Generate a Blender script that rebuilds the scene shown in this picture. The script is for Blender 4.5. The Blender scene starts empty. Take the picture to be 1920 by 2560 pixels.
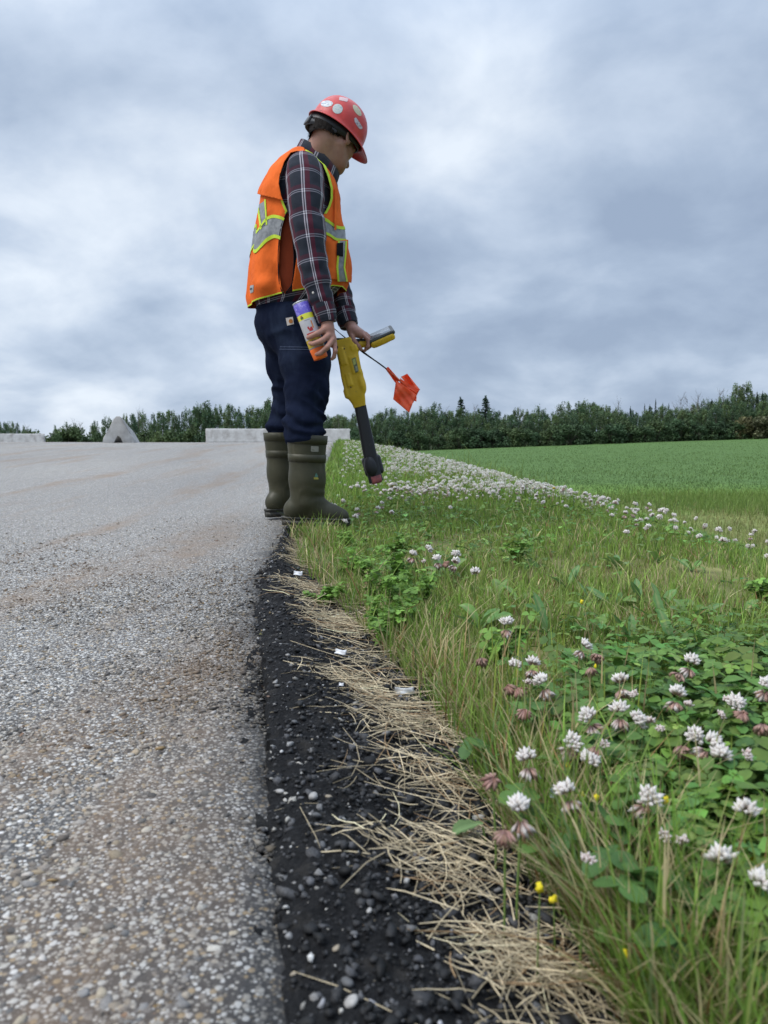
import bpy, bmesh, math, random
import numpy as np
from mathutils import Vector, Matrix

random.seed(7)
RNG = np.random.default_rng(7)
scene = bpy.context.scene
col = scene.collection
R = math.radians

# ------------------------------------------------------------------ camera
CAM_H, PITCH, FPX = 0.39, R(5.64), 1924.0
cam_d = bpy.data.cameras.new('camera')
cam_d.sensor_fit = 'VERTICAL'
cam_d.sensor_height = 36.0
cam_d.sensor_width = 27.0
cam_d.lens = 36.0 * FPX / 2560.0
cam_d.clip_start = 0.02
cam_d.clip_end = 4000
cam_d.dof.use_dof = True
cam_d.dof.focus_distance = 2.3
cam_d.dof.aperture_fstop = 9.5
cam = bpy.data.objects.new('camera', cam_d)
cam.location = (0, 0, CAM_H)
cam.rotation_euler = (R(90) - PITCH, 0, 0)
col.objects.link(cam)
scene.camera = cam

# ------------------------------------------------------------------ sky, sun, exposure
SUN_EL, SUN_AZ = R(54), R(-112)          # azimuth measured from +Y towards +X
world = bpy.data.worlds.new('World')
scene.world = world
world.use_nodes = True
wn = world.node_tree
for n in list(wn.nodes):
    wn.nodes.remove(n)
def wnode(t, **kw):
    n = wn.nodes.new(t)
    for k, v in kw.items():
        n.inputs[k].default_value = v
    return n
def wmath(op, a, b=None, c=None, clamp=False):
    n = wn.nodes.new('ShaderNodeMath'); n.operation = op; n.use_clamp = clamp
    for i, v in enumerate((a, b, c)):
        if v is None: continue
        if isinstance(v, (int, float)): n.inputs[i].default_value = v
        else: wn.links.new(v, n.inputs[i])
    return n.outputs[0]
L = wn.links.new
wtc = wn.nodes.new('ShaderNodeTexCoord')
wsep = wn.nodes.new('ShaderNodeSeparateXYZ'); L(wtc.outputs['Generated'], wsep.inputs[0])
zc = wmath('MAXIMUM', wsep.outputs[2], 0.0)
den = wmath('ADD', zc, 0.42)
wcmb = wn.nodes.new('ShaderNodeCombineXYZ')
L(wmath('DIVIDE', wsep.outputs[0], den), wcmb.inputs[0])
L(wmath('DIVIDE', wsep.outputs[1], den), wcmb.inputs[1])
wmap = wn.nodes.new('ShaderNodeMapping'); L(wcmb.outputs[0], wmap.inputs[0])
wmap.inputs['Location'].default_value = (12.1, 9.4, 0)
wmap.inputs['Rotation'].default_value = (0, 0, R(20))
wmap.inputs['Scale'].default_value = (1.0, 0.95, 1)
cn1 = wnode('ShaderNodeTexNoise', Scale=2.9, Detail=7.0, Roughness=0.52, Distortion=0.15)
cn2 = wnode('ShaderNodeTexNoise', Scale=0.75, Detail=3.0, Roughness=0.5)
L(wmap.outputs[0], cn1.inputs['Vector']); L(wmap.outputs[0], cn2.inputs['Vector'])
cl = wmath('ADD', wmath('MULTIPLY', cn1.outputs[0], 0.62), wmath('MULTIPLY', cn2.outputs[0], 0.45))
cl = wmath('ADD', cl, wmath('MULTIPLY', wsep.outputs[0], -0.15))      # the veiled sun stands to the left
ramp = wn.nodes.new('ShaderNodeValToRGB')
L(cl, ramp.inputs[0])
e = ramp.color_ramp.elements
e[0].position = 0.42; e[0].color = (0.228, 0.288, 0.390, 1)
e[1].position = 0.70; e[1].color = (0.555, 0.61, 0.68, 1)
m1 = ramp.color_ramp.elements.new(0.50); m1.color = (0.282, 0.348, 0.452, 1)
m2 = ramp.color_ramp.elements.new(0.59); m2.color = (0.385, 0.452, 0.552, 1)
sky = wn.nodes.new('ShaderNodeTexSky')
sky.sky_type = 'NISHITA'
sky.sun_disc = False
sky.sun_elevation = SUN_EL
sky.sun_rotation = SUN_AZ
bg_sky = wnode('ShaderNodeBackground', Strength=0.06)
L(sky.outputs[0], bg_sky.inputs['Color'])
bg_cl = wn.nodes.new('ShaderNodeBackground')
L(ramp.outputs[0], bg_cl.inputs['Color'])
# an overcast sky is brighter towards the zenith than at the horizon
zen = wn.nodes.new('ShaderNodeMapRange'); zen.interpolation_type = 'SMOOTHSTEP'
L(wsep.outputs[2], zen.inputs['Value'])
zen.inputs['From Min'].default_value = 0.35; zen.inputs['From Max'].default_value = 1.0
zen.inputs['To Min'].default_value = 1.0; zen.inputs['To Max'].default_value = 2.7
L(zen.outputs[0], bg_cl.inputs['Strength'])
wmix = wn.nodes.new('ShaderNodeMixShader'); wmix.inputs[0].default_value = 0.94
L(bg_sky.outputs[0], wmix.inputs[1]); L(bg_cl.outputs[0], wmix.inputs[2])
wout = wn.nodes.new('ShaderNodeOutputWorld'); L(wmix.outputs[0], wout.inputs['Surface'])

sun_d = bpy.data.lights.new('sun', 'SUN')
sun_d.energy = 1.5
sun_d.angle = R(32)
sun_d.color = (1.0, 0.955, 0.89)
sun = bpy.data.objects.new('sun', sun_d)
sdir = Vector((math.sin(SUN_AZ) * math.cos(SUN_EL), math.cos(SUN_AZ) * math.cos(SUN_EL), math.sin(SUN_EL)))
sun.rotation_euler = sdir.to_track_quat('Z', 'Y').to_euler()
col.objects.link(sun)

scene.view_settings.view_transform = 'Standard'
scene.view_settings.look = 'None'
scene.view_settings.exposure = 0.62
scene.view_settings.gamma = 1.0
scene.view_settings.use_curve_mapping = False
scene.cycles.use_denoising = True
scene.cycles.max_bounces = 6
scene.cycles.diffuse_bounces = 3
scene.cycles.glossy_bounces = 2
scene.cycles.transmission_bounces = 3
scene.cycles.transparent_max_bounces = 6

# ------------------------------------------------------------------ numeric helpers
CP, SP = math.cos(PITCH), math.sin(PITCH)
def P(px, py, Y):
    """world point seen at photograph pixel (px, py) on the plane y = Y"""
    x = (px - 960.0) / FPX; u = (1280.0 - py) / FPX
    d = np.array([x, CP + u * SP, -SP + u * CP])
    return np.array([0, 0, CAM_H]) + d * (Y / d[1])
def smooth01(t):
    t = np.clip(t, 0, 1); return t * t * (3 - 2 * t)
def _h(ix, iy, iz, s):
    n = (ix.astype(np.int64) * 374761393 + iy.astype(np.int64) * 668265263 + iz.astype(np.int64) * 2147483647 + s * 1274126177) & 0xffffffff
    n = ((n ^ (n >> 13)) * 1274126177) & 0xffffffff
    n = ((n ^ (n >> 16)) * 2246822519) & 0xffffffff
    return ((n ^ (n >> 15)) & 0xffffff) / 16777215.0
def vnoise(p, scale=1.0, seed=0):
    """value noise, p (N,3) -> (N,) in -1..1"""
    q = np.asarray(p, float) * scale
    i = np.floor(q); f = q - i; f = f * f * (3 - 2 * f)
    ix, iy, iz = i[:, 0], i[:, 1], i[:, 2]
    r = 0
    for dx in (0, 1):
        wx = f[:, 0] if dx else 1 - f[:, 0]
        for dy in (0, 1):
            wy = f[:, 1] if dy else 1 - f[:, 1]
            for dz in (0, 1):
                wz = f[:, 2] if dz else 1 - f[:, 2]
                r = r + wx * wy * wz * _h(ix + dx, iy + dy, iz + dz, seed)
    return r * 2 - 1
def fbm(p, scale=1.0, seed=0, octs=3):
    r = 0; a = 1.0; t = 0
    for o in range(octs):
        r = r + a * vnoise(p, scale * 2 ** o, seed + o * 17); t += a; a *= 0.5
    return r / t
def n2(x, y, scale, seed=0, octs=2):
    x = np.asarray(x, float); y = np.asarray(y, float)
    p = np.stack([x.ravel(), np.broadcast_to(y, x.shape).ravel(), np.zeros(x.size)], 1)
    return fbm(p, scale, seed, octs).reshape(x.shape)

# ------------------------------------------------------------------ mesh helpers
def make_mesh(name, V, F, mats=None, smooth=False, colors=None, uv=None, matidx=None):
    """V (N,3); F: array (M,k) or list of index tuples"""
    V = np.asarray(V, np.float32)
    me = bpy.data.meshes.new(name)
    me.vertices.add(len(V)); me.vertices.foreach_set('co', V.ravel())
    if isinstance(F, np.ndarray):
        k = F.shape[1]; M = len(F)
        loops = F.astype(np.int32).ravel(); starts = np.arange(0, M * k, k, dtype=np.int32)
        tot = np.full(M, k, np.int32)
    else:
        tot = np.array([len(f) for f in F], np.int32); M = len(F)
        loops = np.array([i for f in F for i in f], np.int32)
        starts = np.concatenate([[0], np.cumsum(tot)[:-1]]).astype(np.int32)
    me.loops.add(len(loops)); me.loops.foreach_set('vertex_index', loops)
    me.polygons.add(M); me.polygons.foreach_set('loop_start', starts); me.polygons.foreach_set('loop_total', tot)
    if smooth: me.polygons.foreach_set('use_smooth', np.ones(M, bool))
    if matidx is not None: me.polygons.foreach_set('material_index', np.asarray(matidx, np.int32))
    if colors is not None:
        C = np.ones((len(V), 4), np.float32); C[:, :3] = colors
        a = me.color_attributes.new('Col', 'FLOAT_COLOR', 'POINT'); a.data.foreach_set('color', C.ravel())
    if uv is not None:
        l = me.uv_layers.new(name='UVMap')
        l.data.foreach_set('uv', np.asarray(uv, np.float32)[loops].ravel())
    me.update(calc_edges=True)
    me.validate()
    for m in (mats if isinstance(mats, (list, tuple)) else [mats]):
        if m is not None: me.materials.append(m)
    return me
def link(name, me, parent=None, **props):
    o = bpy.data.objects.new(name, me)
    col.objects.link(o)
    if parent is not None: o.parent = parent
    for k, v in props.items():
        if v is not None: o[k] = v
    return o
def part(name, V, F, m, parent=None, smooth=True, colors=None, uv=None, solid=0.0, **props):
    o = link(name, make_mesh(name, V, F, m, smooth, colors, uv), parent, **props)
    if solid:
        s = o.modifiers.new('thickness', 'SOLIDIFY'); s.thickness = solid; s.offset = 1.0
    return o
def thing(name, label, cat, loc=(0, 0, 0), rz=0.0, group=None):
    o = bpy.data.objects.new(name, None); o.empty_display_size = 0.05
    col.objects.link(o); o.location = loc; o.rotation_euler = (0, 0, rz)
    o['label'] = label; o['category'] = cat
    if group: o['group'] = group
    return o
def dup(root, loc, rz, scale=1.0, label=None, rx=0.0, ry=0.0):
    r = root.copy(); col.objects.link(r); r.location = loc; r.rotation_euler = (rx, ry, rz)
    r.scale = (scale,) * 3 if isinstance(scale, (int, float)) else scale
    if label: r['label'] = label
    for ch in root.children:
        c = ch.copy(); col.objects.link(c); c.parent = r
        for g in ch.children:
            d = g.copy(); col.objects.link(d); d.parent = c
    return r
def merge(parts):
    """[(V,F)] -> V,F (F lists)"""
    Vs, Fs, n = [], [], 0
    for V, F in parts:
        V = np.asarray(V, float); Vs.append(V)
        Fs.extend([tuple(int(i) + n for i in f) for f in F]); n += len(V)
    return np.concatenate(Vs), Fs
def box(sx, sy, sz, c=(0, 0, 0), M=None):
    V = np.array([[x, y, z] for x in (-.5, .5) for y in (-.5, .5) for z in (-.5, .5)]) * (sx, sy, sz)
    if M is not None: V = V @ np.asarray(M).T
    V = V + np.asarray(c)
    F = [(0, 1, 3, 2), (4, 6, 7, 5), (0, 4, 5, 1), (2, 3, 7, 6), (0, 2, 6, 4), (1, 5, 7, 3)]
    return V, F
def frame(t, ref=(0, 0, 1)):
    t = np.asarray(t, float); t = t / np.linalg.norm(t)
    r = np.asarray(ref, float)
    if abs(np.dot(t, r)) > 0.97: r = np.array([1.0, 0, 0])
    u = np.cross(r, t); u /= np.linalg.norm(u)
    return t, u, np.cross(t, u)
def tube(pts, rad, n=6, ref=(0, 0, 1), cap=True):
    pts = np.asarray(pts, float); m = len(pts)
    rad = np.broadcast_to(np.asarray(rad, float), (m,))
    V, F = [], []
    tg = np.gradient(pts, axis=0)
    for i in range(m):
        t, u, v = frame(tg[i], ref)
        for k in range(n):
            a = 2 * math.pi * k / n
            V.append(pts[i] + rad[i] * (math.cos(a) * u + math.sin(a) * v))
    for i in range(m - 1):
        for k in range(n):
            F.append((i * n + k, i * n + (k + 1) % n, (i + 1) * n + (k + 1) % n, (i + 1) * n + k))
    if cap:
        F.append(tuple(range(n))[::-1]); F.append(tuple((m - 1) * n + k for k in range(n)))
    return np.array(V), F
def catmull(keys, n):
    """keys (K,D) -> (n,D) smooth curve through the keys"""
    keys = np.asarray(keys, float); K = len(keys)
    t = np.linspace(0, K - 1, n); i = np.minimum(t.astype(int), K - 2); f = (t - i)[:, None]
    g = lambda j: keys[np.clip(j, 0, K - 1)]
    p0, p1, p2, p3 = g(i - 1), g(i), g(i + 1), g(i + 2)
    return 0.5 * ((2 * p1) + (-p0 + p2) * f + (2 * p0 - 5 * p1 + 4 * p2 - p3) * f ** 2 + (-p0 + 3 * p1 - 3 * p2 + p3) * f ** 3)
def lathe(prof, n=32, axis_o=(0, 0, 0), axis=(0, 0, 1)):
    t, u, v = frame(axis); o = np.asarray(axis_o, float)
    V, F = [], []
    for r, h in prof:
        for k in range(n):
            a = 2 * math.pi * k / n
            V.append(o + t * h + r * (math.cos(a) * u + math.sin(a) * v))
    m = len(prof)
    for i in range(m - 1):
        for k in range(n):
            F.append((i * n + k, i * n + (k + 1) % n, (i + 1) * n + (k + 1) % n, (i + 1) * n + k))
    F.append(tuple(range(n))[::-1]); F.append(tuple((m - 1) * n + k for k in range(n)))
    return np.array(V), F
def grid_faces(nu, nv, wrap=False):
    """vertex index = i*nv + j ; wrap in j"""
    i = np.arange(nu - 1)[:, None]; j = np.arange(nv if wrap else nv - 1)[None, :]
    j2 = (j + 1) % nv
    return np.stack(np.broadcast_arrays(i * nv + j, i * nv + j2, (i + 1) * nv + j2, (i + 1) * nv + j), -1).reshape(-1, 4)
def vnormals(V, F):
    V = np.asarray(V, float)
    if not isinstance(F, np.ndarray): F = tri(F)
    N = np.zeros_like(V)
    if F.shape[1] == 4: fn = np.cross(V[F[:, 2]] - V[F[:, 0]], V[F[:, 3]] - V[F[:, 1]])
    else: fn = np.cross(V[F[:, 1]] - V[F[:, 0]], V[F[:, 2]] - V[F[:, 0]])
    for k in range(F.shape[1]): np.add.at(N, F[:, k], fn)
    return N / np.maximum(np.linalg.norm(N, axis=1, keepdims=True), 1e-12)
def tri(F):
    if isinstance(F, np.ndarray):
        if F.shape[1] == 3: return F
        return np.concatenate([F[:, [0, 1, 2]], F[:, [0, 2, 3]]])
    T = []
    for f in F:
        for k in range(1, len(f) - 1): T.append((f[0], f[k], f[k + 1]))
    return np.array(T)
def clip_mesh(V, F, gs, uv=None):
    """keep the region where every g(V) >= 0, cutting triangles exactly on the border"""
    V = np.asarray(V, float); T = tri(F)
    A = V if uv is None else np.concatenate([V, uv], 1)
    for g in gs:
        val = g(A[:, :3])
        used = np.zeros(len(A), bool)
        s = val >= 0
        c = s[T].sum(1)
        keep = T[c == 3]
        cut = T[(c == 1) | (c == 2)]
        newA = [A]; n0 = len(A); cache = {}; out = []; extra = []
        def ed(a, b):
            k = (a, b) if a < b else (b, a)
            if k not in cache:
                t = val[a] / (val[a] - val[b]); extra.append(A[a] + (A[b] - A[a]) * t); cache[k] = n0 + len(extra) - 1
            return cache[k]
        for f in cut:
            poly = []
            for k in range(3):
                a, b = int(f[k]), int(f[(k + 1) % 3])
                if s[a]: poly.append(a)
                if s[a] != s[b]: poly.append(ed(a, b))
            for k in range(1, len(poly) - 1): out.append((poly[0], poly[k], poly[k + 1]))
        if extra: A = np.concatenate([A, np.array(extra)])
        T = np.concatenate([keep, np.array(out, int).reshape(-1, 3)])
        u = np.unique(T); m = -np.ones(len(A), int); m[u] = np.arange(len(u))
        A = A[u]; T = m[T]
    return (A[:, :3], T) if uv is None else (A[:, :3], T, A[:, 3:])
def poly_sd(Q, poly):
    """signed distance of 2D points to a closed polygon, positive inside"""
    poly = np.asarray(poly, float); d = np.full(len(Q), 1e9); ins = np.zeros(len(Q), bool)
    for i in range(len(poly)):
        a, b = poly[i], poly[(i + 1) % len(poly)]
        e_ = b - a; w = Q - a
        t = np.clip((w @ e_) / (e_ @ e_), 0, 1)
        d = np.minimum(d, np.linalg.norm(w - t[:, None] * e_, axis=1))
        cond = (a[1] <= Q[:, 1]) != (b[1] <= Q[:, 1])
        with np.errstate(divide='ignore', invalid='ignore'):
            xx = a[0] + (Q[:, 1] - a[1]) * (e_[0] / e_[1] if e_[1] != 0 else 0)
        ins ^= cond & (Q[:, 0] < xx)
    return np.where(ins, d, -d)

# ------------------------------------------------------------------ signed distance sculpting (one continuous skin)
class SDF:
    def __init__(s, lo, hi, h):
        s.lo = np.asarray(lo, float); s.h = h
        s.n = np.ceil((np.asarray(hi) - s.lo) / h).astype(int) + 1
        s.F = np.full(s.n, 0.5, np.float32)
        s.cut = False
    def _sub(s, lo, hi):
        a = np.clip(np.floor((lo - s.lo) / s.h).astype(int), 0, s.n)
        b = np.clip(np.ceil((hi - s.lo) / s.h).astype(int) + 1, 0, s.n)
        if (b <= a).any(): return None, None
        ax = [s.lo[k] + s.h * np.arange(a[k], b[k]) for k in range(3)]
        X = np.stack(np.meshgrid(*ax, indexing='ij'), -1)
        return tuple(slice(a[k], b[k]) for k in range(3)), X
    def _put(s, sl, d, k, sub=False):
        f = s.F[sl]
        if sub:
            d = -d
            h = np.clip(0.5 - 0.5 * (f - d) / k, 0, 1); s.F[sl] = f * (1 - h) + d * h + k * h * (1 - h)
        else:
            h = np.clip(0.5 + 0.5 * (f - d) / k, 0, 1); s.F[sl] = f * (1 - h) + d * h - k * h * (1 - h)
    def cone(s, a, b, ra, rb, k=0.01, sub=False):
        a = np.asarray(a, float); b = np.asarray(b, float); m = max(ra, rb) + 2.5 * k + 3 * s.h
        sl, X = s._sub(np.minimum(a, b) - m, np.maximum(a, b) + m)
        if sl is None: return
        ba = b - a; l2 = max(ba @ ba, 1e-9)
        t = np.clip(((X - a) @ ba) / l2, 0, 1)
        d = np.linalg.norm(X - a - t[..., None] * ba, axis=-1) - (ra + (rb - ra) * t)
        s._put(sl, d, k, sub)
    def chain(s, pts, rads, k=0.004):
        for i in range(len(pts) - 1): s.cone(pts[i], pts[i + 1], rads[i], rads[i + 1], k)
    def ell(s, c, r, Rm=None, k=0.01, sub=False):
        c = np.asarray(c, float); r = np.asarray(r, float); m = r.max() + 2.5 * k + 3 * s.h
        sl, X = s._sub(c - m, c + m)
        if sl is None: return
        Q = X - c
        if Rm is not None: Q = Q @ np.asarray(Rm)
        k0 = np.linalg.norm(Q / r, axis=-1); k1 = np.linalg.norm(Q / r ** 2, axis=-1)
        s._put(sl, k0 * (k0 - 1) / np.maximum(k1, 1e-9), k, sub)
    def rbox(s, c, r, rr, Rm=None, k=0.01, sub=False):
        c = np.asarray(c, float); r = np.asarray(r, float); m = np.linalg.norm(r) + 2.5 * k + 3 * s.h
        sl, X = s._sub(c - m, c + m)
        if sl is None: return
        Q = X - c
        if Rm is not None: Q = Q @ np.asarray(Rm)
        q = np.abs(Q) - (r - rr)
        d = np.linalg.norm(np.maximum(q, 0), axis=-1) + np.minimum(q.max(-1), 0) - rr
        s._put(sl, d, k, sub)
    def mesh(s):
        F = s.F; S = F < 0
        n = np.array(F.shape) - 1
        c = np.zeros(n, np.uint8)
        corners = [(i, j, k) for i in (0, 1) for j in (0, 1) for k in (0, 1)]
        for i, j, k in corners: c += S[i:n[0] + i, j:n[1] + j, k:n[2] + k]
        act = np.argwhere((c > 0) & (c < 8))
        idx = -np.ones(n, np.int64); idx[tuple(act.T)] = np.arange(len(act))
        pos = np.zeros((len(act), 3)); cnt = np.zeros(len(act))
        for (a, b) in [((0,0,0),(1,0,0)),((0,1,0),(1,1,0)),((0,0,1),(1,0,1)),((0,1,1),(1,1,1)),
                       ((0,0,0),(0,1,0)),((1,0,0),(1,1,0)),((0,0,1),(0,1,1)),((1,0,1),(1,1,1)),
                       ((0,0,0),(0,0,1)),((1,0,0),(1,0,1)),((0,1,0),(0,1,1)),((1,1,0),(1,1,1))]:
            a = np.array(a); b = np.array(b)
            fa = F[tuple((act + a).T)]; fb = F[tuple((act + b).T)]
            m = (fa < 0) != (fb < 0)
            t = np.zeros(len(act)); t[m] = fa[m] / (fa[m] - fb[m])
            pos[m] += (a + (b - a) * t[m, None]); cnt[m] += 1
        V = s.lo + s.h * (act + pos / cnt[:, None])
        Q = []
        for ax in range(3):
            o1, o2 = [(1, 2), (2, 0), (0, 1)][ax]
            d = np.zeros(3, int); d[ax] = 1
            e1 = np.zeros(3, int); e1[o1] = 1; e2 = np.zeros(3, int); e2[o2] = 1
            sl0 = tuple(slice(0, F.shape[k] - d[k]) for k in range(3)); sl1 = tuple(slice(d[k], F.shape[k]) for k in range(3))
            ch = np.argwhere(S[sl0] != S[sl1])
            ok = (ch[:, o1] > 0) & (ch[:, o2] > 0) & (ch[:, o1] < n[o1]) & (ch[:, o2] < n[o2])
            ch = ch[ok]
            q = np.stack([idx[tuple((ch - e1 - e2).T)], idx[tuple((ch - e2).T)], idx[tuple(ch.T)], idx[tuple((ch - e1).T)]], 1)
            fl = S[tuple(ch.T)]
            q[~fl] = q[~fl][:, ::-1]
            Q.append(q)
        return V, np.concatenate(Q)
def rotm(yaw=0, pitch=0, roll=0):
    """columns: local x, y, z axes in the world; pitch > 0 tips x downwards"""
    return np.array((Matrix.Rotation(yaw, 3, 'Z') @ Matrix.Rotation(pitch, 3, 'Y') @ Matrix.Rotation(roll, 3, 'X')))

# ------------------------------------------------------------------ material helpers
class M:
    def __init__(s, name, rough=0.8, spec=0.3, color=(0.5, 0.5, 0.5), metal=0.0):
        s.m = bpy.data.materials.new(name); s.m.use_nodes = True
        s.t = s.m.node_tree; s.b = s.t.nodes['Principled BSDF']
        s.set('Roughness', rough); s.set('Specular IOR Level', spec); s.set('Base Color', (*color, 1)); s.set('Metallic', metal)
    def set(s, k, v):
        if isinstance(v, bpy.types.NodeSocket): s.t.links.new(v, s.b.inputs[k])
        else: s.b.inputs[k].default_value = v
    def node(s, t, ins=None, **attrs):
        n = s.t.nodes.new(t)
        for k, v in attrs.items(): setattr(n, k, v)
        for k, v in (ins or {}).items():
            if isinstance(v, bpy.types.NodeSocket): s.t.links.new(v, n.inputs[k])
            else: n.inputs[k].default_value = v
        return n
    def coord(s, kind='Object'): return s.node('ShaderNodeTexCoord').outputs[kind]
    def geo(s): return s.node('ShaderNodeNewGeometry').outputs['Position']
    def attr(s, name='Col'): return s.node('ShaderNodeAttribute', attribute_name=name).outputs['Color']
    def rand(s): return s.node('ShaderNodeObjectInfo').outputs['Random']
    def math(s, op, a, b=0.0, c=0.0, clamp=False):
        n = s.node('ShaderNodeMath', {0: a, 1: b, 2: c}, operation=op, use_clamp=clamp); return n.outputs[0]
    def noise(s, vec, scale, detail=3.0, rough=0.5, dist=0.0):
        return s.node('ShaderNodeTexNoise', {'Vector': vec, 'Scale': scale, 'Detail': detail, 'Roughness': rough, 'Distortion': dist}).outputs[0]
    def voro(s, vec, scale, out='Distance', feature='F1', rnd=1.0):
        return s.node('ShaderNodeTexVoronoi', {'Vector': vec, 'Scale': scale, 'Randomness': rnd}, feature=feature).outputs[out]
    def ramp(s, fac, stops):
        n = s.node('ShaderNodeValToRGB', {0: fac}); r = n.color_ramp
        for i, (p, c) in enumerate(stops):
            e = r.elements[i] if i < 2 else r.elements.new(p)
            e.position = p; e.color = (*c, 1) if len(c) == 3 else c
        return n.outputs[0]
    def mix(s, fac, a, b, mode='MIX'):
        n = s.node('ShaderNodeMix', data_type='RGBA', blend_type=mode)
        for k, v in (('Factor', fac), ('A', a), ('B', b)):
            i = [q for q in n.inputs if q.name == k and q.enabled][0]
            if isinstance(v, bpy.types.NodeSocket): s.t.links.new(v, i)
            else: i.default_value = v if k == 'Factor' else (*v, 1)
        return [q for q in n.outputs if q.enabled][0]
    def map(s, vec, scale=(1, 1, 1), rot=(0, 0, 0), loc=(0, 0, 0)):
        return s.node('ShaderNodeMapping', {'Vector': vec, 'Scale': scale, 'Rotation': rot, 'Location': loc}).outputs[0]
    def bump(s, h, strength=0.4, dist=0.01):
        s.set('Normal', s.node('ShaderNodeBump', {'Height': h, 'Strength': strength, 'Distance': dist}).outputs[0])
    def leafy(s, colr, fac=0.3):
        """let some light through thin leaves"""
        tr = s.node('ShaderNodeBsdfTranslucent', {'Color': colr})
        mx = s.node('ShaderNodeMixShader', {0: fac})
        out = s.t.nodes['Material Output']
        s.t.links.new(s.b.outputs[0], mx.inputs[1]); s.t.links.new(tr.outputs[0], mx.inputs[2])
        s.t.links.new(mx.outputs[0], out.inputs['Surface'])
def plain(name, color, rough=0.7, spec=0.3, var=0.12, scale=60, bump=0.0, metal=0.0):
    """one colour with a little mottling"""
    m = M(name, rough, spec, color, metal)
    v = m.coord()
    n = m.noise(v, scale, 4)
    lo = tuple(c * (1 - var) for c in color); hi = tuple(min(1, c * (1 + var)) for c in color)
    m.set('Base Color', m.ramp(n, [(0.3, lo), (0.7, hi)]))
    if bump: m.bump(n, bump, 0.002)
    return m.m
# ------------------------------------------------------------------ lie of the land
_ys = np.arange(-12, 1000, 0.25)
_zr = np.interp(_ys, [-12, 3.2, 5, 7, 9, 11, 13, 15, 17, 20, 25, 31, 45, 70, 110, 200, 1000],
                [0, 0, .022, .075, .135, .195, .238, .262, .265, .247, .185, .095, -.14, -.75, -1.7, -2.6, -2.6])
_k = np.exp(-0.5 * (np.arange(-12, 13) * 0.25 / 1.0) ** 2); _k /= _k.sum()
_zr = np.convolve(np.pad(_zr, 12, mode='edge'), _k, 'valid')
def zr(y, x=None):
    z = np.interp(y, _ys, _zr)
    if x is not None: z = z - .40 * np.exp(-((x + 5.7) / 2.4) ** 2 - ((y - 19.6) / 2.0) ** 2)    # hollow behind the crest
    return z
def curve(y, ys, xs): return np.interp(y, ys, xs)
def E(y):      # edge of the pavement
    return curve(y, [-5, .48, .58, .72, .96, 1.14, 1.57, 2.09, 2.5, 3.1, 5, 8, 13, 31, 60], [.3, -.068, -.085, -.112, -.152, -.179, -.262, -.338, -.364, -.40, -.46, -.58, -.83, -1.42, -2.4])
def G(y):      # where the grass begins
    return curve(y, [-5, .48, .6, .72, .96, 1.14, 1.57, 2.09, 2.5, 3.1, 5, 8, 13, 31, 60], [.5, .205, .192, .168, .138, .108, .002, -.140, -.262, -.36, -.43, -.55, -.80, -1.4, -2.35])
def C(y):      # brow of the bank
    return curve(y, [-5, 2.3, 3.4, 5.0, 7.5, 9.7, 12, 16, 25, 40, 60], [1.3, 1.22, 1.20, .98, .62, .30, -.25, -.75, -1.1, -1.7, -2.4])
def zfield(x, y):
    t = np.clip((y - 18) / 150, -0.2, 1.05)
    xx = np.clip(x, -30, 160)
    return -1.62 + t * (-1.45 + 0.041 * xx) + 0.05 * n2(x, y, 0.12, 5)
def ground_z(x, y):
    x = np.asarray(x, float); y = np.broadcast_to(np.asarray(y, float), x.shape)
    e_, g_, c_ = E(y), G(y), C(y)
    base = zr(y, x)
    w = np.maximum(g_ - e_, 0.02)
    s = (x - e_) / w
    sh = np.where(x < e_, -0.06, -0.006 - 0.040 * smooth01(s))
    sh = sh + 0.026 * smooth01((x - g_) / 0.35) * (x > g_)
    d = np.maximum(x - c_ + 0.25, 0)
    drop = 0.34 * d * d / (d + 0.5)
    bank = base + sh - drop
    bank = bank + 0.012 * n2(x, y, 3.0, 9) * smooth01((x - g_) / 0.2)
    zf = zfield(x, y)
    zl = np.where(x < 0, base + sh, np.maximum(bank, zf))
    k = 0.25
    h = np.clip(0.5 + 0.5 * (bank - zf) / k, 0, 1)
    out = zf + (bank - zf) * h + k * h * (1 - h)
    far = smooth01((y - 45) / 30)
    out = np.where(x < e_, base - 0.06 - 0.25 * smooth01((y - 40) / 20), out)
    return out
def nonuni(stops):
    """[(start, stop, step), ...] -> sorted coordinates"""
    return np.unique(np.concatenate([np.arange(a, b, st) for a, b, st in stops] + [[stops[-1][1]]]))

# ---- ground sheet
gx = nonuni([(-900, -60, 60), (-60, -6, 4), (-6, -.6, .4), (-.6, 1.8, .05), (1.8, 8, .25), (8, 40, 1.5), (40, 200, 8), (200, 900, 70)])
gy = nonuni([(-4, .2, .3), (.2, 6, .06), (6, 20, .2), (20, 60, 1.0), (60, 220, 5), (220, 1100, 80)])
GX, GY = np.meshgrid(gx, gy, indexing='ij')
GZ = ground_z(GX, GY)
V = np.stack([GX.ravel(), GY.ravel(), GZ.ravel()], 1)
F = grid_faces(len(gx), len(gy))[:, ::-1]
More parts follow.
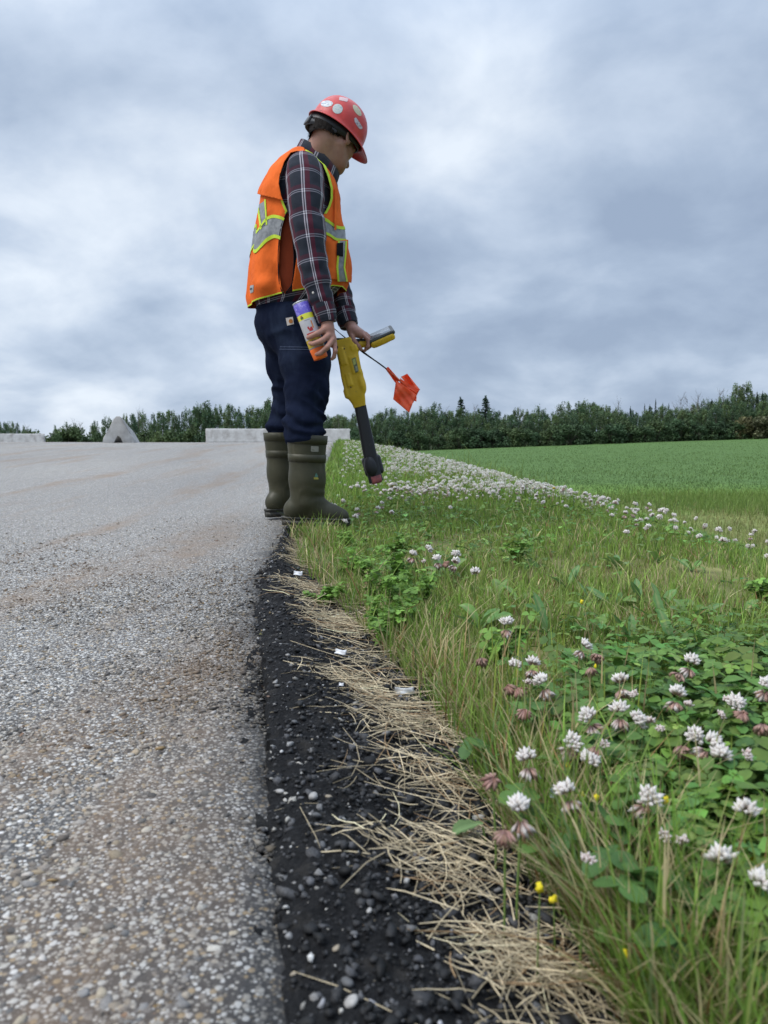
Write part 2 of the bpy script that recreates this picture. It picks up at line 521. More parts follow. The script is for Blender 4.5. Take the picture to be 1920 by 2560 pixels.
# colour of what grows or lies on the ground: thatch on the verge, straw-coloured rough grass, crop
x, y, z = V.T
nz = fbm(V, 0.35, 3, 3); nf = fbm(V, 2.2, 4, 3)
thatch = np.array([.165, .165, .070]); soil = np.array([.10, .075, .05]); rough_g = np.array([.155, .21, .06]); rough_y = np.array([.20, .21, .085]); lush = np.array([.125, .215, .048]); crop = np.array([.092, .160, .052]); wood = np.array([.05, .06, .03])
Cc = np.tile(thatch, (len(V), 1))
def lay(c, w):
    global Cc
    w = np.clip(w, 0, 1)[:, None]; Cc = Cc * (1 - w) + np.asarray(c) * w
lay(soil, smooth01(nf * 1.5 - .2) * .7)
away = np.clip((x - C(y)) / 1.5, 0, 1)
lay(rough_g, away)
lay(rough_y, away * smooth01(.55 + nz * 1.3) * .9)
edge = 26 + 3 * nz - np.clip(x - 8, 0, 30) * .12          # where the crop starts
lay(lush, away * smooth01((y - edge + 6) / 4))
lay(crop, away * smooth01((y - edge - 2) / 9))
lay(wood, smooth01((y - 168 - .1 * x) / 8) * (x > -5))
lay(rough_y, (x < E(y) - .5) * 1.0)
gm = M('ground_cover', 0.95, 0.1)
gv = gm.geo()
gn = gm.noise(gm.map(gv, (1, .35, 1)), 9, 5, .65); gn2 = gm.noise(gv, 1.3, 4, .6)
gc = gm.mix(1.0, gm.attr(), gm.ramp(gn, [(.28, (.55, .55, .55)), (.72, (1.45, 1.42, 1.4))]), 'MULTIPLY')
gc = gm.mix(1.0, gc, gm.ramp(gn2, [(.3, (.82, .84, .8)), (.7, (1.15, 1.14, 1.1))]), 'MULTIPLY')
gm.set('Base Color', gc)
gm.bump(gn, 0.8, 0.05)
part('ground', V, F, gm.m, colors=Cc, kind='structure')

# ---- pavement
rx_off = -np.concatenate([[0], np.cumsum(np.concatenate([np.full(30, .012), np.full(30, .03), np.full(20, .1), np.full(20, .3), np.full(24, 1.2)]))])
ry = nonuni([(-3, .35, .2), (.35, 3.5, .018), (3.5, 8, .06), (8, 20, .25), (20, 70, 1.0)])
RX = np.zeros((len(rx_off), len(ry))); RY = np.broadcast_to(ry, RX.shape)
wob = (.026 * n2(ry, ry * 0 + 3.3, 5, 21) + .018 * n2(ry, ry * 0 + 1.3, 24, 22) + .009 * n2(ry, ry * 0 + 2.3, 80, 23)) * np.clip(1.2 / np.maximum(ry, .3), .5, 1)
RX = (E(ry) + wob)[None, :] + rx_off[:, None]
RZ = zr(RY, RX) + 0.0015 * n2(RX, RY, 20, 31) + .004 * n2(RX, RY, 1.5, 32) - .008 * np.exp(rx_off / .035)[:, None]
top = np.stack([RX.ravel(), RY.ravel(), RZ.ravel()], 1)
F = grid_faces(len(rx_off), len(ry))
skirt = top[:len(ry)].copy(); skirt[:, 2] -= .05; skirt[:, 0] += .02 + .012 * vnoise(skirt, 40, 3)
n0 = len(top); i = np.arange(len(ry) - 1)
F = np.concatenate([F, np.stack([i + 1, i, n0 + i, n0 + i + 1], 1)])
V = np.concatenate([top, skirt])
rm = M('asphalt', 0.62, 0.42)
rv = rm.geo()
# binder with sand, pale chips of several sizes, brown dust drifted along the edge
sand = rm.noise(rv, 900, 3, .7)
graze_pale = rm.node('ShaderNodeMapRange', {'Value': rm.node('ShaderNodeSeparateXYZ', {0: rv}).outputs[1], 'From Min': .6, 'From Max': 4.0}).outputs[0]      # binder painted paler with distance for grazing-angle brightening, not wear
binder = rm.mix(graze_pale, rm.ramp(sand, [(.3, (.024, .023, .024)), (.7, (.098, .093, .088))]), rm.ramp(sand, [(.3, (.045, .043, .042)), (.7, (.19, .18, .17))]))
def chips(scale, lo, hi):
    cell = rm.node('ShaderNodeTexVoronoi', {'Vector': rv, 'Scale': scale, 'Randomness': 1.0})
    on = rm.ramp(cell.outputs['Distance'], [(lo, (1, 1, 1)), (hi, (0, 0, 0))])
    sep = rm.node('ShaderNodeSeparateColor', {0: cell.outputs['Color']})
    tint = rm.ramp(sep.outputs[0], [(0, (.12, .115, .112)), (.28, (.25, .235, .215)), (.55, (.40, .375, .33)), (.8, (.54, .53, .50)), (1, (.66, .65, .63))])
    tint = rm.mix(rm.ramp(sep.outputs[1], [(.86, (0, 0, 0)), (.94, (1, 1, 1))]), tint, (.36, .27, .16))
    return on, tint, cell.outputs['Distance']
on1, t1, d1 = chips(130, .30, .42)
on2, t2, d2 = chips(260, .34, .50)
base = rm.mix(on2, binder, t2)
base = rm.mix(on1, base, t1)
dust = rm.noise(rm.map(rv, (2.4, .30, 1), (0, 0, R(-9))), 1.6, 4, .6)
dust2 = rm.noise(rv, 9, 4, .6)
dmask = rm.math('MULTIPLY', rm.ramp(dust, [(.50, (0, 0, 0)), (.66, (1, 1, 1))]), rm.ramp(dust2, [(.3, (.25, .25, .25)), (.65, (1, 1, 1))]))
base = rm.mix(rm.math('MULTIPLY', dmask, .7), base, (.20, .13, .075))
tone = rm.noise(rm.map(rv, (1, .3, 1)), .8, 4)
base = rm.mix(1.0, base, rm.ramp(tone, [(.3, (.90, .89, .88)), (.7, (1.2, 1.18, 1.15))]), 'MULTIPLY')
base = rm.mix(1.0, base, rm.attr(), 'MULTIPLY')
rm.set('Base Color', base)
hgt = rm.math('ADD', rm.math('MULTIPLY', d1, -1.0), rm.math('MULTIPLY', sand, .5))
rm.bump(hgt, .6, .004)
def tarred(x, y):      # tar has bled onto the outermost hand's breadth of the pavement
    p = np.stack([x, y, x * 0], 1)
    d = np.maximum(E(y) - x, 0) + .030 * fbm(p, 14, 91, 3) + .012 * fbm(p, 60, 92, 2)
    return 1 - .75 * np.exp(-np.maximum(d, 0) / .045)
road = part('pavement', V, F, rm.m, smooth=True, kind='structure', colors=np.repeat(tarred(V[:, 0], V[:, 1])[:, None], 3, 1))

# ---- chips standing out of the binder close to the camera: real stones
ICO_V = []
_p = (1 + 5 ** .5) / 2
for a in (-1, 1):
    for b in (-_p, _p): ICO_V += [(0, a, b), (a, b, 0), (b, 0, a)]
ICO_V = np.array(ICO_V, float); ICO_V /= np.linalg.norm(ICO_V[0])
def hull_faces(Vv):
    bm = bmesh.new()
    vs = [bm.verts.new(v) for v in Vv]
    bmesh.ops.convex_hull(bm, input=vs)
    bm.verts.index_update()
    F_ = np.array([[v.index for v in f.verts] for f in bm.faces]); bm.free()
    c = Vv[F_].mean(1); nn = np.cross(Vv[F_[:, 1]] - Vv[F_[:, 0]], Vv[F_[:, 2]] - Vv[F_[:, 0]])
    flip = (nn * c).sum(1) < 0; F_[flip] = F_[flip][:, ::-1]
    return F_
ICO_F = hull_faces(ICO_V)
OCT_V = np.array([(1, 0, 0), (-1, 0, 0), (0, 1, 0), (0, -1, 0), (0, 0, 1), (0, 0, -1), (.72, .72, .55), (-.72, -.65, .6)], float)
OCT_F = hull_faces(OCT_V)
def stones(n, pos, rad, flat, rng, jit=.28, low=False):
    """n crushed stones: (n*12,3) verts, (n*20,3) faces"""
    SV, SF = (OCT_V, OCT_F) if low else (ICO_V, ICO_F)
    B = SV[None] * (1 + jit * rng.uniform(-1, 1, (n, len(SV), 1)))
    B = B * np.stack([rng.uniform(.75, 1.35, n), rng.uniform(.7, 1.1, n), flat * rng.uniform(.7, 1.2, n)], 1)[:, None]
    a = rng.uniform(0, 6.283, n); ca, sa = np.cos(a), np.sin(a)
    tx = rng.normal(0, .22, n); ty = rng.normal(0, .22, n)
    X = B[..., 0] * ca[:, None] - B[..., 1] * sa[:, None]; Y = B[..., 0] * sa[:, None] + B[..., 1] * ca[:, None]
    Z = B[..., 2] + X * tx[:, None] + Y * ty[:, None]
    W = np.stack([X, Y, Z], -1) * rad[:, None, None] + pos[:, None]
    Fs = (SF[None] + len(SV) * np.arange(n)[:, None, None]).reshape(-1, 3)
    return W.reshape(-1, 3), Fs
def road_z(x, y):
    return zr(y) - .008 * np.exp(-np.maximum(E(y) - x, 0) / .035)
PAL = np.array([[.62, .61, .58], [.55, .52, .46], [.50, .47, .42], [.42, .36, .27], [.36, .34, .32], [.27, .26, .25], [.20, .195, .19], [.15, .145, .145], [.40, .29, .15], [.33, .22, .16], [.66, .65, .64], [.50, .43, .33]])
PW = np.array([.10, .12, .12, .07, .13, .14, .12, .09, .012, .012, .04, .04])
rg = np.random.default_rng(11)
N = 56000
yy = .38 + 3.2 * rg.random(N) ** 1.6
half = (yy + .06) * .54
xx = -half - .02 + rg.random(N) * (half + E(yy) + .03 + .01 * rg.normal(size=N))
keep = (xx < E(yy) + .012) & (rg.random(N) < 1 - .9 * smooth01((yy - 1.2) / 2.2)) & (rg.random(N) < .82)
xx, yy = xx[keep], yy[keep]
rad = np.clip(np.exp(rg.normal(math.log(.00175), .54, len(xx))), .0008, .0062)
pz = road_z(xx, yy) + rad * rg.uniform(-.22, .14, len(xx))
tint = PAL[rg.choice(len(PAL), len(xx), p=PW / PW.sum())] * rg.uniform(.58, .98, (len(xx), 1))
sm = M('aggregate', 0.78, 0.3)
sc_ = sm.attr(); sn = sm.noise(sm.geo(), 700, 3, .6)
sm.set('Base Color', sm.mix(1.0, sc_, sm.ramp(sn, [(.3, (.72, .71, .70)), (.7, (1.15, 1.14, 1.12))]), 'MULTIPLY'))
# brown dust lies on part of them too
pp = np.stack([xx, yy, pz], 1)
dz = np.clip(fbm((pp @ np.array([[math.cos(.16), math.sin(.16), 0], [-math.sin(.16), math.cos(.16), 0], [0, 0, 1]])) * (3.0, .55, 1), 1.9, 77, 3) * 2.4 - .05, 0, 1)[:, None] * .6
tint = tint * (1 - dz) + np.array([.19, .125, .07]) * dz
tint = tint * (tarred(xx, yy) * .92 + .08)[:, None] * np.array([.90, .85, .79])
vis = rad / (yy + .12)
order = np.argsort(-vis)
big = order[:300]; rest = order[300:]
for sel, lw in ((rest[yy[rest] < .95], False), (rest[yy[rest] >= .95], True)):
    Vs, Fs = stones(len(sel), pp[sel], rad[sel], .50, rg, .40, low=lw)
    part('aggregate', Vs, Fs, sm.m, road, smooth=False, colors=np.repeat(tint[sel], 8 if lw else 12, 0), kind='stuff')
# the 300 that show largest are single pieces sharing a few meshes per tint
bank = []
for k in range(36):
    Vv, Ff = stones(1, np.zeros((1, 3)), np.ones(1), .5, rg, .38)
    t_ = PAL[rg.choice(len(PAL), p=PW / PW.sum())] * rg.uniform(.6, .95)
    bank.append(make_mesh('chip_stone', Vv, Ff, sm.m, False, np.tile(t_, (12, 1))))
for q, b in enumerate(big):
    o = bpy.data.objects.new('chip_stone', bank[q % 36]); col.objects.link(o); o.parent = road
    o.location = pp[b]; o.scale = (rad[b],) * 3; o.rotation_euler = (0, 0, rg.uniform(0, 6.28))

# ---- black tarred shoulder: crumbled edge of the mat and black gravel
ty_ = nonuni([(.2, 1.5, .0055), (1.5, 3.4, .010), (3.4, 5.5, .03), (5.5, 16, .12)])
nu = 72
U = np.linspace(0, 1, nu)[:, None]
lo_ = E(ty_) - .022 + .022 * n2(ty_, ty_ * 0, 7, 41); hi_ = G(ty_) + np.where(ty_ < 3, .10, .03)
TX = lo_[None] + (hi_ - lo_)[None] * U; TY = np.broadcast_to(ty_, TX.shape)
gz_ = ground_z(TX, TY)
fade = smooth01(U / .12)
crumb = .0055 * n2(TX, TY, 60, 42, 3) + .0075 * np.abs(n2(TX, TY, 130, 43, 3)) + .007 * n2(TX, TY, 14, 44)
hump = .012 * np.exp(-((U - .22) / .16) ** 2)
TZ = np.maximum(gz_, zr(TY) - .05) * fade + (zr(TY) - .014 + .010 * n2(TX, TY, 28, 46, 3)) * (1 - fade) + .006 + crumb * (.3 + .7 * fade) + hump
V = np.stack([TX.ravel(), TY.ravel(), TZ.ravel()], 1)
tm = M('tar', 0.8, 0.18)
tv = tm.geo(); tn = tm.noise(tv, 260, 4, .65); tn2 = tm.noise(tv, 30, 4, .6)
tc = tm.ramp(tn, [(.3, (.004, .004, .0045)), (.62, (.014, .0138, .0145)), (.80, (.05, .048, .046))])
tc = tm.mix(tm.ramp(tn2, [(.55, (0, 0, 0)), (.75, (.35, .35, .35))]), tc, (.085, .075, .062))
tm.set('Base Color', tc); tm.bump(tn, 1.0, .006)
part('shoulder', V, grid_faces(nu, len(ty_)), tm.m, smooth=True, kind='structure')
_tz = (ty_, lo_, hi_, TZ)
def shoulder_z(x, y):
    x = np.atleast_1d(np.asarray(x, float)); y = np.atleast_1d(np.asarray(y, float))
    j = np.clip(np.searchsorted(ty_, y), 0, len(ty_) - 1)
    u = (x - lo_[j]) / (hi_[j] - lo_[j])
    i = np.clip((u * (nu - 1)).astype(int), 0, nu - 1)
    z = TZ[i, j]
    return np.where((u >= 0) & (u <= 1), z, np.where(u < 0, road_z(x, y), ground_z(x, y)))
# black gravel
N = 34000
yy = .33 + 3.2 * rg.random(N) ** 1.5
u = np.where(rg.random(N) < .55, rg.uniform(-.02, 1, N), np.clip(rg.beta(2.2, 1.5, N), .05, 1))
xx = E(yy) + (G(yy) + .10 - E(yy)) * u
rad = np.clip(np.exp(rg.normal(math.log(.0021), .55, N)), .0009, .0095) * np.where(u > .5, 1.15, .8)
pz = shoulder_z(xx, yy) + rad * .25
pos_ = np.stack([xx, yy, pz], 1)
cc = np.array([.019, .0188, .0195]) * np.exp(rg.normal(0, .85, (N, 1)))
pale = rg.random(N) < .035 + .35 * np.exp(-np.maximum(u, 0) / .07)
cc = np.where(pale[:, None], PAL[rg.choice(len(PAL), N, p=PW / PW.sum())] * rg.uniform(.3, .85, (N, 1)), cc)
gm2 = M('black_gravel', 0.62, 0.3)
gm2.set('Base Color', gm2.mix(1.0, gm2.attr(), gm2.ramp(gm2.noise(gm2.geo(), 500, 3), [(.3, (.6, .6, .6)), (.72, (1.5, 1.5, 1.5))]), 'MULTIPLY'))
gm2.bump(gm2.noise(gm2.geo(), 900, 2), .4, .001)
gA = [stones(int(s_.sum()), pos_[s_], rad[s_], .72, rg, .46, lw) + (np.repeat(cc[s_], 8 if lw else 12, 0),) for s_, lw in ((yy < 1.0, False), (yy >= 1.0, True))]
part('black_gravel', np.concatenate([gA[0][0], gA[1][0]]), np.concatenate([gA[0][1], gA[1][1] + len(gA[0][0])]), gm2.m, smooth=False, colors=np.concatenate([gA[0][2], gA[1][2]]), kind='stuff', label='loose black gravel along the tarred edge of the pavement', category='gravel')
# pale pebbles caught on the tar: things one can pick up
pebs = [(782, 1998, 19, 'white'), (822, 2002, 17, 'tan'), (792, 2053, 15, 'grey'), (822, 2078, 12, 'grey'), (755, 2228, 16, 'grey'), (840, 2388, 17, 'tan'), (876, 2518, 26, 'white'), (868, 2465, 20, 'grey'), (735, 2450, 17, 'tan'), (1046, 2408, 20, 'dark'), (923, 2288, 12, 'white'), (885, 2340, 15, 'grey'), (735, 1812, 13, 'grey'), (826, 2195, 10, 'grey'), (815, 2210, 9, 'grey'), (806, 2120, 14, 'grey'), (1050, 2155, 18, 'silver'), (1342, 2540, 26, 'grey'), (985, 2535, 15, 'grey'), (700, 1990, 13, 'white')]
ptint = {'white': (.33, .315, .295), 'tan': (.27, .225, .165), 'grey': (.095, .095, .097), 'dark': (.05, .05, .055), 'silver': (.22, .215, .21)}
pname = {'white': 'pale whitish', 'tan': 'tan', 'grey': 'dull grey', 'dark': 'dark grey', 'silver': 'shiny silver-grey'}
pm = {}
for k_, c_ in ptint.items():
    q = plain('pebble_' + k_, c_, .6, .35, .25, 220, .3); pm[k_] = q
def ray_ground(px, py, h=0.0, zf=ground_z):
    """where the line of sight through a pixel meets the land raised by h"""
    xr = (px - 960) / FPX; u = (1280 - py) / FPX
    d = np.array([xr, CP + u * SP, -SP + u * CP])
    t = np.concatenate([np.arange(.3, 6, .004), np.arange(6, 60, .05)])
    X = t * d[0]; Y = t * d[1]; Z = CAM_H + t * d[2]
    g_ = zf(X, Y) + h
    i = np.argmax(Z < g_)
    return np.array([X[i], Y[i], g_[i]])
where = ['on the tar beside the pavement edge', 'on the tar, middle of the frame height', 'near the straw']
near_txt = ['beside a tan one on the tar below the middle', 'right of the white one on the tar', 'first of two below the white and tan pair', 'second of two below the white and tan pair', 'at the left rim of the tar, low down',
            'with a cream patch, above two grey ones near the bottom', 'largest pale one, at the bottom of the tar', 'just above the big pale one at the bottom', 'at the pavement edge near the bottom', 'with a wet look beside the straw near the bottom',
            'tiny sliver lying alone on the tar', 'flat, left of the tiny white sliver', 'highest on the tar, at the pavement edge', 'tiny, left of two tiny ones', 'tiny, right of two tiny ones', 'half sunk, in the middle of the tar strip',
            'among straw halfway down the tar', 'in the bottom right among straw', 'half sunk at the bottom edge beside straw', 'at the pavement edge, left of the white and tan pair']
for (px, py, w, k_), tx in zip(pebs, near_txt):
    p = ray_ground(px, py, 0, lambda a, b: shoulder_z(a, b))
    r_ = w * p[1] * 1.03 / FPX * .9
    Vv, Ff = stones(1, np.zeros((1, 3)), np.ones(1), .7, rg, .30)
    me = make_mesh('pebble', Vv * r_, Ff, pm[k_], True)
    o = link('pebble', me, label='%s pebble %s' % (pname[k_], tx), category='pebble', group='pebbles caught on the tarred shoulder')
    o.location = p + (0, 0, r_ * .35)
    sb = o.modifiers.new('round', 'SUBSURF'); sb.levels = 1; sb.render_levels = 1

# ------------------------------------------------------------------ concrete barriers
bm_ = M('weathered_concrete', .9, .15)
bv = bm_.coord(); b1 = bm_.noise(bv, 3.2, 6, .65); b2 = bm_.noise(bm_.map(bv, (2.2, 2.2, 1)), 1.6, 5, .6); b3 = bm_.noise(bv, 45, 3)
bc = bm_.ramp(b1, [(.3, (.30, .285, .265)), (.55, (.43, .42, .40)), (.75, (.52, .51, .49))])
bc = bm_.mix(bm_.ramp(b2, [(.50, (0, 0, 0)), (.72, (.5, .5, .5))]), bc, (.15, .135, .115))
bm_.set('Base Color', bc); bm_.bump(b3, .5, .006)
def barrier(length, w=.60, h=.56, notch=True, chip=3):
    """jersey-like profile, open slot under the end; local x along the barrier"""
    prof = np.array([(-w / 2, 0), (-w / 2, .07), (-w / 2 + .02, .12), (-w * .34, .24), (-w * .17, h - .10), (-w * .115, h - .035), (-w * .05, h), (w * .05, h), (w * .115, h - .035), (w * .17, h - .10), (w * .34, .24), (w / 2 - .02, .12), (w / 2, .07), (w / 2, 0),
                     (.090, 0), (.055, .08), (.018, .145), (-.018, .145), (-.055, .08), (-.090, 0)])
    n = len(prof); xs = np.concatenate([[0, .015], np.linspace(.25, length - .25, 22), [length - .015, length]])
    V, F = [], []
    rr = np.random.default_rng(chip)
    for i, x_ in enumerate(xs):
        ins = .985 if i in (0, len(xs) - 1) else 1.0
        for k, (a, b) in enumerate(prof):
            sl = k >= 14
            zz = b
            if sl and .20 < x_ < length - .20: zz = b * .02
            V.append((x_ + (rr.normal(0, .012) if ins < 1 else 0), a * ins + rr.normal(0, .005), zz * (ins if not sl else 1) + rr.normal(0, .005) * (b > 0)))
    for i in range(len(xs) - 1):
        for k in range(n):
            F.append((i * n + k, i * n + (k + 1) % n, (i + 1) * n + (k + 1) % n, (i + 1) * n + k))
    # end faces as a strip of quads around the slot
    for base, flip in ((0, True), ((len(xs) - 1) * n, False)):
        for (l, r_) in (((0, 1, 19, 19), None),):
            pass
        left = [(0, 1, 2, 18, 19), (2, 3, 17, 18), (3, 4, 5, 6, 17), (6, 7, 16, 17), (7, 8, 9, 10, 16), (10, 11, 15, 16), (11, 12, 13, 14, 15)]
        for f in left:
            f = tuple(base + q for q in f); F.append(f if not flip else f[::-1])
    return np.array(V), F
def put_barrier(p, heading, length, label, tilt=0.0, **kw):
    V, F = barrier(length, **kw)
    o = link('concrete_barrier', make_mesh('concrete_barrier', V, F, bm_.m, False), label=label, category='barrier', group='concrete barriers across the end of the road')
    bv_ = o.modifiers.new('edge', 'BEVEL'); bv_.width = .012; bv_.segments = 2; bv_.limit_method = 'ANGLE'
    o.location = p; o.rotation_euler = (0, tilt, heading)
    return o
def on_road(px, Y):
    q = P(px, 1100, Y); q[2] = float(zr(Y)); return q
put_barrier(on_road(296, 15.4) - (0, 0, .012), R(103), 3.0, 'concrete barrier seen end-on with a dark slot beneath, left of centre', chip=5, h=.545, tilt=R(6.2))
a, b = on_road(515, 30.5), on_road(874, 31.5)
put_barrier(a - (0, 0, .02), math.atan2(*(b - a)[1::-1]), float(np.linalg.norm((b - a)[:2])), 'long concrete barrier running behind the worker\'s boots', chip=6, h=.60)
a, b = on_road(-90, 41), on_road(112, 42)
put_barrier(a - (0, 0, .03), math.atan2(*(b - a)[1::-1]), float(np.linalg.norm((b - a)[:2])), 'low concrete barrier cut off by the left edge of the picture', chip=7, h=.62)
# ------------------------------------------------------------------ trees beyond the field
def leaf_cards(cent, size, rng, nrm=None, up=.3):
    n = len(cent)
    d = rng.normal(size=(n, 3)); d[:, 2] = np.abs(d[:, 2]) * .7 + up; d /= np.linalg.norm(d, axis=1, keepdims=True)
    a = rng.normal(size=(n, 3)); u = np.cross(d, a); u /= np.linalg.norm(u, axis=1, keepdims=True); v = np.cross(d, u)
    s = (size * rng.uniform(.6, 1.35, n))[:, None]
    asp = rng.uniform(.45, .8, (n, 1))
    p = np.stack([cent - u * s, cent - v * s * asp + d * s * .15, cent + u * s, cent + v * s * asp + d * s * .15], 1)
    F = np.arange(n * 4).reshape(-1, 4)
    return p.reshape(-1, 3), F
def foliage_mat(name, lo, hi):
    m = M(name, .75, .2)
    c = m.attr(); r_ = m.rand()
    c = m.mix(1.0, c, m.ramp(r_, [(0, tuple(1.6 * q for q in lo)), (1, tuple(1.6 * q for q in hi))]), 'MULTIPLY')
    m.set('Base Color', c); m.leafy(c, .22)
    return m.m
fol = foliage_mat('broadleaf_foliage', (.82, .90, .86), (1.2, 1.16, .98))
ndl = foliage_mat('needle_foliage', (.8, .85, .9), (1.1, 1.05, 1.0))
brk = plain('bark', (.085, .075, .062), .9, .1, .3, 12)
brk2 = plain('grey_dead_bark', (.16, .15, .135), .9, .1, .3, 12)
def branchy(h, rng, n=9, spread=.22, r0=.11, up=.75, twigs=3):
    prt = [tube([(0, 0, -.3), (.02, 0, h * .4), (rng.normal(0, .1), rng.normal(0, .1), h * .93)], [r0, r0 * .7, r0 * .15], 5)]
    ends = []
    for k in range(n):
        z0 = h * rng.uniform(.22, .9); a = rng.uniform(0, 6.28); l = h * spread * (1.15 - z0 / h) * rng.uniform(.7, 1.5) + .25
        d = np.array([math.cos(a), math.sin(a), up * rng.uniform(.7, 1.5)])
        p0 = np.array([0, 0, z0]); p1 = p0 + d * l * .5; p2 = p1 + (d + (0, 0, .3)) * l * .5
        prt.append(tube([p0, p1, p2], [r0 * .32, r0 * .2, r0 * .06], 4)); ends.append(p2)
        for t in range(twigs):
            dd = d + rng.normal(0, .5, 3); q = p1 + (p2 - p1) * rng.uniform(0, 1)
            prt.append(tube([q, q + dd * l * .3], [r0 * .1, r0 * .03], 3))
    return merge(prt), ends
def tree_aspen(seed, h=8.0, w=1.6, n=2600, tone=(.060, .098, .040)):
    rng = np.random.default_rng(seed)
    (V, F), _ = branchy(h * .92, rng, 11, .16, .12)
    ncl = 46
    t = rng.random(ncl) ** .8
    zc_ = h * (.12 + .86 * t)
    rad = w * np.sqrt(np.clip(1 - ((t - .42) / .62) ** 2, .02, 1)) * rng.uniform(.35, 1.05, ncl)
    a = rng.uniform(0, 6.283, ncl)
    cc_ = np.stack([rad * np.cos(a), rad * np.sin(a), zc_], 1)
    cr = rng.uniform(.30, .60, ncl) * (w / 1.6)
    k = rng.integers(0, ncl, n)
    d = rng.normal(size=(n, 3)); d /= np.linalg.norm(d, axis=1, keepdims=True)
    cen = cc_[k] + d * (cr[k] * rng.random(n) ** .4)[:, None] * np.array([.8, .8, 1.9])
    Vl, Fl = leaf_cards(cen, .125, rng)
    ct = np.exp(rng.normal(0, .16, ncl))[k] * np.exp(rng.normal(0, .15, n))
    cl_ = np.array(tone)[None] * ct[:, None] * np.stack([1 + .12 * rng.normal(size=n), np.ones(n), 1 + .1 * rng.normal(size=n)], 1)
    return (V, F), (Vl, Fl, np.repeat(np.clip(cl_, .004, .5), 4, 0))
def tree_spruce(seed, h=10.0, w=1.5, n=2600, tone=(.026, .046, .030)):
    rng = np.random.default_rng(seed)
    trunk = tube([(0, 0, -.3), (0, 0, h * .6), (0, 0, h * .99)], [.13, .08, .015], 6)
    cen = []
    nb = 95
    for b in range(nb):
        t = b / nb
        z0 = h * (.06 + .92 * t); l = w * (1 - t) ** .85 * rng.uniform(.65, 1.15) + .10
        a = rng.uniform(0, 6.283); m = int(n / nb * (1.35 - .7 * t))
        s = rng.random(m) ** .7
        q = np.stack([np.cos(a) * l * s, np.sin(a) * l * s, z0 - .28 * l * s + .14 * l * s ** 3], 1) + rng.normal(0, .07, (m, 3)) * (1, 1, .6)
        cen.append(q)
    top_ = np.stack([rng.normal(0, .03, 30), rng.normal(0, .03, 30), h * rng.uniform(.95, 1.03, 30)], 1)
    cen = np.concatenate(cen + [top_])
    Vl, Fl = leaf_cards(cen, .12, rng, up=.1)
    ct = np.exp(rng.normal(0, .35, len(cen)))
    return trunk, (Vl, Fl, np.repeat(np.array(tone)[None] * ct[:, None], 4, 0))
def tree_bare(seed, h=9.0):
    rng = np.random.default_rng(seed)
    return branchy(h, rng, 26, .17, .085, 1.3, 5)[0]
def bush(seed, h=3.0, w=1.9, n=1500, tone=(.075, .112, .045)):
    rng = np.random.default_rng(seed)
    prt = [tube([(rng.normal(0, .25), rng.normal(0, .25), -.2), (rng.normal(0, .6), rng.normal(0, .6), h * .7)], [.05, .015], 4) for k in range(7)]
    ncl = 30; t = rng.random(ncl)
    a = rng.uniform(0, 6.283, ncl); rad = w * np.sqrt(np.clip(1 - t ** 2 * .85, .05, 1)) * rng.uniform(.2, .95, ncl)
    cc_ = np.stack([rad * np.cos(a), rad * np.sin(a), h * (.08 + .86 * t)], 1)
    k = rng.integers(0, ncl, n); d = rng.normal(size=(n, 3)); d /= np.linalg.norm(d, axis=1, keepdims=True)
    cen = cc_[k] + d * (.55 * rng.random(n) ** .4)[:, None]
    Vl, Fl = leaf_cards(cen, .13, rng)
    ct = np.exp(rng.normal(0, .25, ncl))[k] * np.exp(rng.normal(0, .22, n))
    return merge(prt), (Vl, Fl, np.repeat(np.array(tone)[None] * ct[:, None], 4, 0))
protos = {}
def proto(key, trunk, crown=None, fm=None, tm_=None):
    tme = make_mesh('trunk', trunk[0], trunk[1], tm_ or brk, True)
    cme = make_mesh('crown', crown[0], crown[1], fm, False, crown[2]) if crown else None
    protos[key] = (tme, cme)
H0 = {}
for s_ in range(5):
    t_, c_ = tree_aspen(100 + s_, 8, [1.5, 1.8, 1.35, 2.0, 1.6][s_], 3000, [(.062, .094, .050), (.072, .104, .052), (.054, .086, .050), (.060, .090, .052), (.080, .110, .058)][s_])  # leaf tones lightened and greyed: distance haze put into the colour
    proto('aspen%d' % s_, t_, c_, fol); H0['aspen%d' % s_] = 8.0
for s_ in range(2):
    t_, c_ = tree_spruce(200 + s_, 10, [1.5, 1.2][s_], 3200); proto('spruce%d' % s_, t_, c_, ndl); H0['spruce%d' % s_] = 10.0
for s_ in range(3):
    proto('bare%d' % s_, tree_bare(300 + s_), None, None, brk2); H0['bare%d' % s_] = 9.0
for s_ in range(3):
    t_, c_ = bush(400 + s_, 3.0, 1.7, 1800, [(.036, .058, .030), (.046, .066, .032), (.075, .072, .040)][s_]); proto('bush%d' % s_, t_, c_, fol); H0['bush%d' % s_] = 3.0
NAMES = {'aspen': ('broadleaf_tree', 'tree'), 'spruce': ('spruce_tree', 'tree'), 'bare': ('dead_tree', 'tree'), 'bush': ('bush', 'bush')}
def plant_tree(key, x, y, z, h, label, group, wide=1.0, rz=None):
    kind = key[:-1]
    o = thing(NAMES[kind][0], label, NAMES[kind][1], (x, y, z), random.uniform(0, 6.28) if rz is None else rz, group)
    s = h / H0[key]; w = s * wide * random.uniform(.78, 1.3)
    o.scale = (w, w, s)
    tme, cme = protos[key]
    link('trunk', tme, o)
    if cme: link('crown', cme, o)
    return o
def top_h(px, py, Y, zb):
    return float(P(px, py, Y)[2] - zb)
LBL_R = {'aspen': 'leafy green tree packed in the dark wood beyond the crop field', 'bush': 'bush at the foot of the wood along the far edge of the field', 'bare': 'bare dead tree sticking out above the wood beyond the field', 'spruce': 'dark pointed spruce rising among the trees beyond the field'}
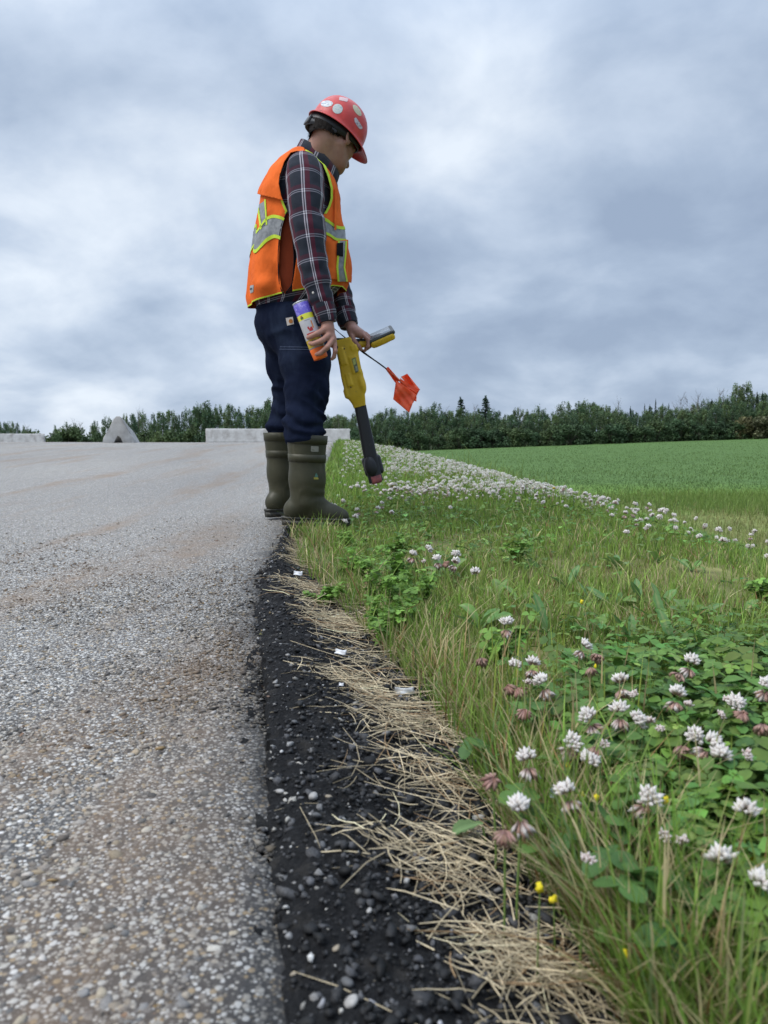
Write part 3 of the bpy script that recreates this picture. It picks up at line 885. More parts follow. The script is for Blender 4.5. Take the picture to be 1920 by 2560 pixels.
LBL_L = {'aspen': 'leafy green tree in the row behind the concrete barriers', 'bush': 'bush growing behind the concrete barriers', 'bare': 'bare dead tree behind the concrete barriers'}
topx = [800, 860, 900, 960, 1010, 1060, 1100, 1130, 1180, 1240, 1300, 1350, 1400, 1450, 1490, 1530, 1580, 1620, 1680, 1720, 1760, 1800, 1850, 1900, 1960, 2020]
topy = [1052, 1050, 1046, 1038, 1036, 1034, 1036, 1032, 1036, 1038, 1040, 1035, 1026, 1014, 1020, 1030, 1034, 1030, 1024, 1018, 1010, 1004, 1000, 1002, 992, 990]
wr = random.Random(5)
def base_y(px): return 172 - (px - 960) * .012
for row, (dy, step, drop) in enumerate(((14, 21, -4), (6, 20, 2), (0, 21, 12))):
    px = 790 + row * 9
    while px < 2010:
        Y = base_y(px) + dy + wr.uniform(-2, 2)
        x_ = (px - 960) / FPX * Y
        zb = float(ground_z(np.array([x_]), np.array([Y]))[0]) - .1
        py = np.interp(px, topx, topy) + drop + wr.uniform(-11, 12)
        key = 'aspen%d' % wr.randrange(5)
        plant_tree(key, x_, Y, zb, top_h(px, py, Y, zb), LBL_R['aspen'], 'trees of the wood beyond the field', .92)
        px += step * wr.uniform(.75, 1.25)
px = 800
while px < 2010:
    Y = base_y(px) - 5 + wr.uniform(-1.5, 1.5); x_ = (px - 960) / FPX * Y
    zb = float(ground_z(np.array([x_]), np.array([Y]))[0]) - .1
    plant_tree('bush%d' % (2 if 1840 < px < 1930 else wr.choice((0, 0, 1))), x_, Y, zb, wr.uniform(2.6, 4.6), LBL_R['bush'], 'bushes at the foot of the wood', 1.2)
    px += 24 * wr.uniform(.7, 1.3)
# the trees that stand out of the skyline, one by one
stand = [('spruce1', 1150, 996, 1.7, 'left of the two dark spruces rising highest above the middle of the wood'), ('spruce0', 1212, 992, 1.5, 'right of the two dark spruces, a tapering column above the wood'),
         ('aspen2', 1087, 1010, .9, 'slim leafy tree topping the wood left of the two dark spruces'), ('bare0', 1055, 1018, 1, 'thin bare tree above the wood just right of the orange flag'), ('bare1', 1183, 1010, 1, 'thin bare tree between the two dark spruces'),
         ('bare2', 1110, 1022, 1, 'short bare tree just left of the left dark spruce'), ('bare1', 1300, 1016, 1, 'faint bare tree right of the right dark spruce'), ('bare0', 1390, 1014, 1, 'faint bare tree left of the rounded crown in mid wood'),
         ('aspen3', 1455, 1008, 1.1, 'rounded leafy crown topping the middle of the right half of the wood'), ('bare2', 1541, 1000, .8, 'lone dark bare snag above the wood, left of the spruce tips'),
         ('spruce0', 1571, 1018, .7, 'small spruce tip left of the cluster of spruce tips'), ('spruce1', 1606, 1012, .7, 'leftmost tip in the cluster of dark spruce tips'), ('spruce0', 1633, 1000, .6, 'tallest tip in the cluster of dark spruce tips'), ('spruce1', 1651, 1008, .6, 'third tip in the cluster of dark spruce tips'), ('spruce0', 1666, 1010, .6, 'rightmost tip in the cluster of dark spruce tips'), ('spruce1', 1619, 1014, .6, 'second tip in the cluster of dark spruce tips'),
         ('bare0', 1695, 986, 1, 'bare grey tree left of the tall pale clump at the right'), ('bare1', 1712, 990, 1, 'second bare grey tree left of the tall pale clump'), ('bare2', 1738, 984, 1, 'bare tree with a leafy tip in the right part of the wood'), ('spruce1', 1772, 1000, 1.3, 'dark stubby spruce between bare trees at the right'), ('bare1', 1790, 972, 1, 'tall bare tree just left of the tall pale clump'), ('bare0', 1800, 976, 1, 'tall bare tree touching the tall pale clump'),
         ('aspen4', 1832, 966, .9, 'tall pale leafy tree, left half of the highest clump at right'), ('aspen4', 1858, 963, .9, 'tall pale leafy tree, right half of the highest clump at right'), ('spruce1', 1884, 984, .8, 'narrow spruce just right of the highest clump'), ('spruce0', 1897, 980, .6, 'narrow dark spruce tip near the right edge'), ('spruce0', 1926, 962, 1.2, 'dark spruce cut off by the right edge of the picture'), ('bare2', 1876, 978, 1, 'bare tree beside the highest clump, on its right')]
for key, px, py, w_, lb in stand:
    Y = base_y(px) + 9; x_ = (px - 960) / FPX * Y
    zb = float(ground_z(np.array([x_]), np.array([Y]))[0]) - .1
    plant_tree(key, x_, Y, zb, top_h(px, py, Y, zb), lb, 'trees that stand out of the skyline', w_)
# behind the road on the left
ltx = [-60, 0, 30, 60, 120, 165, 200, 240, 300, 345, 380, 430, 470, 510, 560, 600, 640, 675, 720, 780, 830, 870]
lty = [1066, 1066, 1060, 1068, 1072, 1068, 1066, 1062, 1046, 1034, 1036, 1040, 1038, 1012, 1022, 1020, 1026, 1012, 1030, 1034, 1040, 1060]
for row, (dy, step, drop) in enumerate(((10, 24, -3), (2, 24, 6))):
    px = -50 + row * 14
    while px < 880:
        if 118 < px < 142: px = 146
        gap = 92 < px < 144 or 205 < px < 228
        Y = 104 + dy + wr.uniform(-3, 3) + max(0, 200 - px) * .08
        x_ = (px - 960) / FPX * Y; zb = -2.3
        py = np.interp(px, ltx, lty) + drop + wr.uniform(-6, 10)
        if not gap:
            plant_tree('aspen%d' % wr.randrange(5), x_, Y, zb, top_h(px, py, Y, zb), LBL_L['aspen'], 'trees behind the barriers', .72)
        px += step * wr.uniform(.75, 1.25)
for key, px, py, w_, lb in [('bare0', 193, 1050, 1, 'thin bare tree left of the end-on concrete barrier'), ('bare1', 203, 1054, .9, 'second thin bare tree left of the end-on concrete barrier'), ('bare2', 72, 1062, 1, 'thin bare tree above the low barrier at the left'), ('aspen2', 18, 1058, .8, 'small leafy tree above the low barrier at the far left'),
                            ('aspen0', 510, 1006, 1.1, 'tallest leafy tree behind the barriers, left of the worker'), ('aspen2', 672, 1004, .9, 'leafy tree rising just left of the worker\'s knees'), ('bare1', 848, 1036, .8, 'small bare tree seen between the worker and the black shaft'), ('bare2', 350, 1024, .8, 'faint bare tree right of the end-on barrier')]:
    Y = 106; x_ = (px - 960) / FPX * Y; zb = -2.3
    plant_tree(key, x_, Y, zb, top_h(px, py, Y, zb), lb, 'trees that stand out behind the barriers', w_)
for px in range(-40, 880, 26):
    if 100 < px < 140: continue
    Y = 97 + wr.uniform(-2, 2); x_ = (px - 960) / FPX * Y
    plant_tree('bush%d' % wr.choice((0, 0, 1)), x_, Y, -2.0, wr.uniform(2.2, 3.4), LBL_L['bush'], 'bushes behind the barriers', 1.1)
# ------------------------------------------------------------------ the worker
YC = 3.45
FA = R(12)
fwd = np.array([math.cos(FA), math.sin(FA), 0]); lat = np.array([-math.sin(FA), math.cos(FA), 0])
def pix(V):
    d = np.asarray(V) - (0, 0, CAM_H)
    dep = d[:, 1] * CP - d[:, 2] * SP; up = d[:, 1] * SP + d[:, 2] * CP
    return np.stack([960 + FPX * d[:, 0] / dep, 1280 - FPX * up / dep], 1)
worker = thing('person', 'worker in red hard hat, orange safety vest, plaid shirt and rubber boots looking down', 'person', (P(745, 1300, YC)[0], YC, 0.0))
W0 = np.array(worker.location)
def wp(name, V, F, m, parent=None, **kw):
    """part of the worker (vertices given in the world)"""
    return part(name, np.asarray(V) - W0, F, m, worker if parent is None else parent, **kw)

# ---- cloth and skin
skin = M('skin', .55, .35); sv = skin.geo()
skc = skin.mix(skin.ramp(skin.noise(sv, 30, 4), [(.4, (0, 0, 0)), (.7, (1, 1, 1))]), (.31, .165, .120), (.37, .205, .150))
skin.set('Base Color', skin.mix(1.0, skc, skin.attr(), 'MULTIPLY')); skin.set('Subsurface Weight', .08); skin.set('Subsurface Radius', (.012, .005, .003)); skin.set('Subsurface Scale', .5)
skin.bump(skin.noise(sv, 400, 3), .15, .001)
def weave(m, v, s=1400, st=.25, crease=1.0):
    c1 = m.noise(m.map(v, (1, 1, .55), (R(20), R(35), 0)), 13, 2, .5, .25)
    dd = m.math('SUBTRACT', c1, .5)
    ridge = m.math('SQRT', m.math('ADD', m.math('MULTIPLY', dd, dd), .002))
    h = m.math('ADD', m.math('MULTIPLY', ridge, -3.2 * crease), m.math('MULTIPLY', m.noise(v, s, 2), .10 * st / .25))
    m.bump(h, .5, .007)
def plaid(name, mode):
    m = M(name, .92, .1)
    if mode == 'uv': v = m.node('ShaderNodeUVMap').outputs[0]
    else: v = m.map(m.geo(), (1, 1, 1))
    sp = m.node('ShaderNodeSeparateXYZ', {0: v})
    if mode == 'uv': U_, V_ = sp.outputs[0], sp.outputs[1]
    else: U_, V_ = m.math('ADD', sp.outputs[0], m.math('MULTIPLY', sp.outputs[1], .8)), sp.outputs[2]
    def line(c, per, ph, hw, soft=.0010):
        f_ = m.math('PINGPONG', m.math('ADD', c, 50 * per - ph), per / 2)          # distance to the nearest line centre
        return m.node('ShaderNodeMapRange', {'Value': f_, 'From Min': hw - soft, 'From Max': hw + soft, 'To Min': 1.0, 'To Max': 0.0}).outputs[0]
    per_u, per_v = .0826, .0895
    base = m.ramp(m.noise(m.geo(), 18, 3), [(.3, (.016, .019, .027)), (.7, (.027, .031, .042))])
    bu = line(U_, per_u, -.0175, .009); bv_ = line(V_, per_v, .0165, .008)
    base = m.mix(m.math('MULTIPLY', bu, .75), base, (.085, .014, .026))
    base = m.mix(m.math('MULTIPLY', bv_, .45), base, (.085, .014, .026))
    wv = m.math('MAXIMUM', line(V_, per_v, -.0042, .0016), line(V_, per_v, .0042, .0016))
    wu = m.math('MAXIMUM', line(U_, per_u, -.0044, .0020), line(U_, per_u, .0044, .0020))
    base = m.mix(m.math('MULTIPLY', wv, .62), base, (.30, .28, .32))
    base = m.mix(m.math('MULTIPLY', wu, .72), base, (.48, .43, .47))
    base = m.mix(m.math('MULTIPLY', m.math('MULTIPLY', wu, wv), .8), base, (.75, .72, .74))
    m.set('Base Color', base); weave(m, m.geo(), 900)
    m.set('Sheen Weight', .08)
    return m.m
plaid_uv = plaid('plaid_flannel', 'uv'); plaid_w = plaid('plaid_flannel_body', 'world')
def cloth(name, c, rough=.85, spec=.15, var=.15, s=7, bump=.3):
    m = M(name, rough, spec); v = m.geo()
    n = m.noise(v, s, 5, .6)
    m.set('Base Color', m.ramp(n, [(.3, tuple(q * (1 - var) for q in c)), (.7, tuple(min(1, q * (1 + var)) for q in c))]))
    weave(m, v, 1100, bump)
    return m.m
orange = cloth('orange_vest_cloth', (.72, .135, .024), .85, .08, .2, 9)
lining = cloth('shaded_vest_lining', (.24, .045, .018), .9, .1)  # mesh lining, its rust tone also darkened for the shade under the arm
lime = cloth('lime_binding', (.50, .64, .045), .6, .2, .08)
silver = M('silver_reflective_tape', .42, .6, (.40, .41, .41)); silver.set('Metallic', .25)
sn_ = silver.noise(silver.geo(), 55, 4); silver.set('Base Color', silver.ramp(sn_, [(.3, (.15, .155, .16)), (.7, (.28, .285, .285))])); silver = silver.m
black = plain('black_plastic', (.014, .014, .016), .5, .4, .2)
blackcloth = cloth('black_cloth', (.012, .012, .015), .9, .1)
navy = M('navy_work_cotton', .95, .05); nv = navy.geo()
nn_ = navy.noise(nv, 6, 5, .6); fade_ = navy.noise(navy.map(nv, (1, 1, .45)), 9, 5, .6)
nc = navy.ramp(nn_, [(.3, (.006, .009, .022)), (.7, (.012, .017, .036))])
nc = navy.mix(navy.ramp(fade_, [(.52, (0, 0, 0)), (.75, (.6, .6, .6))]), nc, (.030, .042, .070))
navy.set('Base Color', nc); weave(navy, nv, 1000, .3); navy = navy.m
olive = M('olive_rubber', .55, .32); ov = olive.geo()
oc = olive.ramp(olive.noise(ov, 9, 5, .6), [(.3, (.034, .033, .017)), (.7, (.052, .049, .025))])
oc = olive.mix(olive.ramp(olive.noise(olive.map(ov, (14, 14, 2.2)), 3, 4, .55), [(.60, (0, 0, 0)), (.72, (.5, .5, .5))]), oc, (.095, .084, .055))
olive.set('Base Color', oc); olive.set('Roughness', olive.ramp(olive.noise(ov, 14, 4), [(.3, (.40, .40, .40)), (.7, (.62, .62, .62))]))
olive.bump(olive.noise(ov, 60, 3), .12, .002); olive = olive.m
foot_rubber = plain('dark_rubber', (.036, .034, .027), .5, .4, .3, 25, .2)

# ---- body: head, neck, trunk, arms, hands and legs in one skin
HP, HY = R(30), R(52)
HR = rotm(HY, HP, R(-4))
HC = P(835, 340, 3.46)
def hl(x, y, z): return HC + HR @ np.array([x, y, z])
B = SDF((-.62, 3.02, .02), (0.06, 3.80, 1.80), .0042)
# trunk and limbs under the clothes
pel = P(735, 815, YC); chest = P(755, 530, YC)
B.ell(pel, (.13, .15, .12), rotm(FA), .05); B.ell(chest, (.12, .165, .22), rotm(FA), .05)
B.cone(pel, chest, .11, .12, .06)
shR, elR, wrR = P(762, 425, 3.275), P(778, 620, 3.16), P(817, 800, 3.135)
shL, elL, wrL = P(790, 430, 3.62), P(828, 640, 3.73), P(872, 806, 3.575)
for sh, el, wr in ((shR, elR, wrR), (shL, elL, wrL)):
    B.cone(chest + (0, 0, .12), sh, .09, .055, .03); B.cone(sh, el, .05, .040, .02); B.cone(el, wr, .040, .0245, .02)
for a, b, c in ((P(752, 845, 3.36), P(766, 985, 3.31), P(757, 1240, 3.285)), (P(722, 840, 3.53), P(727, 985, 3.585), P(715, 1240, 3.61))):
    B.cone(a, b, .085, .06, .03); B.cone(b, c, .055, .035, .02); B.cone(c, c + (.06, .015, -.03), .030, .026, .02)
# neck
B.cone(P(776, 425, 3.455), hl(-.035, 0, -.055), .066, .058, .03)
B.cone(P(800, 440, 3.455), hl(.02, 0, -.08), .050, .045, .03)
# head
B.ell(hl(-.012, 0, .012), (.100, .079, .098), HR, .02)
B.ell(hl(.045, 0, -.045), (.058, .064, .078), HR, .03)           # face
B.ell(hl(.055, 0, -.095), (.045, .046, .036), HR, .025)          # jaw
B.ell(hl(.085, 0, -.112), (.020, .024, .018), HR, .018)          # chin
for s in (-1, 1):
    B.cone(hl(.005, s * .058, -.065), hl(.065, s * .034, -.108), .022, .018, .02)   # jaw line
    B.ell(hl(.066, s * .042, -.040), (.024, .022, .018), HR, .018)                 # cheekbone
    B.ell(hl(.088, s * .030, -.003), (.016, .024, .010), HR, .012)                 # brow
    B.ell(hl(.098, s * .031, -.020), (.012, .018, .011), HR, .006, sub=True)       # eye socket
    B.ell(hl(.085, s * .031, -.020), (.0125, .0125, .0125), HR, .003)              # eyeball
    # ear
    ex = hl(.006, s * .090, -.036)
    RE = HR @ rotm(-s * R(14), R(-10), 0)
    B.ell(ex, (.0215, .0070, .034), RE, .006)
    B.ell(hl(.008, s * .097, -.032), (.012, .0055, .021), RE, .004, sub=True)
    B.ell(hl(.010, s * .082, -.058), (.009, .006, .011), RE, .005)
B.cone(hl(.098, 0, -.012), hl(.119, 0, -.050), .009, .0125, .010)                  # nose
for s in (-1, 1): B.ell(hl(.108, s * .011, -.054), (.011, .009, .008), HR, .006)
B.ell(hl(.100, 0, -.078), (.013, .025, .006), HR, .006); B.ell(hl(.098, 0, -.088), (.013, .022, .007), HR, .006)
B.ell(hl(.112, 0, -.083), (.006, .022, .0016), HR, .002, sub=True)
# right hand, back of the hand to the camera, closed round the can
B.cone(wrR, P(820, 822, 3.128), .0235, .024, .012)
B.cone(P(813, 826, 3.122), P(829, 846, 3.122), .0195, .0175, .012); B.cone(P(820, 818, 3.132), P(834, 862, 3.128), .021, .015, .012)
fr = [[(810, 824, 3.112), (793, 834, 3.086), (778, 841, 3.086), (770, 844, 3.105)],
      [(822, 838, 3.110), (804, 852, 3.083), (786, 859, 3.084), (775, 858, 3.105)],
      [(831, 850, 3.110), (818, 868, 3.084), (802, 882, 3.086), (791, 886, 3.104)],
      [(836, 862, 3.118), (838, 878, 3.104), (835, 892, 3.112), (830, 898, 3.125)]]
for q, f_ in enumerate(fr):
    r0 = [.0120, .0124, .0118, .0100][q]
    B.chain([P(*p) for p in f_], [r0, r0 * .93, r0 * .84, r0 * .68], .0035)
B.chain([P(826, 818, 3.15), P(808, 826, 3.178), P(790, 822, 3.185), P(776, 818, 3.176)], [.014, .012, .0105, .008], .006)
# left hand over the handle of the locator
B.cone(wrL, P(883, 824, 3.562), .024, .025, .012)
B.cone(P(878, 824, 3.545), P(903, 838, 3.535), .022, .0165, .012); B.cone(P(884, 822, 3.575), P(908, 836, 3.575), .022, .016, .012)
B.ell(P(891, 832, 3.555), (.034, .034, .020), None, .015)
fl = [[(908, 838, 3.528), (921, 850, 3.512), (920, 866, 3.510), (912, 877, 3.520)],
      [(912, 836, 3.548), (926, 850, 3.540), (925, 864, 3.540), (917, 872, 3.545)],
      [(914, 835, 3.568), (928, 848, 3.570), (926, 864, 3.572), (918, 872, 3.570)],
      [(912, 834, 3.590), (925, 848, 3.598), (922, 862, 3.600), (914, 870, 3.595)]]
for q, f_ in enumerate(fl):
    r0 = [.0100, .0112, .0112, .0105][q]
    B.chain([P(*p) for p in f_], [r0, r0 * .95, r0 * .86, r0 * .70], .0035)
B.chain([P(876, 832, 3.535), P(884, 852, 3.520), P(896, 866, 3.515), P(903, 874, 3.518)], [.0135, .012, .0105, .008], .006)
Vb, Fb = B.mesh()
tc_ = np.ones((len(Vb), 3))
ld = np.stack([(Vb - HC) @ HR[:, i] for i in range(3)], 1)
ear_m = np.exp(-(((ld - (.004, -.079, -.035)) / (.025, .02, .035)) ** 2).sum(1))
nose_m = np.exp(-(((ld - (.115, 0, -.05)) / (.02, .02, .02)) ** 2).sum(1))
lip_m = np.exp(-(((ld - (.108, 0, -.083)) / (.012, .024, .008)) ** 2).sum(1))
hand_m = (Vb[:, 2] < 1.0) & (Vb[:, 2] > .7)
tc_ *= 1 - np.outer(np.clip(ear_m * .5 + nose_m * .4 + lip_m * .8, 0, 1), (.05, .32, .28))
tc_[hand_m] *= (1.05, .97, .98)
beard = np.exp(-(((ld - (.06, 0, -.10)) / (.06, .07, .035)) ** 2).sum(1)) * (ld[:, 2] < -.05)
tc_ *= 1 - np.outer(beard, (.16, .13, .10))
brow = np.max([np.exp(-(((ld - (.100, s * .032, .004)) / (.02, .022, .006)) ** 2).sum(1)) for s in (-1, 1)], 0)
eye = np.max([np.exp(-(((ld - (.097, s * .031, -.020)) / (.012, .011, .005)) ** 2).sum(1)) for s in (-1, 1)], 0)
tc_ *= 1 - np.outer(np.clip(brow * 1.1 + eye * .9, 0, .92), (1, 1, 1))
body = wp('body', Vb, Fb, skin.m, colors=tc_)

# ---- hair: short, dark, showing below the hat
hair = M('dark_hair', .8, .15); hv_ = hair.geo()
hair.set('Base Color', hair.ramp(hair.noise(hair.map(hv_, (1, 1, .2)), 400, 3), [(.3, (.004, .003, .0025)), (.7, (.016, .011, .008))])); hair.bump(hair.noise(hair.map(hv_, (1, 1, .25)), 300, 3), .6, .003)
Hs = SDF(HC - .16, HC + .16, .0042)
Hs.ell(hl(-.014, 0, .014), (.110, .0880, .105), HR, .02)
Hs.cone(hl(-.050, 0, -.02), hl(-.048, 0, -.085), .058, .058, .03)
Hs.cone(hl(.022, -.070, .0), hl(.026, -.066, -.050), .020, .014, .02); Hs.cone(hl(.022, .070, .0), hl(.026, .066, -.050), .020, .014, .02)
Vh, Fh = Hs.mesh()
def hair_edge(v):
    q = (v - HC) @ HR
    lim = np.interp(q[:, 0], [-.12, -.07, -.035, -.022, -.008, .012, .022, .034, .045, .06], [-.078, -.076, -.064, -.050, -.012, -.012, -.052, -.055, -.020, .02])
    jag = .007 * vnoise(q * (1, 1, .15), 130, 3) + .004 * vnoise(q * (1, 1, .2), 300, 4)
    return q[:, 2] - lim + jag
Vh = Vh + vnormals(Vh, Fh) * (.0022 * vnoise(((Vh - HC) @ HR) * (1, 1, .2), 160, 6))[:, None]
Vh, Fh = clip_mesh(Vh, Fh, [hair_edge, lambda v: -.030 - ((v - P(842, 330, 3.462)) @ rotm(R(26), R(30), R(8)))[:, 2]])
hair_o = wp('hair', Vh, Fh, hair.m)
# loose strands at the hairline
hg = np.random.default_rng(77); hq = (Vh - HC) @ HR
edge_i = np.where((hair_edge(Vh) < .022))[0]
si = hg.choice(edge_i, 700); dn_ = HR @ np.array([-.15, 0, -1.0]); nh = vnormals(Vh, Fh)[si]
sb_ = Vh[si] + nh * .0005; SV, SF = [], []
for q in range(len(si)):
    l_ = hg.uniform(.006, .017); d_ = dn_ + hg.normal(0, .28, 3) + nh[q] * .25; sd = np.cross(d_, nh[q]); sd /= np.linalg.norm(sd) + 1e-9
    a_ = len(SV); SV += [sb_[q] - sd * .0006, sb_[q] + sd * .0006, sb_[q] + d_ * l_]; SF.append((a_, a_ + 1, a_ + 2))
wp('hair_strands', np.array(SV), SF, hair.m, hair_o, kind='stuff')

# ---- hard hat
hat_m = M('red_hat_shell', .33, .5); hv2 = hat_m.geo()
hat_m.set('Base Color', hat_m.ramp(hat_m.noise(hv2, 22, 5, .65), [(.3, (.44, .030, .026)), (.62, (.58, .048, .036)), (.8, (.62, .095, .075))]))
hat_m.set('Roughness', hat_m.ramp(hat_m.noise(hv2, 45, 4), [(.3, (.28, .28, .28)), (.7, (.5, .5, .5))]))
TP, TY = R(30), R(26)
TR = rotm(TY, TP, R(8))
TC = P(842, 330, 3.462)
def tl(x, y, z): return TC + TR @ np.array([x, y, z])
nth, nph = 96, 26
Vt = []
for j in range(nph + 1):
    for i in range(nth):
        a = 2 * math.pi * i / nth; ca, sa = math.cos(a), math.sin(a)
        if j <= nph - 5:
            ph = (math.pi / 2) * j / (nph - 5)
            sx, sy, sz = .124, .106, .137
            k = math.sin(ph) ** .92; x_, y_, z_ = sx * ca * k, sy * sa * k, sz * math.cos(ph) ** .86 + .004
            ridge = .005 * math.exp(-(y_ / .018) ** 2) * min(1, math.cos(ph) * 3)
            z_ += ridge
        else:
            t = (j - (nph - 5)) / 5.0
            fr_ = max(0, ca) ** 2.2
            out = [.0, .004, .012, .014, .013, .008][j - (nph - 5)]; dn = [0, -.004, -.006, -.010, -.012, -.010][j - (nph - 5)]
            brim = fr_ * .040 * min(1, t * 1.4)
            k = 1
            x_, y_, z_ = (.124 + out + brim) * ca, (.106 + out) * sa, .004 + dn - fr_ * .016 * min(1, t * 1.4)
        Vt.append(tl(x_, y_, z_))
Vt = np.array(Vt); Ft = grid_faces(nph + 1, nth, True)[:, ::-1]
hat = wp('hard_hat', Vt, Ft, hat_m.m, solid=-.003)
Ft_tri = tri(Ft)
hatN = vnormals(Vt, Ft)
def hat_local(v): return (v - TC) @ TR
def sticker(px, py, rx, ry, rot, c1, c2, square=False, name='sticker', label=None):
    def g(v):
        q = pix(v) - (px, py); a = R(rot)
        u = (q[:, 0] * math.cos(a) + q[:, 1] * math.sin(a)) / rx; w = (-q[:, 0] * math.sin(a) + q[:, 1] * math.cos(a)) / ry
        return (1 - np.maximum(np.abs(u), np.abs(w))) if square else (1 - np.hypot(u, w))
    n_out = lambda v: -((v - tl(0, 0, .03)) @ np.array([0, 1, 0])) + .03
    off = Vt + hatN * .0009 * np.sign((hatN * (Vt - tl(0, 0, .0))).sum(1))[:, None]
    Vs_, Fs_ = clip_mesh(off, Ft_tri, [n_out, lambda v: hat_local(v)[:, 2] - .012, g])
    m = M('sticker_print', .5, .4); v = m.geo()
    n1 = m.noise(m.map(v, (1, 1, 1.6)), 95, 2, .5, .6)
    m.set('Base Color', m.mix(m.ramp(n1, [(.47, (0, 0, 0)), (.62, (.8, .8, .8))]), c1, c2))
    if len(Fs_): wp(name, Vs_, Fs_, m.m, hat, smooth=True, label=label)
sticker(844, 272, 13, 12.5, 20, (.55, .57, .53), (.30, .42, .44), label='round grey-white sticker')
sticker(817, 259, 15.5, 8, -2, (.60, .61, .60), (.22, .28, .36), label='oval white sticker with blue print')
sticker(859, 248, 11, 4.5, 12, (.62, .42, .42), (.55, .45, .45), square=True, label='worn pale rectangular sticker')
sticker(893, 276, 17, 6.5, 55, (.52, .48, .33), (.45, .38, .26), label='yellowish oval sticker')
sticker(895, 309, 16, 4.8, 58, (.55, .48, .50), (.20, .16, .20), square=True, label='narrow white lettered sticker')
# suspension: dark headband with its ratchet at the nape
def band(rx, ry, hi, lo_b, lo_f, th, c=(-.004, 0), lim=2.0):
    V = []
    for i in range(64):
        a = 2 * math.pi * i / 64; ca = math.cos(a)
        z0 = lo_b + (lo_f - lo_b) * (ca + 1) / 2
        for (rr_, z_) in ((0, z0), (.001, hi), (-th, hi), (-th, z0)):
            V.append(tl(c[0] + (rx + rr_) * ca, c[1] + (ry + rr_) * math.sin(a), z_))
    F = [(i * 4 + k, ((i + 1) % 64) * 4 + k, ((i + 1) % 64) * 4 + (k + 1) % 4, i * 4 + (k + 1) % 4) for i in range(64) for k in range(4) if math.cos(2 * math.pi * (i + .5) / 64) < lim]
    return np.array(V), F
Vx, Fx = band(.121, .100, .006, -.062, -.014, .003, (-.004, 0))
sus = wp('headband', Vx, Fx, black, hat, smooth=False)
Vx, Fx = band(.1225, .1015, -.034, -.054, -.036, .003, (-.004, 0), lim=-.1); wp('headband_strap', Vx, Fx, plain('dark_grey_plastic', (.030, .032, .036), .5, .4), hat, smooth=False)
Vx, Fx = box(.010, .060, .034, tl(-.127, 0, -.040), TR); rt = wp('ratchet', Vx, Fx, plain('grey_plastic', (.06, .062, .065), .5, .4), hat, smooth=False)
bv2 = rt.modifiers.new('edge', 'BEVEL'); bv2.width = .003; bv2.segments = 2

# ---- trousers
T = SDF((-.66, 3.08, .30), (-.12, 3.80, 1.12), .006)
def leg(keys, k=.03):
    for (a, ra), (b, rb) in zip(keys[:-1], keys[1:]): T.cone(a, b, ra, rb, k)
leg([(P(750, 835, 3.37), .118), (P(764, 905, 3.335), .103), (P(768, 975, 3.315), .086), (P(760, 1045, 3.295), .076), (P(760, 1082, 3.287), .076), (P(760, 1110, 3.285), .066)])
leg([(P(722, 835, 3.53), .117), (P(723, 915, 3.56), .097), (P(729, 975, 3.585), .081), (P(720, 1045, 3.605), .072), (P(713, 1072, 3.61), .073), (P(713, 1100, 3.61), .064)])
T.ell(P(727, 800, 3.45), (.155, .185, .15), rotm(FA), .05)
T.ell(P(735, 735, 3.45), (.145, .175, .13), rotm(FA), .05)
Vp, Fp = T.mesh()
Np = vnormals(Vp, Fp)
pxp = pix(Vp)
def folds(V, N, amp):
    p = V.copy()
    w = fbm(p, 9, 5, 2)
    q = p * (1, 1, 1) + np.stack([w, w, w], 1) * .035
    ang = q[:, 2] * 1.0 + q[:, 0] * .35 + .25 * q[:, 1]
    f = 1 - 2 * np.sqrt(vnoise(np.stack([ang * 17, q[:, 0] * 4, q[:, 1] * 4], 1), 1, 8) ** 2 + .02)
    g = fbm(q * (1, 1, .8), 22, 9, 3)
    return V + N * (amp * (f * .75 + g * .45))[:, None]
low = smooth01((.70 - Vp[:, 2]) / .28) * smooth01((Vp[:, 2] - .36) / .05)
Vp = folds(Vp, Np, .0090 + .0060 * low)
# bunching above the boots
bun = .0065 * np.sin(Vp[:, 2] * 88 + 3.6 * vnoise(Vp, 9, 3) + Vp[:, 0] * 14) * smooth01((.60 - Vp[:, 2]) / .16) * smooth01((Vp[:, 2] - .37) / .05)
Vp = Vp + Np * bun[:, None]
hem_z = .335; waist_z = float(P(735, 772, 3.45)[2])
Vp, Fp = clip_mesh(Vp, Fp, [lambda v: v[:, 2] - hem_z, lambda v: waist_z - v[:, 2]])
trousers = wp('trousers', Vp, Fp, navy)
Np = vnormals(Vp, Fp)
def half_planes(poly, grow=0.0):
    poly = np.asarray(poly, float); c = poly.mean(0); out = []
    for i in range(len(poly)):
        a, b = poly[i], poly[(i + 1) % len(poly)]
        n = np.array([-(b - a)[1], (b - a)[0]]); n = n / np.linalg.norm(n)
        if (c - a) @ n < 0: n = -n
        out.append(lambda v, a=a, n=n: (pix(v) - a) @ n + grow)
    return out
def decal(V, F, N, polys, off, m, name, parent, near=None, label=None, smooth=True, solid=0):
    gs = ([] if near is None else [near]) + half_planes(polys)
    Vd, Fd = clip_mesh(V + N * off, F, gs)
    if len(Fd) == 0: return None
    return wp(name, Vd, Fd, m, parent, smooth=smooth, label=label, solid=solid)
nearT = lambda v: 3.36 - v[:, 1]
decal(Vp, Fp, Np, [(714, 795), (732, 792), (735, 810), (718, 814)], .0018, plain('cream_patch', (.52, .47, .42), .8, .2), 'label_patch', trousers, nearT, 'small cream patch with a brown emblem')
arc = [(727 + 5.4 * math.cos(t), 803 + 5.4 * math.sin(t)) for t in np.linspace(-2.4, 3.2, 16)]
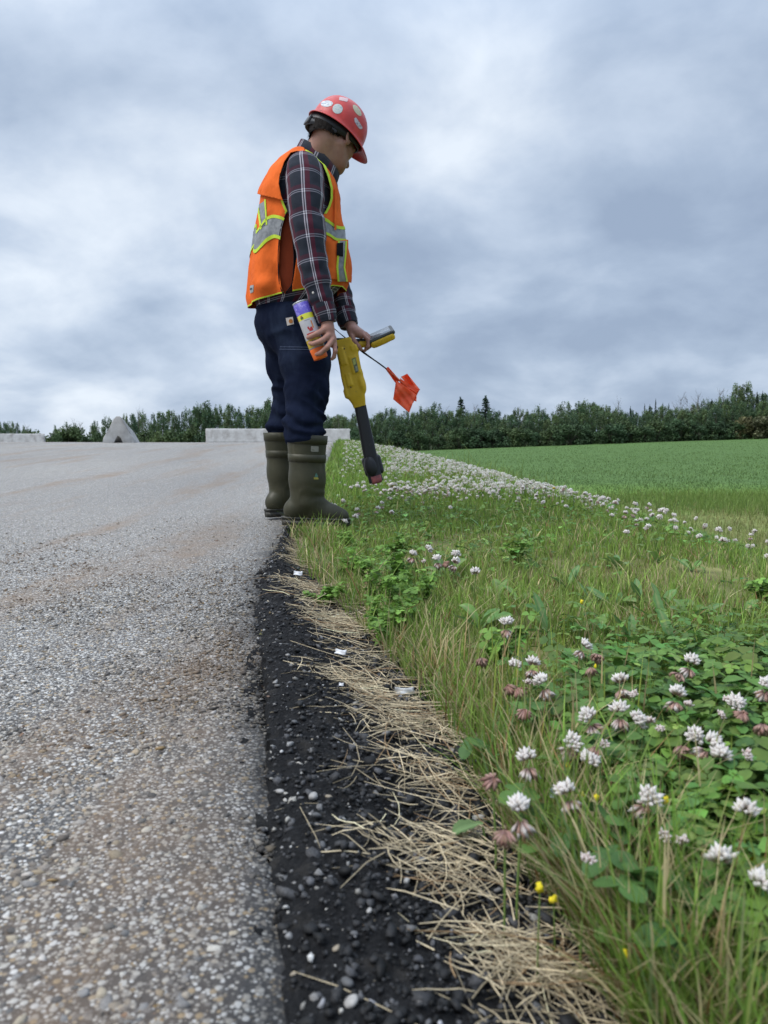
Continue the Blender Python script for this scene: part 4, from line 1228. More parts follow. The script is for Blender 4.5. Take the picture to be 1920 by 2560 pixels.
decal(Vp, Fp, Np, arc, .0030, plain('brown_emblem', (.33, .13, .035), .8, .2), 'emblem', trousers, nearT, 'brown rounded emblem')
stitch = plain('blue_thread', (.05, .065, .11), .8, .2)
decal(Vp, Fp, Np, [(700, 866), (775, 867), (775, 868.6), (700, 867.8)], .0022, stitch, 'seam', trousers, nearT)
decal(Vp, Fp, Np, [(699, 872), (775, 873), (775, 874.4), (699, 873.6)], .0022, stitch, 'seam', trousers, nearT)

# ---- boots
def ring_loft(rings):
    """rings: list of (N,3)"""
    n = len(rings[0]); V = np.concatenate(rings); return V, grid_faces(len(rings), n, True)
def ell_ring(c, rx, ry, z, n=48):
    a = np.linspace(0, 2 * math.pi, n, endpoint=False)
    return np.stack([c + rx * np.cos(a), ry * np.sin(a), np.full(n, z)], 1)
K = SDF((-.13, -.11, 0.0), (.24, .11, .47), .0042)
K.cone((.013, 0, .10), (.010, 0, .20), .068, .073, .02); K.cone((.009, 0, .20), (.002, 0, .40), .072, .086, .03)
K.cone((-.036, 0, .062), (.05, 0, .058), .048, .045, .02); K.cone((.05, 0, .058), (.120, .004, .048), .046, .041, .03); K.cone((.120, .004, .048), (.160, .006, .043), .041, .034, .03)
K.cone((.012, 0, .115), (.080, .002, .062), .056, .036, .035)
K.ell((-.044, 0, .070), (.038, .044, .042), None, .015)
Vk, Fk = K.mesh()
Vk[:, 1] *= .90
Vk, Fk = clip_mesh(Vk, Fk, [lambda v: v[:, 2] - .022, lambda v: .385 - v[:, 2]])
Nk = vnormals(Vk, Fk)
crease = .0022 * np.sin(Vk[:, 2] * 150 + 5 * vnoise(Vk, 12, 4)) * np.exp(-((Vk[:, 2] - .135) / .03) ** 2) * (Vk[:, 0] > -.02)
Vk = Vk + Nk * (crease + .0012 * fbm(Vk, 18, 6))[:, None]
def outline(off=0.0, n=72):
    P_ = []
    for i in range(n):
        a = 2 * math.pi * i / n
        ca, sa = math.cos(a), math.sin(a)
        x_ = .053 + (.145 + off) * (abs(ca) ** .80) * (1 if ca > 0 else -1)
        t = (x_ + .09) / .29
        w = (.037 + .0145 * math.exp(-((t - .72) / .25) ** 2) + off)
        P_.append((x_, w * (abs(sa) ** .62) * (1 if sa > 0 else -1)))
    return np.array(P_)
def sole():
    n = 72; prt = []
    def slab(o1, z0, o2, z1, lug=False):
        a = outline(o1); b = outline(o2)
        if lug:
            for i in range(n):
                if (i // 2) % 2: a[i] = a[i] * (.955, .90) + (.002, 0); 
        V = np.concatenate([np.c_[a, np.full(n, z0)], np.c_[b, np.full(n, z1)]])
        F = [(i, (i + 1) % n, n + (i + 1) % n, n + i) for i in range(n)] + [tuple(range(n))[::-1], tuple(range(n, 2 * n))]
        return V, F
    prt.append(slab(.004, .030, .004, .038)); prt.append(slab(.001, .0235, .002, .0298))
    V, F = slab(-.002, 0.0, .002, .0232, True)
    prt.append((V, F))
    return merge(prt)
Vso, Fso = sole()
arch_lift = np.exp(-((Vso[:, 0] - .020) / .022) ** 2) * (Vso[:, 2] < .001) * .012
Vso[:, 2] += arch_lift
def bandring(z0, z1, th, x0=.0):
    def rad(z): 
        r = .072 + (.086 - .072) * (z - .2) / .2
        return r
    rs = []
    for z, t in ((z0, -.003), (z0, th), ((z0 + z1) / 2, th * 1.05), (z1, th), (z1, -.006)):
        rs.append(ell_ring(.009 - .007 * (z - .2) / .2, rad(z) + t, (rad(z)) * .90 + t, z))
    return ring_loft(rs)
def decal_boot(poly, off=.0012):
    """poly in (x, z) on the outer, right-hand side of the boot"""
    g = lambda v: poly_sd(v[:, [0, 2]], poly)
    return clip_mesh(Vk + Nk * off, Fk, [lambda v: -v[:, 1] - .01, g])
boot_parts = [('shaft', Vk, Fk, olive, True), ('sole', Vso, Fso, foot_rubber, False), ('top_band', *bandring(.348, .386, .0030), olive, True), ('ridge_band', *bandring(.272, .305, .0026), olive, True)]
bw = plain('pale_boot_print', (.22, .21, .17), .6, .3); by_ = plain('yellow_boot_print', (.30, .26, .05), .6, .3); bg_ = plain('green_boot_print', (.07, .16, .12), .6, .3)
bp = [('label_tag', [(.020, .318), (.052, .318), (.052, .341), (.020, .341)], bw), ('safety_mark', [(.036, .203), (.056, .203), (.056, .212), (.036, .212)], by_), ('safety_triangle', [(.037, .2125), (.055, .2125), (.046, .232)], bg_)]
BOOT = []
for nm_, V_, F_, mt, sm_ in boot_parts: BOOT.append((nm_, make_mesh(nm_, V_, F_, mt, sm_)))
for nm_, pl, mt in bp:
    V_, F_ = decal_boot(pl); BOOT.append((nm_, make_mesh(nm_, V_, F_, mt, True)))
# inner dark lettering of the tag
V_, F_ = decal_boot([(.023, .330), (.044, .330), (.044, .3335), (.023, .3335)], .0020); BOOT.append(('tag_print', make_mesh('tag_print', V_, F_, olive, True)))
V_, F_ = decal_boot([(.023, .3225), (.036, .3225), (.036, .326), (.023, .326)], .0020); BOOT.append(('tag_print', make_mesh('tag_print', V_, F_, olive, True)))
def boot(px, py, Y, heading, label, full=True, pitch=0.0, s=1.0):
    p = P(px, py, Y)
    holder = bpy.data.objects.new('boot', BOOT[0][1]); col.objects.link(holder); holder.parent = worker
    holder['label'] = label
    z = float(p[2])
    holder.location = np.array([p[0], p[1], z]) - W0; holder.rotation_euler = (0, pitch, heading); holder.scale = (s,) * 3
    for nm_, me in BOOT[1:]:
        if not full and nm_ not in ('sole', 'top_band', 'ridge_band'): continue
        link(nm_, me, holder)
    return holder
boot(758.5, 1314, 3.285, R(6), 'olive rubber boot nearer the camera, toe in the grass', pitch=R(2.5), s=1.005)
boot(706, 1290, 3.60, R(44), 'olive rubber boot standing on the pavement, heel to the camera', full=False, s=1.01)

# ---- shirt and vest: rings through the outline of back and chest
ringk = [  # back px, py, front px, py, half width across
    (630, 800, 806, 772, .185), (622, 768, 866, 722, .200), (617, 745, 871, 706, .207), (618, 717, 873, 690, .213), (621, 660, 872, 645, .215), (631, 590, 862, 590, .220), (645, 521, 853, 535, .225),
    (652, 485, 851, 500, .225), (669, 444, 845, 478, .216), (700, 408, 838, 463, .186), (722, 389, 829, 453, .142), (739, 379, 822, 446, .098)]
def torso(keys, n_ring, shrink=0.0, nth=210, power=2.35):
    kk = []
    for bx, by, fx, fy, hw in keys:
        b, f_ = P(bx, by, YC), P(fx, fy, YC); c = (b + f_) / 2; d = (f_ - b) / 2
        kk.append(np.concatenate([c, [d[0], d[2], hw]]))
    kk = catmull(kk, n_ring)
    th = np.linspace(0, 2 * math.pi, nth, endpoint=False)
    V, uv = [], []
    for r_ in kk:
        c = r_[:3]; dx, dz, hw = r_[3:]
        ca = np.sign(np.cos(th)) * np.abs(np.cos(th)) ** (2 / power); sa = np.sign(np.sin(th)) * np.abs(np.sin(th)) ** (2 / power)
        rf = (dx - shrink) / math.cos(FA) * .925; rl = hw - shrink
        q = c + ca[:, None] * rf * fwd + sa[:, None] * rl * lat + np.outer(ca, [0, 0, dz])
        V.append(q); uv.append(np.stack([th * .19, np.full(nth, c[2])], 1))
    return np.concatenate(V), grid_faces(n_ring, nth, True), np.concatenate(uv)
NR = 190
Vv, Fv, uvv = torso(ringk[1:], NR)
Nv = vnormals(Vv, Fv)
if ((Vv - Vv.mean(0)) * Nv).sum() < 0: Fv = Fv[:, ::-1]; Nv = -Nv
px_v = pix(Vv)
latv = (Vv - P(745, 600, YC)) @ lat
hang = smooth01((1.42 - Vv[:, 2]) / .3)
thv = np.arctan2(latv, (Vv - P(748, 600, YC)) @ fwd)
fold_v = .008 * np.sin(thv * 9 + 2.5 * vnoise(Vv * (1, 1, .35), 8, 14)) * hang + .0085 * fbm(Vv * (1, 1, .6), 15, 15, 4) + .010 * hang * vnoise(Vv * (1, 1, .4), 6, 16)
# pouch-like sag low on the back
sag = .020 * np.exp(-(((px_v - (668, 712)) / (26, 22)) ** 2).sum(1)) * (latv < 0) - .016 * np.exp(-(((px_v - (692, 690)) / (10, 30)) ** 2).sum(1)) * (latv < 0)
Vv = Vv + Nv * (fold_v + sag)[:, None]
Nv = vnormals(Vv, Fv)
# shirt body
Vs, Fs, uvs = torso([(634, 806, 806, 780, .180)] + ringk, 100, .026)
Ns = vnormals(Vs, Fs)
if ((Vs - Vs.mean(0)) * Ns).sum() < 0: Fs = Fs[:, ::-1]; Ns = -Ns
Vs = Vs + Ns * (.004 * fbm(Vs, 12, 18, 3))[:, None]
shirt = wp('shirt', Vs, Fs, plaid_uv, uv=uvs)
gap = np.array([(727, 382), (711, 404), (699, 440), (697, 459), (703, 489), (711, 511), (719, 529), (711, 546), (704, 568), (700, 600), (698, 640), (698, 680), (703, 715), (711, 742), (712, 800), (731, 800), (731, 712), (735, 690), (742, 640), (760, 570), (800, 546), (811, 533), (821, 515), (827, 495), (827, 471), (819, 440), (807, 410), (785, 391), (765, 380), (742, 378)], float)
nearV = lambda v: -((v - P(745, 600, YC)) @ lat)
def keep_gap(v):                                       # outside the armhole and the open side, on the near side
    return np.where(nearV(v) > .03, -poly_sd(pix(v), gap), np.where(nearV(v) > -.05, .5, .5))
shc = P(790, 440, 3.65)
def keep_far(v):                                       # the armhole on the other side
    q = np.stack([(v - shc) @ fwd, v[:, 2] - (shc[2] - .06)], 1) / (.095, .15)
    return np.where(nearV(v) < -.05, np.hypot(q[:, 0], q[:, 1]) - 1, .5)
Vo, Fo = clip_mesh(Vv, Fv, [keep_gap, keep_far])
vest = wp('vest', Vo, Fo, orange, solid=.002)
def strip(name, gs, off, m, solid=0, label=None, parent=None):
    Vd, Fd = clip_mesh(Vv + Nv * off, Fv, gs)
    if len(Fd): return wp(name, Vd, Fd, m, vest if parent is None else parent, solid=solid, label=label)
near_only = lambda v: nearV(v) - .03
# lime binding round the armhole and along the hem
hem_gap = np.array([g_ for g_ in gap if g_[1] < 535] )
def arm_bind(v):
    d = poly_sd(pix(v), gap)
    q = pix(v)
    return -d
strip('armhole_binding', [near_only, lambda v: 534 - pix(v)[:, 1], arm_bind, lambda v: 5.5 + poly_sd(pix(v), gap)], .0030, lime)
_rb = catmull([np.concatenate([P(k[0], k[1], YC), P(k[2], k[3], YC)]) for k in ringk[1:]], NR)
band_of_ring = np.repeat(np.arange(NR), 210)
def ring_coord(Vq):
    """0..1 up the vest, for points of the vest surface"""
    return None
def cut_rows(lo, hi, off, gs, name, m, label=None, wig=None):
    row = np.repeat(np.arange(NR, dtype=float), 210)
    if wig is not None: row = row + wig
    A = np.concatenate([Vv + Nv * off, row[:, None], row[:, None]], 1)
    T_ = tri(Fv)
    V1, F1, u1 = clip_mesh(A[:, :3], T_, gs, A[:, 3:])
    # clip on the row value
    for sgn, lim in ((1, lo), (-1, hi)):
        val = sgn * (u1[:, 0] - lim)
        # clip_mesh takes functions of position, so look the value up by order
        V1, F1, u1 = clip_mesh_vals(V1, F1, u1, val)
    if len(F1): return wp(name, V1, F1, m, vest, label=label)
def clip_mesh_vals(V, F, uv, val):
    A = np.concatenate([V, uv], 1)
    box_ = {'v': val}
    def g(v): return box_['v']
    V2, F2, u2 = clip_mesh(V, F, [g], uv)
    return V2, F2, u2
row_of = lambda px, py: float(np.argmin(np.abs(pix(_rb[:, :3])[:, 1] - py)))
wig = 3.4 * np.sin(thv * 7 + 1.0) + 2.0 * vnoise(Vv, 12, 25)
hem_gs = [keep_gap, keep_far]
cut_rows(-1, 4.0, .0035, hem_gs, 'hem_binding', lime)
r1, r2 = row_of(630, 640), row_of(630, 582)
w_ = (r2 - r1)
def bands(gs, lo, hi, nm, wg):
    cut_rows(lo, hi, .0036, gs, nm, silver, wig=wg)
    cut_rows(lo - w_ * .0, lo + w_ * .15, .0050, gs, nm + '_edge', lime, wig=wg)
    cut_rows(hi - w_ * .15, hi, .0050, gs, nm + '_edge', lime, wig=wg)
bands([keep_gap, keep_far, lambda v: (P(735, 600, YC) - v) @ fwd + .0], r1, r2, 'waist_tape', wig)
bands([keep_gap, keep_far, lambda v: (v - P(735, 600, YC)) @ fwd], r1 + w_ * .30, r2 + w_ * .10, 'chest_tape', wig * .4)
# upright tapes on the back (one runs along the outline) and the yoke flap above them
def upr(poly, nm, m, off): strip(nm, [near_only, keep_gap] + half_planes(poly), off, m)
upr([(646, 512), (664, 500), (667, 562), (650, 574)], 'back_tape', silver, .0036)
upr([(660, 498), (664, 498), (668, 561), (664.5, 563)], 'back_tape_edge', lime, .0050)
upr([(643, 524), (647, 518), (654, 570), (650, 575)], 'back_tape_edge', lime, .0050)
# yoke flap
def flap_g(v):
    q = pix(v); lim = 486 + (q[:, 0] - 652) * .30 + 1.2 * np.sin(q[:, 0] * .07)
    return np.where(((v - P(752, 440, YC)) @ fwd) < .0, lim - q[:, 1], -1)
Vf_, Ff_ = clip_mesh(Vv + Nv * (.004 + .010 * smooth01((px_v[:, 1] - 400) / 85))[:, None], Fv, [keep_gap, keep_far, flap_g])
wp('yoke_flap', Vf_, Ff_, orange, vest, solid=.002)
# front: button strip, pocket with its tapes, badge
front = lambda v: (v - P(745, 600, YC)) @ fwd
upr2 = lambda poly, nm, m, off, lb=None: strip(nm, [front, keep_far, lambda v: .03 + nearV(v)] + half_planes(poly), off, m, label=lb)
upr2([(800, 606), (900, 596), (900, 712), (800, 690)], 'pocket', orange, .012)
for q0, q1 in (((848, 866, 602), (846, 864, 640)), ((846, 864, 640), (844, 861, 668)), ((844, 861, 668), (847, 868, 704))):
    upr2([(q0[0], q0[2]), (q0[1], q0[2]), (q1[1], q1[2]), (q1[0], q1[2])], 'pocket_tape', silver, .0135)
    upr2([(q0[0] - 3, q0[2]), (q0[0] + 2, q0[2]), (q1[0] + 2, q1[2]), (q1[0] - 3, q1[2])], 'pocket_tape_edge', lime, .0150)
    upr2([(q0[1] - 2, q0[2]), (q0[1] + 2, q0[2]), (q1[1] + 2, q1[2]), (q1[1] - 2, q1[2])], 'pocket_tape_edge', lime, .0150)
upr2([(842, 608), (858, 606), (858, 642), (842, 638)], 'badge', blackcloth, .0170, 'black square patch')
upr2([(838, 470), (843, 470), (841, 575), (836, 575)], 'placket_fold', orange, .011)
upr([(617, 716), (634, 712), (633, 730), (617, 738)], 'size_label', plain('grey_label', (.34, .36, .36), .7, .2), .0035)
upr([(620, 722), (630, 719), (630, 723), (620, 727)], 'label_print', plain('dark_print', (.06, .07, .08), .7, .2), .0048)
# open side: lining and the zip edges
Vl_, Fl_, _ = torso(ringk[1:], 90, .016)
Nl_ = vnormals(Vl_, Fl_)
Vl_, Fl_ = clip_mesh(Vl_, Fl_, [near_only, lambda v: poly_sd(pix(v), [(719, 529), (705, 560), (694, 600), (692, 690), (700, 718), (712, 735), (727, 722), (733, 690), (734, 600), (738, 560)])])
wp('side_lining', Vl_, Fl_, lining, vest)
def on_vest(px, py, off=0.004):
    j = np.argmin(((px_v - (px, py)) ** 2).sum(1) + (latv > 0) * 1e6); return Vv[j] + Nv[j] * off
for k_, pl in enumerate(([(719, 531), (705, 566), (699, 610), (697, 660), (699, 700), (706, 728), (713, 746)], [(733, 560), (735, 600), (735, 640), (733, 690), (727, 716), (715, 738)])):
    pts = catmull([on_vest(*q, .002 if k_ == 0 else -.010) for q in pl], 30)
    V_, F_ = tube(pts, .0028, 6); wp('zip_edge', V_, F_, blackcloth, vest)
# collar
ck = [((736, 392), (838, 474), .088), ((742, 372), (842, 456), .082), ((752, 353), (848, 438), .075)]
rr_ = []
for (bx, by), (fx, fy), hw in ck:
    b, f_ = P(bx, by, YC), P(fx, fy, YC); c = (b + f_) / 2; d = (f_ - b) / 2
    th = np.linspace(0, 2 * math.pi, 72, endpoint=False)
    rr_.append(c + np.cos(th)[:, None] * (d[0] / math.cos(FA)) * fwd + np.outer(np.cos(th), [0, 0, d[2]]) + np.sin(th)[:, None] * hw * lat)
rr_ = [rr_[0], rr_[1], rr_[2], rr_[2] + (rr_[1] - rr_[2]) * .1 + (P(800, 400, YC) - rr_[2]) * .06, (rr_[1] * .6 + rr_[0] * .4) * 1.0 + (P(795, 420, YC) - rr_[1]) * .10]
Vc_, Fc_ = ring_loft(rr_)
uvc = np.stack([np.tile(np.linspace(0, 2 * math.pi * .09, 72), 5), np.repeat([.0, .03, .06, .065, .09], 72)], 1)
wp('collar', Vc_, Fc_, plaid_uv, shirt, uv=uvc)
# sleeves
def sleeve(keys, n_ring, phase_u, phase_v, nth=64, seed=30, amp=1.0):
    pts = catmull([np.concatenate([P(k[0], k[1], k[2]), [k[3]]]) for k in keys], n_ring)
    c = pts[:, :3]; rad = pts[:, 3]
    s = np.concatenate([[0], np.cumsum(np.linalg.norm(np.diff(c, axis=0), axis=1))])
    tg = np.gradient(c, axis=0)
    th = np.linspace(0, 2 * math.pi, nth + 1)
    V, uv = [], []
    for i in range(n_ring):
        t = tg[i] / np.linalg.norm(tg[i])
        u = np.array([0, -1.0, 0]); u -= t * (u @ t); u /= np.linalg.norm(u); v = np.cross(t, u)
        V.append(c[i] + rad[i] * (np.cos(th)[:, None] * u * .92 + np.sin(th)[:, None] * v))
        uv.append(np.stack([(th - (th > math.pi) * 2 * math.pi) * .0658 * (0.55 + .45 * rad[i] / .066) + phase_u, np.full(nth + 1, -s[i] + phase_v)], 1))
    V = np.concatenate(V); uv = np.concatenate(uv)
    # the seam of the plaid lies on the far side
    F = grid_faces(n_ring, nth + 1)
    N = vnormals(V, F)
    if ((V - np.repeat(c, nth + 1, 0)) * N).sum() < 0: F = F[:, ::-1]; N = -N
    ss = np.repeat(s, nth + 1) / s[-1]
    el = np.exp(-((ss - .52) / .16) ** 2) + .7 * np.exp(-((ss - .93) / .1) ** 2) + .25
    w = amp * (.0085 * el * vnoise(np.stack([ss * 22 + 1.6 * vnoise(V, 7, seed), V[:, 0] * 6 + V[:, 1] * 9, V[:, 2] * 3], 1), 1, seed) + .0050 * fbm(V * (1, 1, .6), 12, seed + 1, 3))
    V = V + N * w[:, None]
    V = V.reshape(n_ring, nth + 1, 3); V[:, -1] = V[:, 0]; V = V.reshape(-1, 3)
    return V, F, uv
seamless = [(756, 391, 3.315, .012), (757, 397, 3.295, .040), (758, 412, 3.275, .066), (761, 445, 3.245, .0785), (763, 495, 3.205, .0745), (768, 555, 3.175, .068), (776, 618, 3.155, .0635), (786, 678, 3.145, .058), (798, 730, 3.138, .050), (808, 765, 3.135, .0435)]
Vs_, Fs_, us_ = sleeve(seamless, 110, 0.0, .062)
sleeve_o = wp('sleeve', Vs_, Fs_, plaid_uv, shirt, uv=us_)
cuffk = [(805, 757, 3.135, .0435), (808, 766, 3.135, .0455), (814, 785, 3.135, .0425), (818, 803, 3.135, .0380), (818, 803, 3.135, .0345), (817, 800, 3.135, .030)]
Vs_, Fs_, us_ = sleeve(cuffk, 26, .020, .045, amp=.35)
wp('cuff', Vs_, Fs_, plaid_uv, shirt, uv=us_)
farS = [(796, 420, 3.60, .05), (806, 470, 3.655, .074), (818, 560, 3.70, .068), (828, 640, 3.72, .062), (840, 700, 3.68, .056), (852, 745, 3.64, .051), (862, 780, 3.61, .047)]
Vs_, Fs_, us_ = sleeve(farS, 70, .03, .02, seed=40)
wp('sleeve', Vs_, Fs_, plaid_uv, shirt, uv=us_)
Vs_, Fs_, us_ = sleeve([(860, 772, 3.613, .046), (861, 778, 3.61, .0485), (867, 797, 3.59, .0465), (872, 812, 3.575, .043), (872, 812, 3.575, .039), (870, 806, 3.58, .03)], 22, .0, .04, seed=43, amp=.4)
wp('cuff', Vs_, Fs_, plaid_uv, shirt, uv=us_)
# cuff placket with its little button
V_, F_ = clip_mesh(Vs_, Fs_, [lambda v: v[:, 0] * 0 + 1])
V_, F_ = lathe([(.0005, .0), (.0045, .0005), (.005, .0015), (.004, .0026), (.0005, .003)], 12, P(783, 732, 3.085), (-.3, -.95, 0)); wp('button', V_, F_, plain('pale_button', (.5, .46, .42), .4, .4), shirt)
# ------------------------------------------------------------------ what he holds: spray can
YCAN = 3.135
ca_, cb_ = P(750.5, 756, YCAN), P(793, 871, YCAN); ax_ = (cb_ - ca_); LC = float(np.linalg.norm(ax_)); ax_ = ax_ / LC
can = thing('spray_can', 'marking paint can with orange cap held upside down in the near hand', 'spray can', ca_)
can.rotation_euler = Vector(ax_).to_track_quat('Z', 'Y').to_euler()       # local z runs from the can's base to its cap
cmt = M('printed_can', .35, .5); cvv = cmt.coord(); csep = cmt.node('ShaderNodeSeparateXYZ', {0: cvv})
zz = csep.outputs[2]
def stepc(stops):
    n = cmt.node('ShaderNodeValToRGB', {0: cmt.math('MULTIPLY', zz, 1 / LC)}); n.color_ramp.interpolation = 'CONSTANT'
    for i, (p_, c_) in enumerate(stops):
        e_ = n.color_ramp.elements[i] if i < 2 else n.color_ramp.elements.new(p_)
        e_.position = p_; e_.color = (*c_, 1)
    return n.outputs[0]
prn = stepc([(0, (.30, .31, .33)), (.03, (.10, .075, .42)), (.27, (.55, .42, .05)), (.38, (.50, .49, .50)), (.80, (.62, .43, .03)), (.97, (.35, .35, .36))])
yel = cmt.ramp(cmt.math('ADD', cmt.math('MULTIPLY', csep.outputs[0], 22.0), .45), [(0, (.60, .60, .04)), (.5, (.72, .26, .03)), (1, (.55, .03, .04))])
inband = cmt.math('MULTIPLY', cmt.math('GREATER_THAN', zz, .27 * LC), cmt.math('LESS_THAN', zz, .38 * LC))
prn = cmt.mix(inband, prn, yel)
bl_n = cmt.noise(cmt.map(cvv, (1, 1, 1)), 120, 2); inbl = cmt.math('MULTIPLY', cmt.math('GREATER_THAN', zz, .03 * LC), cmt.math('LESS_THAN', zz, .26 * LC))
prn = cmt.mix(cmt.math('MULTIPLY', inbl, cmt.math('GREATER_THAN', bl_n, .56)), prn, (.20, .16, .52))
cmt.set('Base Color', prn)
V_, F_ = lathe([(.001, .004), (.027, .004), (.0295, .0), (.0325, .002), (.0325, LC * .5), (.0325, LC - .004), (.0315, LC), (.001, LC)], 40)
part('can_body', V_, F_, cmt.m, can, smooth=False)
V_, F_ = lathe([(.0295, -.0015), (.0330, -.001), (.0333, .002), (.0326, .0045)], 40); part('rim', V_, F_, plain('tin', (.45, .46, .48), .35, .5, .1, 60, 0, .6), can)
cap_m = plain('orange_cap_plastic', (.92, .17, .02), .45, .4, .06)
V_, F_ = lathe([(.0305, LC - .004), (.0318, LC + .001), (.0290, LC + .040), (.0275, LC + .0425), (.001, LC + .0425)], 40); part('cap', V_, F_, cap_m, can, smooth=False)
# printed marks on the white field: red blocks and small lettering facing out
red_p = plain('red_print', (.42, .03, .03), .4, .4); org_p = plain('orange_print', (.58, .20, .05), .4, .4); gry_p = plain('grey_print', (.12, .11, .12), .4, .4); grn_p = plain('green_print', (.10, .14, .04), .4, .4)
inv = np.array(can.rotation_euler.to_matrix()).T
cam_l = inv @ (np.array([0, 0, CAM_H]) - ca_); cam_a = math.atan2(cam_l[1], cam_l[0])
def can_patch(a0, a1, z0, z1, m, nm):
    n = 8; V, F = [], []
    for i in range(n + 1):
        a = cam_a + R(a0 + (a1 - a0) * i / n)
        for z in (z0, z1): V.append((.0329 * math.cos(a), .0329 * math.sin(a), z * LC))
    F = [(2 * i, 2 * i + 1, 2 * i + 3, 2 * i + 2) for i in range(n)]
    part(nm, V, F, m, can)
for a0, a1, z0, z1, m in ((-32, -22, .44, .60, org_p), (-20, 8, .585, .645, red_p), (-20, -4, .565, .60, red_p), (2, 14, .545, .60, red_p), (-26, 36, .675, .70, red_p), (-30, 20, .715, .73, red_p), (-24, 22, .405, .412, gry_p), (18, 40, .315, .365, grn_p), (24, 34, .29, .32, red_p), (-10, 30, .84, .90, gry_p), (4, 26, .85, .93, red_p)):
    can_patch(a0, a1, z0, z1, m, 'print')

# ------------------------------------------------------------------ cable locator
YL = 3.548
loc_o = thing('cable_locator', 'yellow and black cable locator wand hanging from the far hand, pointing at the grass', 'cable locator', P(880, 855, YL))
L0 = np.array(loc_o.location)
def lp(name, V, F, m, parent=None, **kw): return part(name, np.asarray(V) - L0, F, m, loc_o if parent is None else parent, **kw)
yl = M('yellow_plastic', .5, .35); yv = yl.geo()
yc = yl.ramp(yl.noise(yv, 12, 5, .65), [(.3, (.54, .33, .016)), (.7, (.68, .44, .026))])
yc = yl.mix(yl.ramp(yl.noise(yv, 38, 5, .7), [(.60, (0, 0, 0)), (.72, (.7, .7, .7))]), yc, (.25, .18, .05))
yl.set('Base Color', yc); yl.bump(yl.noise(yv, 150, 3), .15, .001)
blk = M('black_shaft', .42, .45); kv = blk.geo()
blk.set('Base Color', blk.mix(blk.ramp(blk.noise(blk.map(kv, (1, 1, .5)), 30, 4, .6), [(.62, (0, 0, 0)), (.76, (.6, .6, .6))]), (.012, .012, .014), (.06, .055, .055))); blk = blk.m
def Q(px, py, d=0.0): return P(px, py, YL + d)
top_, bot_ = Q(856, 856), Q(900, 1017)
axl = (bot_ - top_); axl /= np.linalg.norm(axl)
# frame of the housing: local x across (in the picture plane), y away, z down the shaft
zx = axl; yx = np.array([0, 1.0, 0]); yx -= zx * (yx @ zx); yx /= np.linalg.norm(yx); xx_ = np.cross(yx, zx)
LR = np.stack([xx_, yx, zx], 1)
S = SDF(Q(820, 1040) - (.03, .10, .02), Q(1000, 815) + (.02, .10, .03), .0036)
mm = P(961, 1000, YL)[0] - P(960, 1000, YL)[0]
def seg(l, r_, y, hd): return (l, r_, y, hd)
rows_ = [(838, 878, 853, .036), (842, 893, 876, .040), (848, 899, 905, .041), (853, 905, 935, .040), (859, 909, 960, .037), (867, 911, 985, .033), (880, 912, 1003, .025), (887, 912.5, 1018, .019)]
prev = None
kk = catmull([(l, r_, y, h_) for l, r_, y, h_ in rows_], 46)
for l, r_, y, h_ in kk:
    c = Q((l + r_) / 2, y); hw = (r_ - l) / 2 * mm * .97
    S.rbox(c, (hw, h_, .0070), .006 if hw > .02 else .005, LR, .010)
S.rbox(Q(886, 872, -.012), (.020, .034, .018), .012, LR, .004)                     # bulge under the handle
S.ell(Q(904, 957, -.020), (.018, .026, .050), LR, .006); S.ell(Q(901, 932, -.022), (.011, .020, .024), LR, .005)       # battery door knob
S.rbox(Q(855, 892, -.038), (.016, .010, .040), .006, LR, .003); S.rbox(Q(886, 912, -.040), (.018, .006, .040), .005, LR, .003); S.rbox(Q(872, 950, -.034), (.013, .012, .030), .006, LR, .004)              # moulded rib on the near face
S.rbox(Q(866, 985, -.02), (.010, .018, .020), .008, LR, .010)
S.cone(Q(872, 861), Q(900, 861), .017, .0145, .012); S.cone(Q(900, 861), Q(930, 858), .0145, .015, .012)        # handle
dl = Q(984, 830) - Q(925, 856); dl /= np.linalg.norm(dl)
dy = np.array([0, math.cos(R(27)), math.sin(R(27))]); dy -= dl * (dy @ dl); dy /= np.linalg.norm(dy); dz = np.cross(dl, dy); DR = np.stack([dl, dy, dz], 1)
S.rbox(Q(954, 846), (.058, .046, .0165), .012, DR, .012)                    # display housing
S.rbox(Q(950, 853), (.030, .030, .010), .008, DR, .012)
Vy, Fy = S.mesh()
Vy, Fy = clip_mesh(Vy, Fy, [lambda v: (Q(900, 1017) - v) @ axl])
house = lp('housing', Vy, Fy, yl.m)
# black pads: lid, grip, display bezel, screen
S2 = SDF(Q(825, 880) - (.01, .09, 0), Q(1000, 810) + (.02, .09, .02), .0036)
S2.rbox(Q(951, 837), (.064, .048, .0095), .008, DR, .004)
Vz, Fz = S2.mesh(); lp('display_bezel', Vz, Fz, plain('bezel_black', (.022, .026, .024), .35, .5))
scr = M('display_glass', .08, .8, (.30, .32, .33))
V_, F_ = box(.096, .074, .0012, Q(951, 837) + dz * .0098, DR); lp('screen', V_, F_, scr.m, smooth=False)
S3 = SDF(Q(825, 890) - (.01, .09, 0), Q(950, 810) + (.02, .09, .02), .0036)
S3.rbox(Q(858, 850.5), (.0385, .034, .007), .006, None, .004); lidV, lidF = S3.mesh(); lp('lid', lidV, lidF, plain('olive_cap', (.09, .085, .02), .5, .4, .3, 40))
S4 = SDF(Q(860, 890) - (.01, .09, 0), Q(940, 820) + (.02, .09, .02), .0036)
S4.rbox(Q(885, 853.5), (.022, .024, .008), .007, rotm(0, R(4)), .004); S4.cone(Q(893, 853), Q(915, 852), .011, .010, .008)
V_, F_ = S4.mesh(); lp('grip_pad', V_, F_, plain('grip_black', (.02, .022, .026), .45, .4))
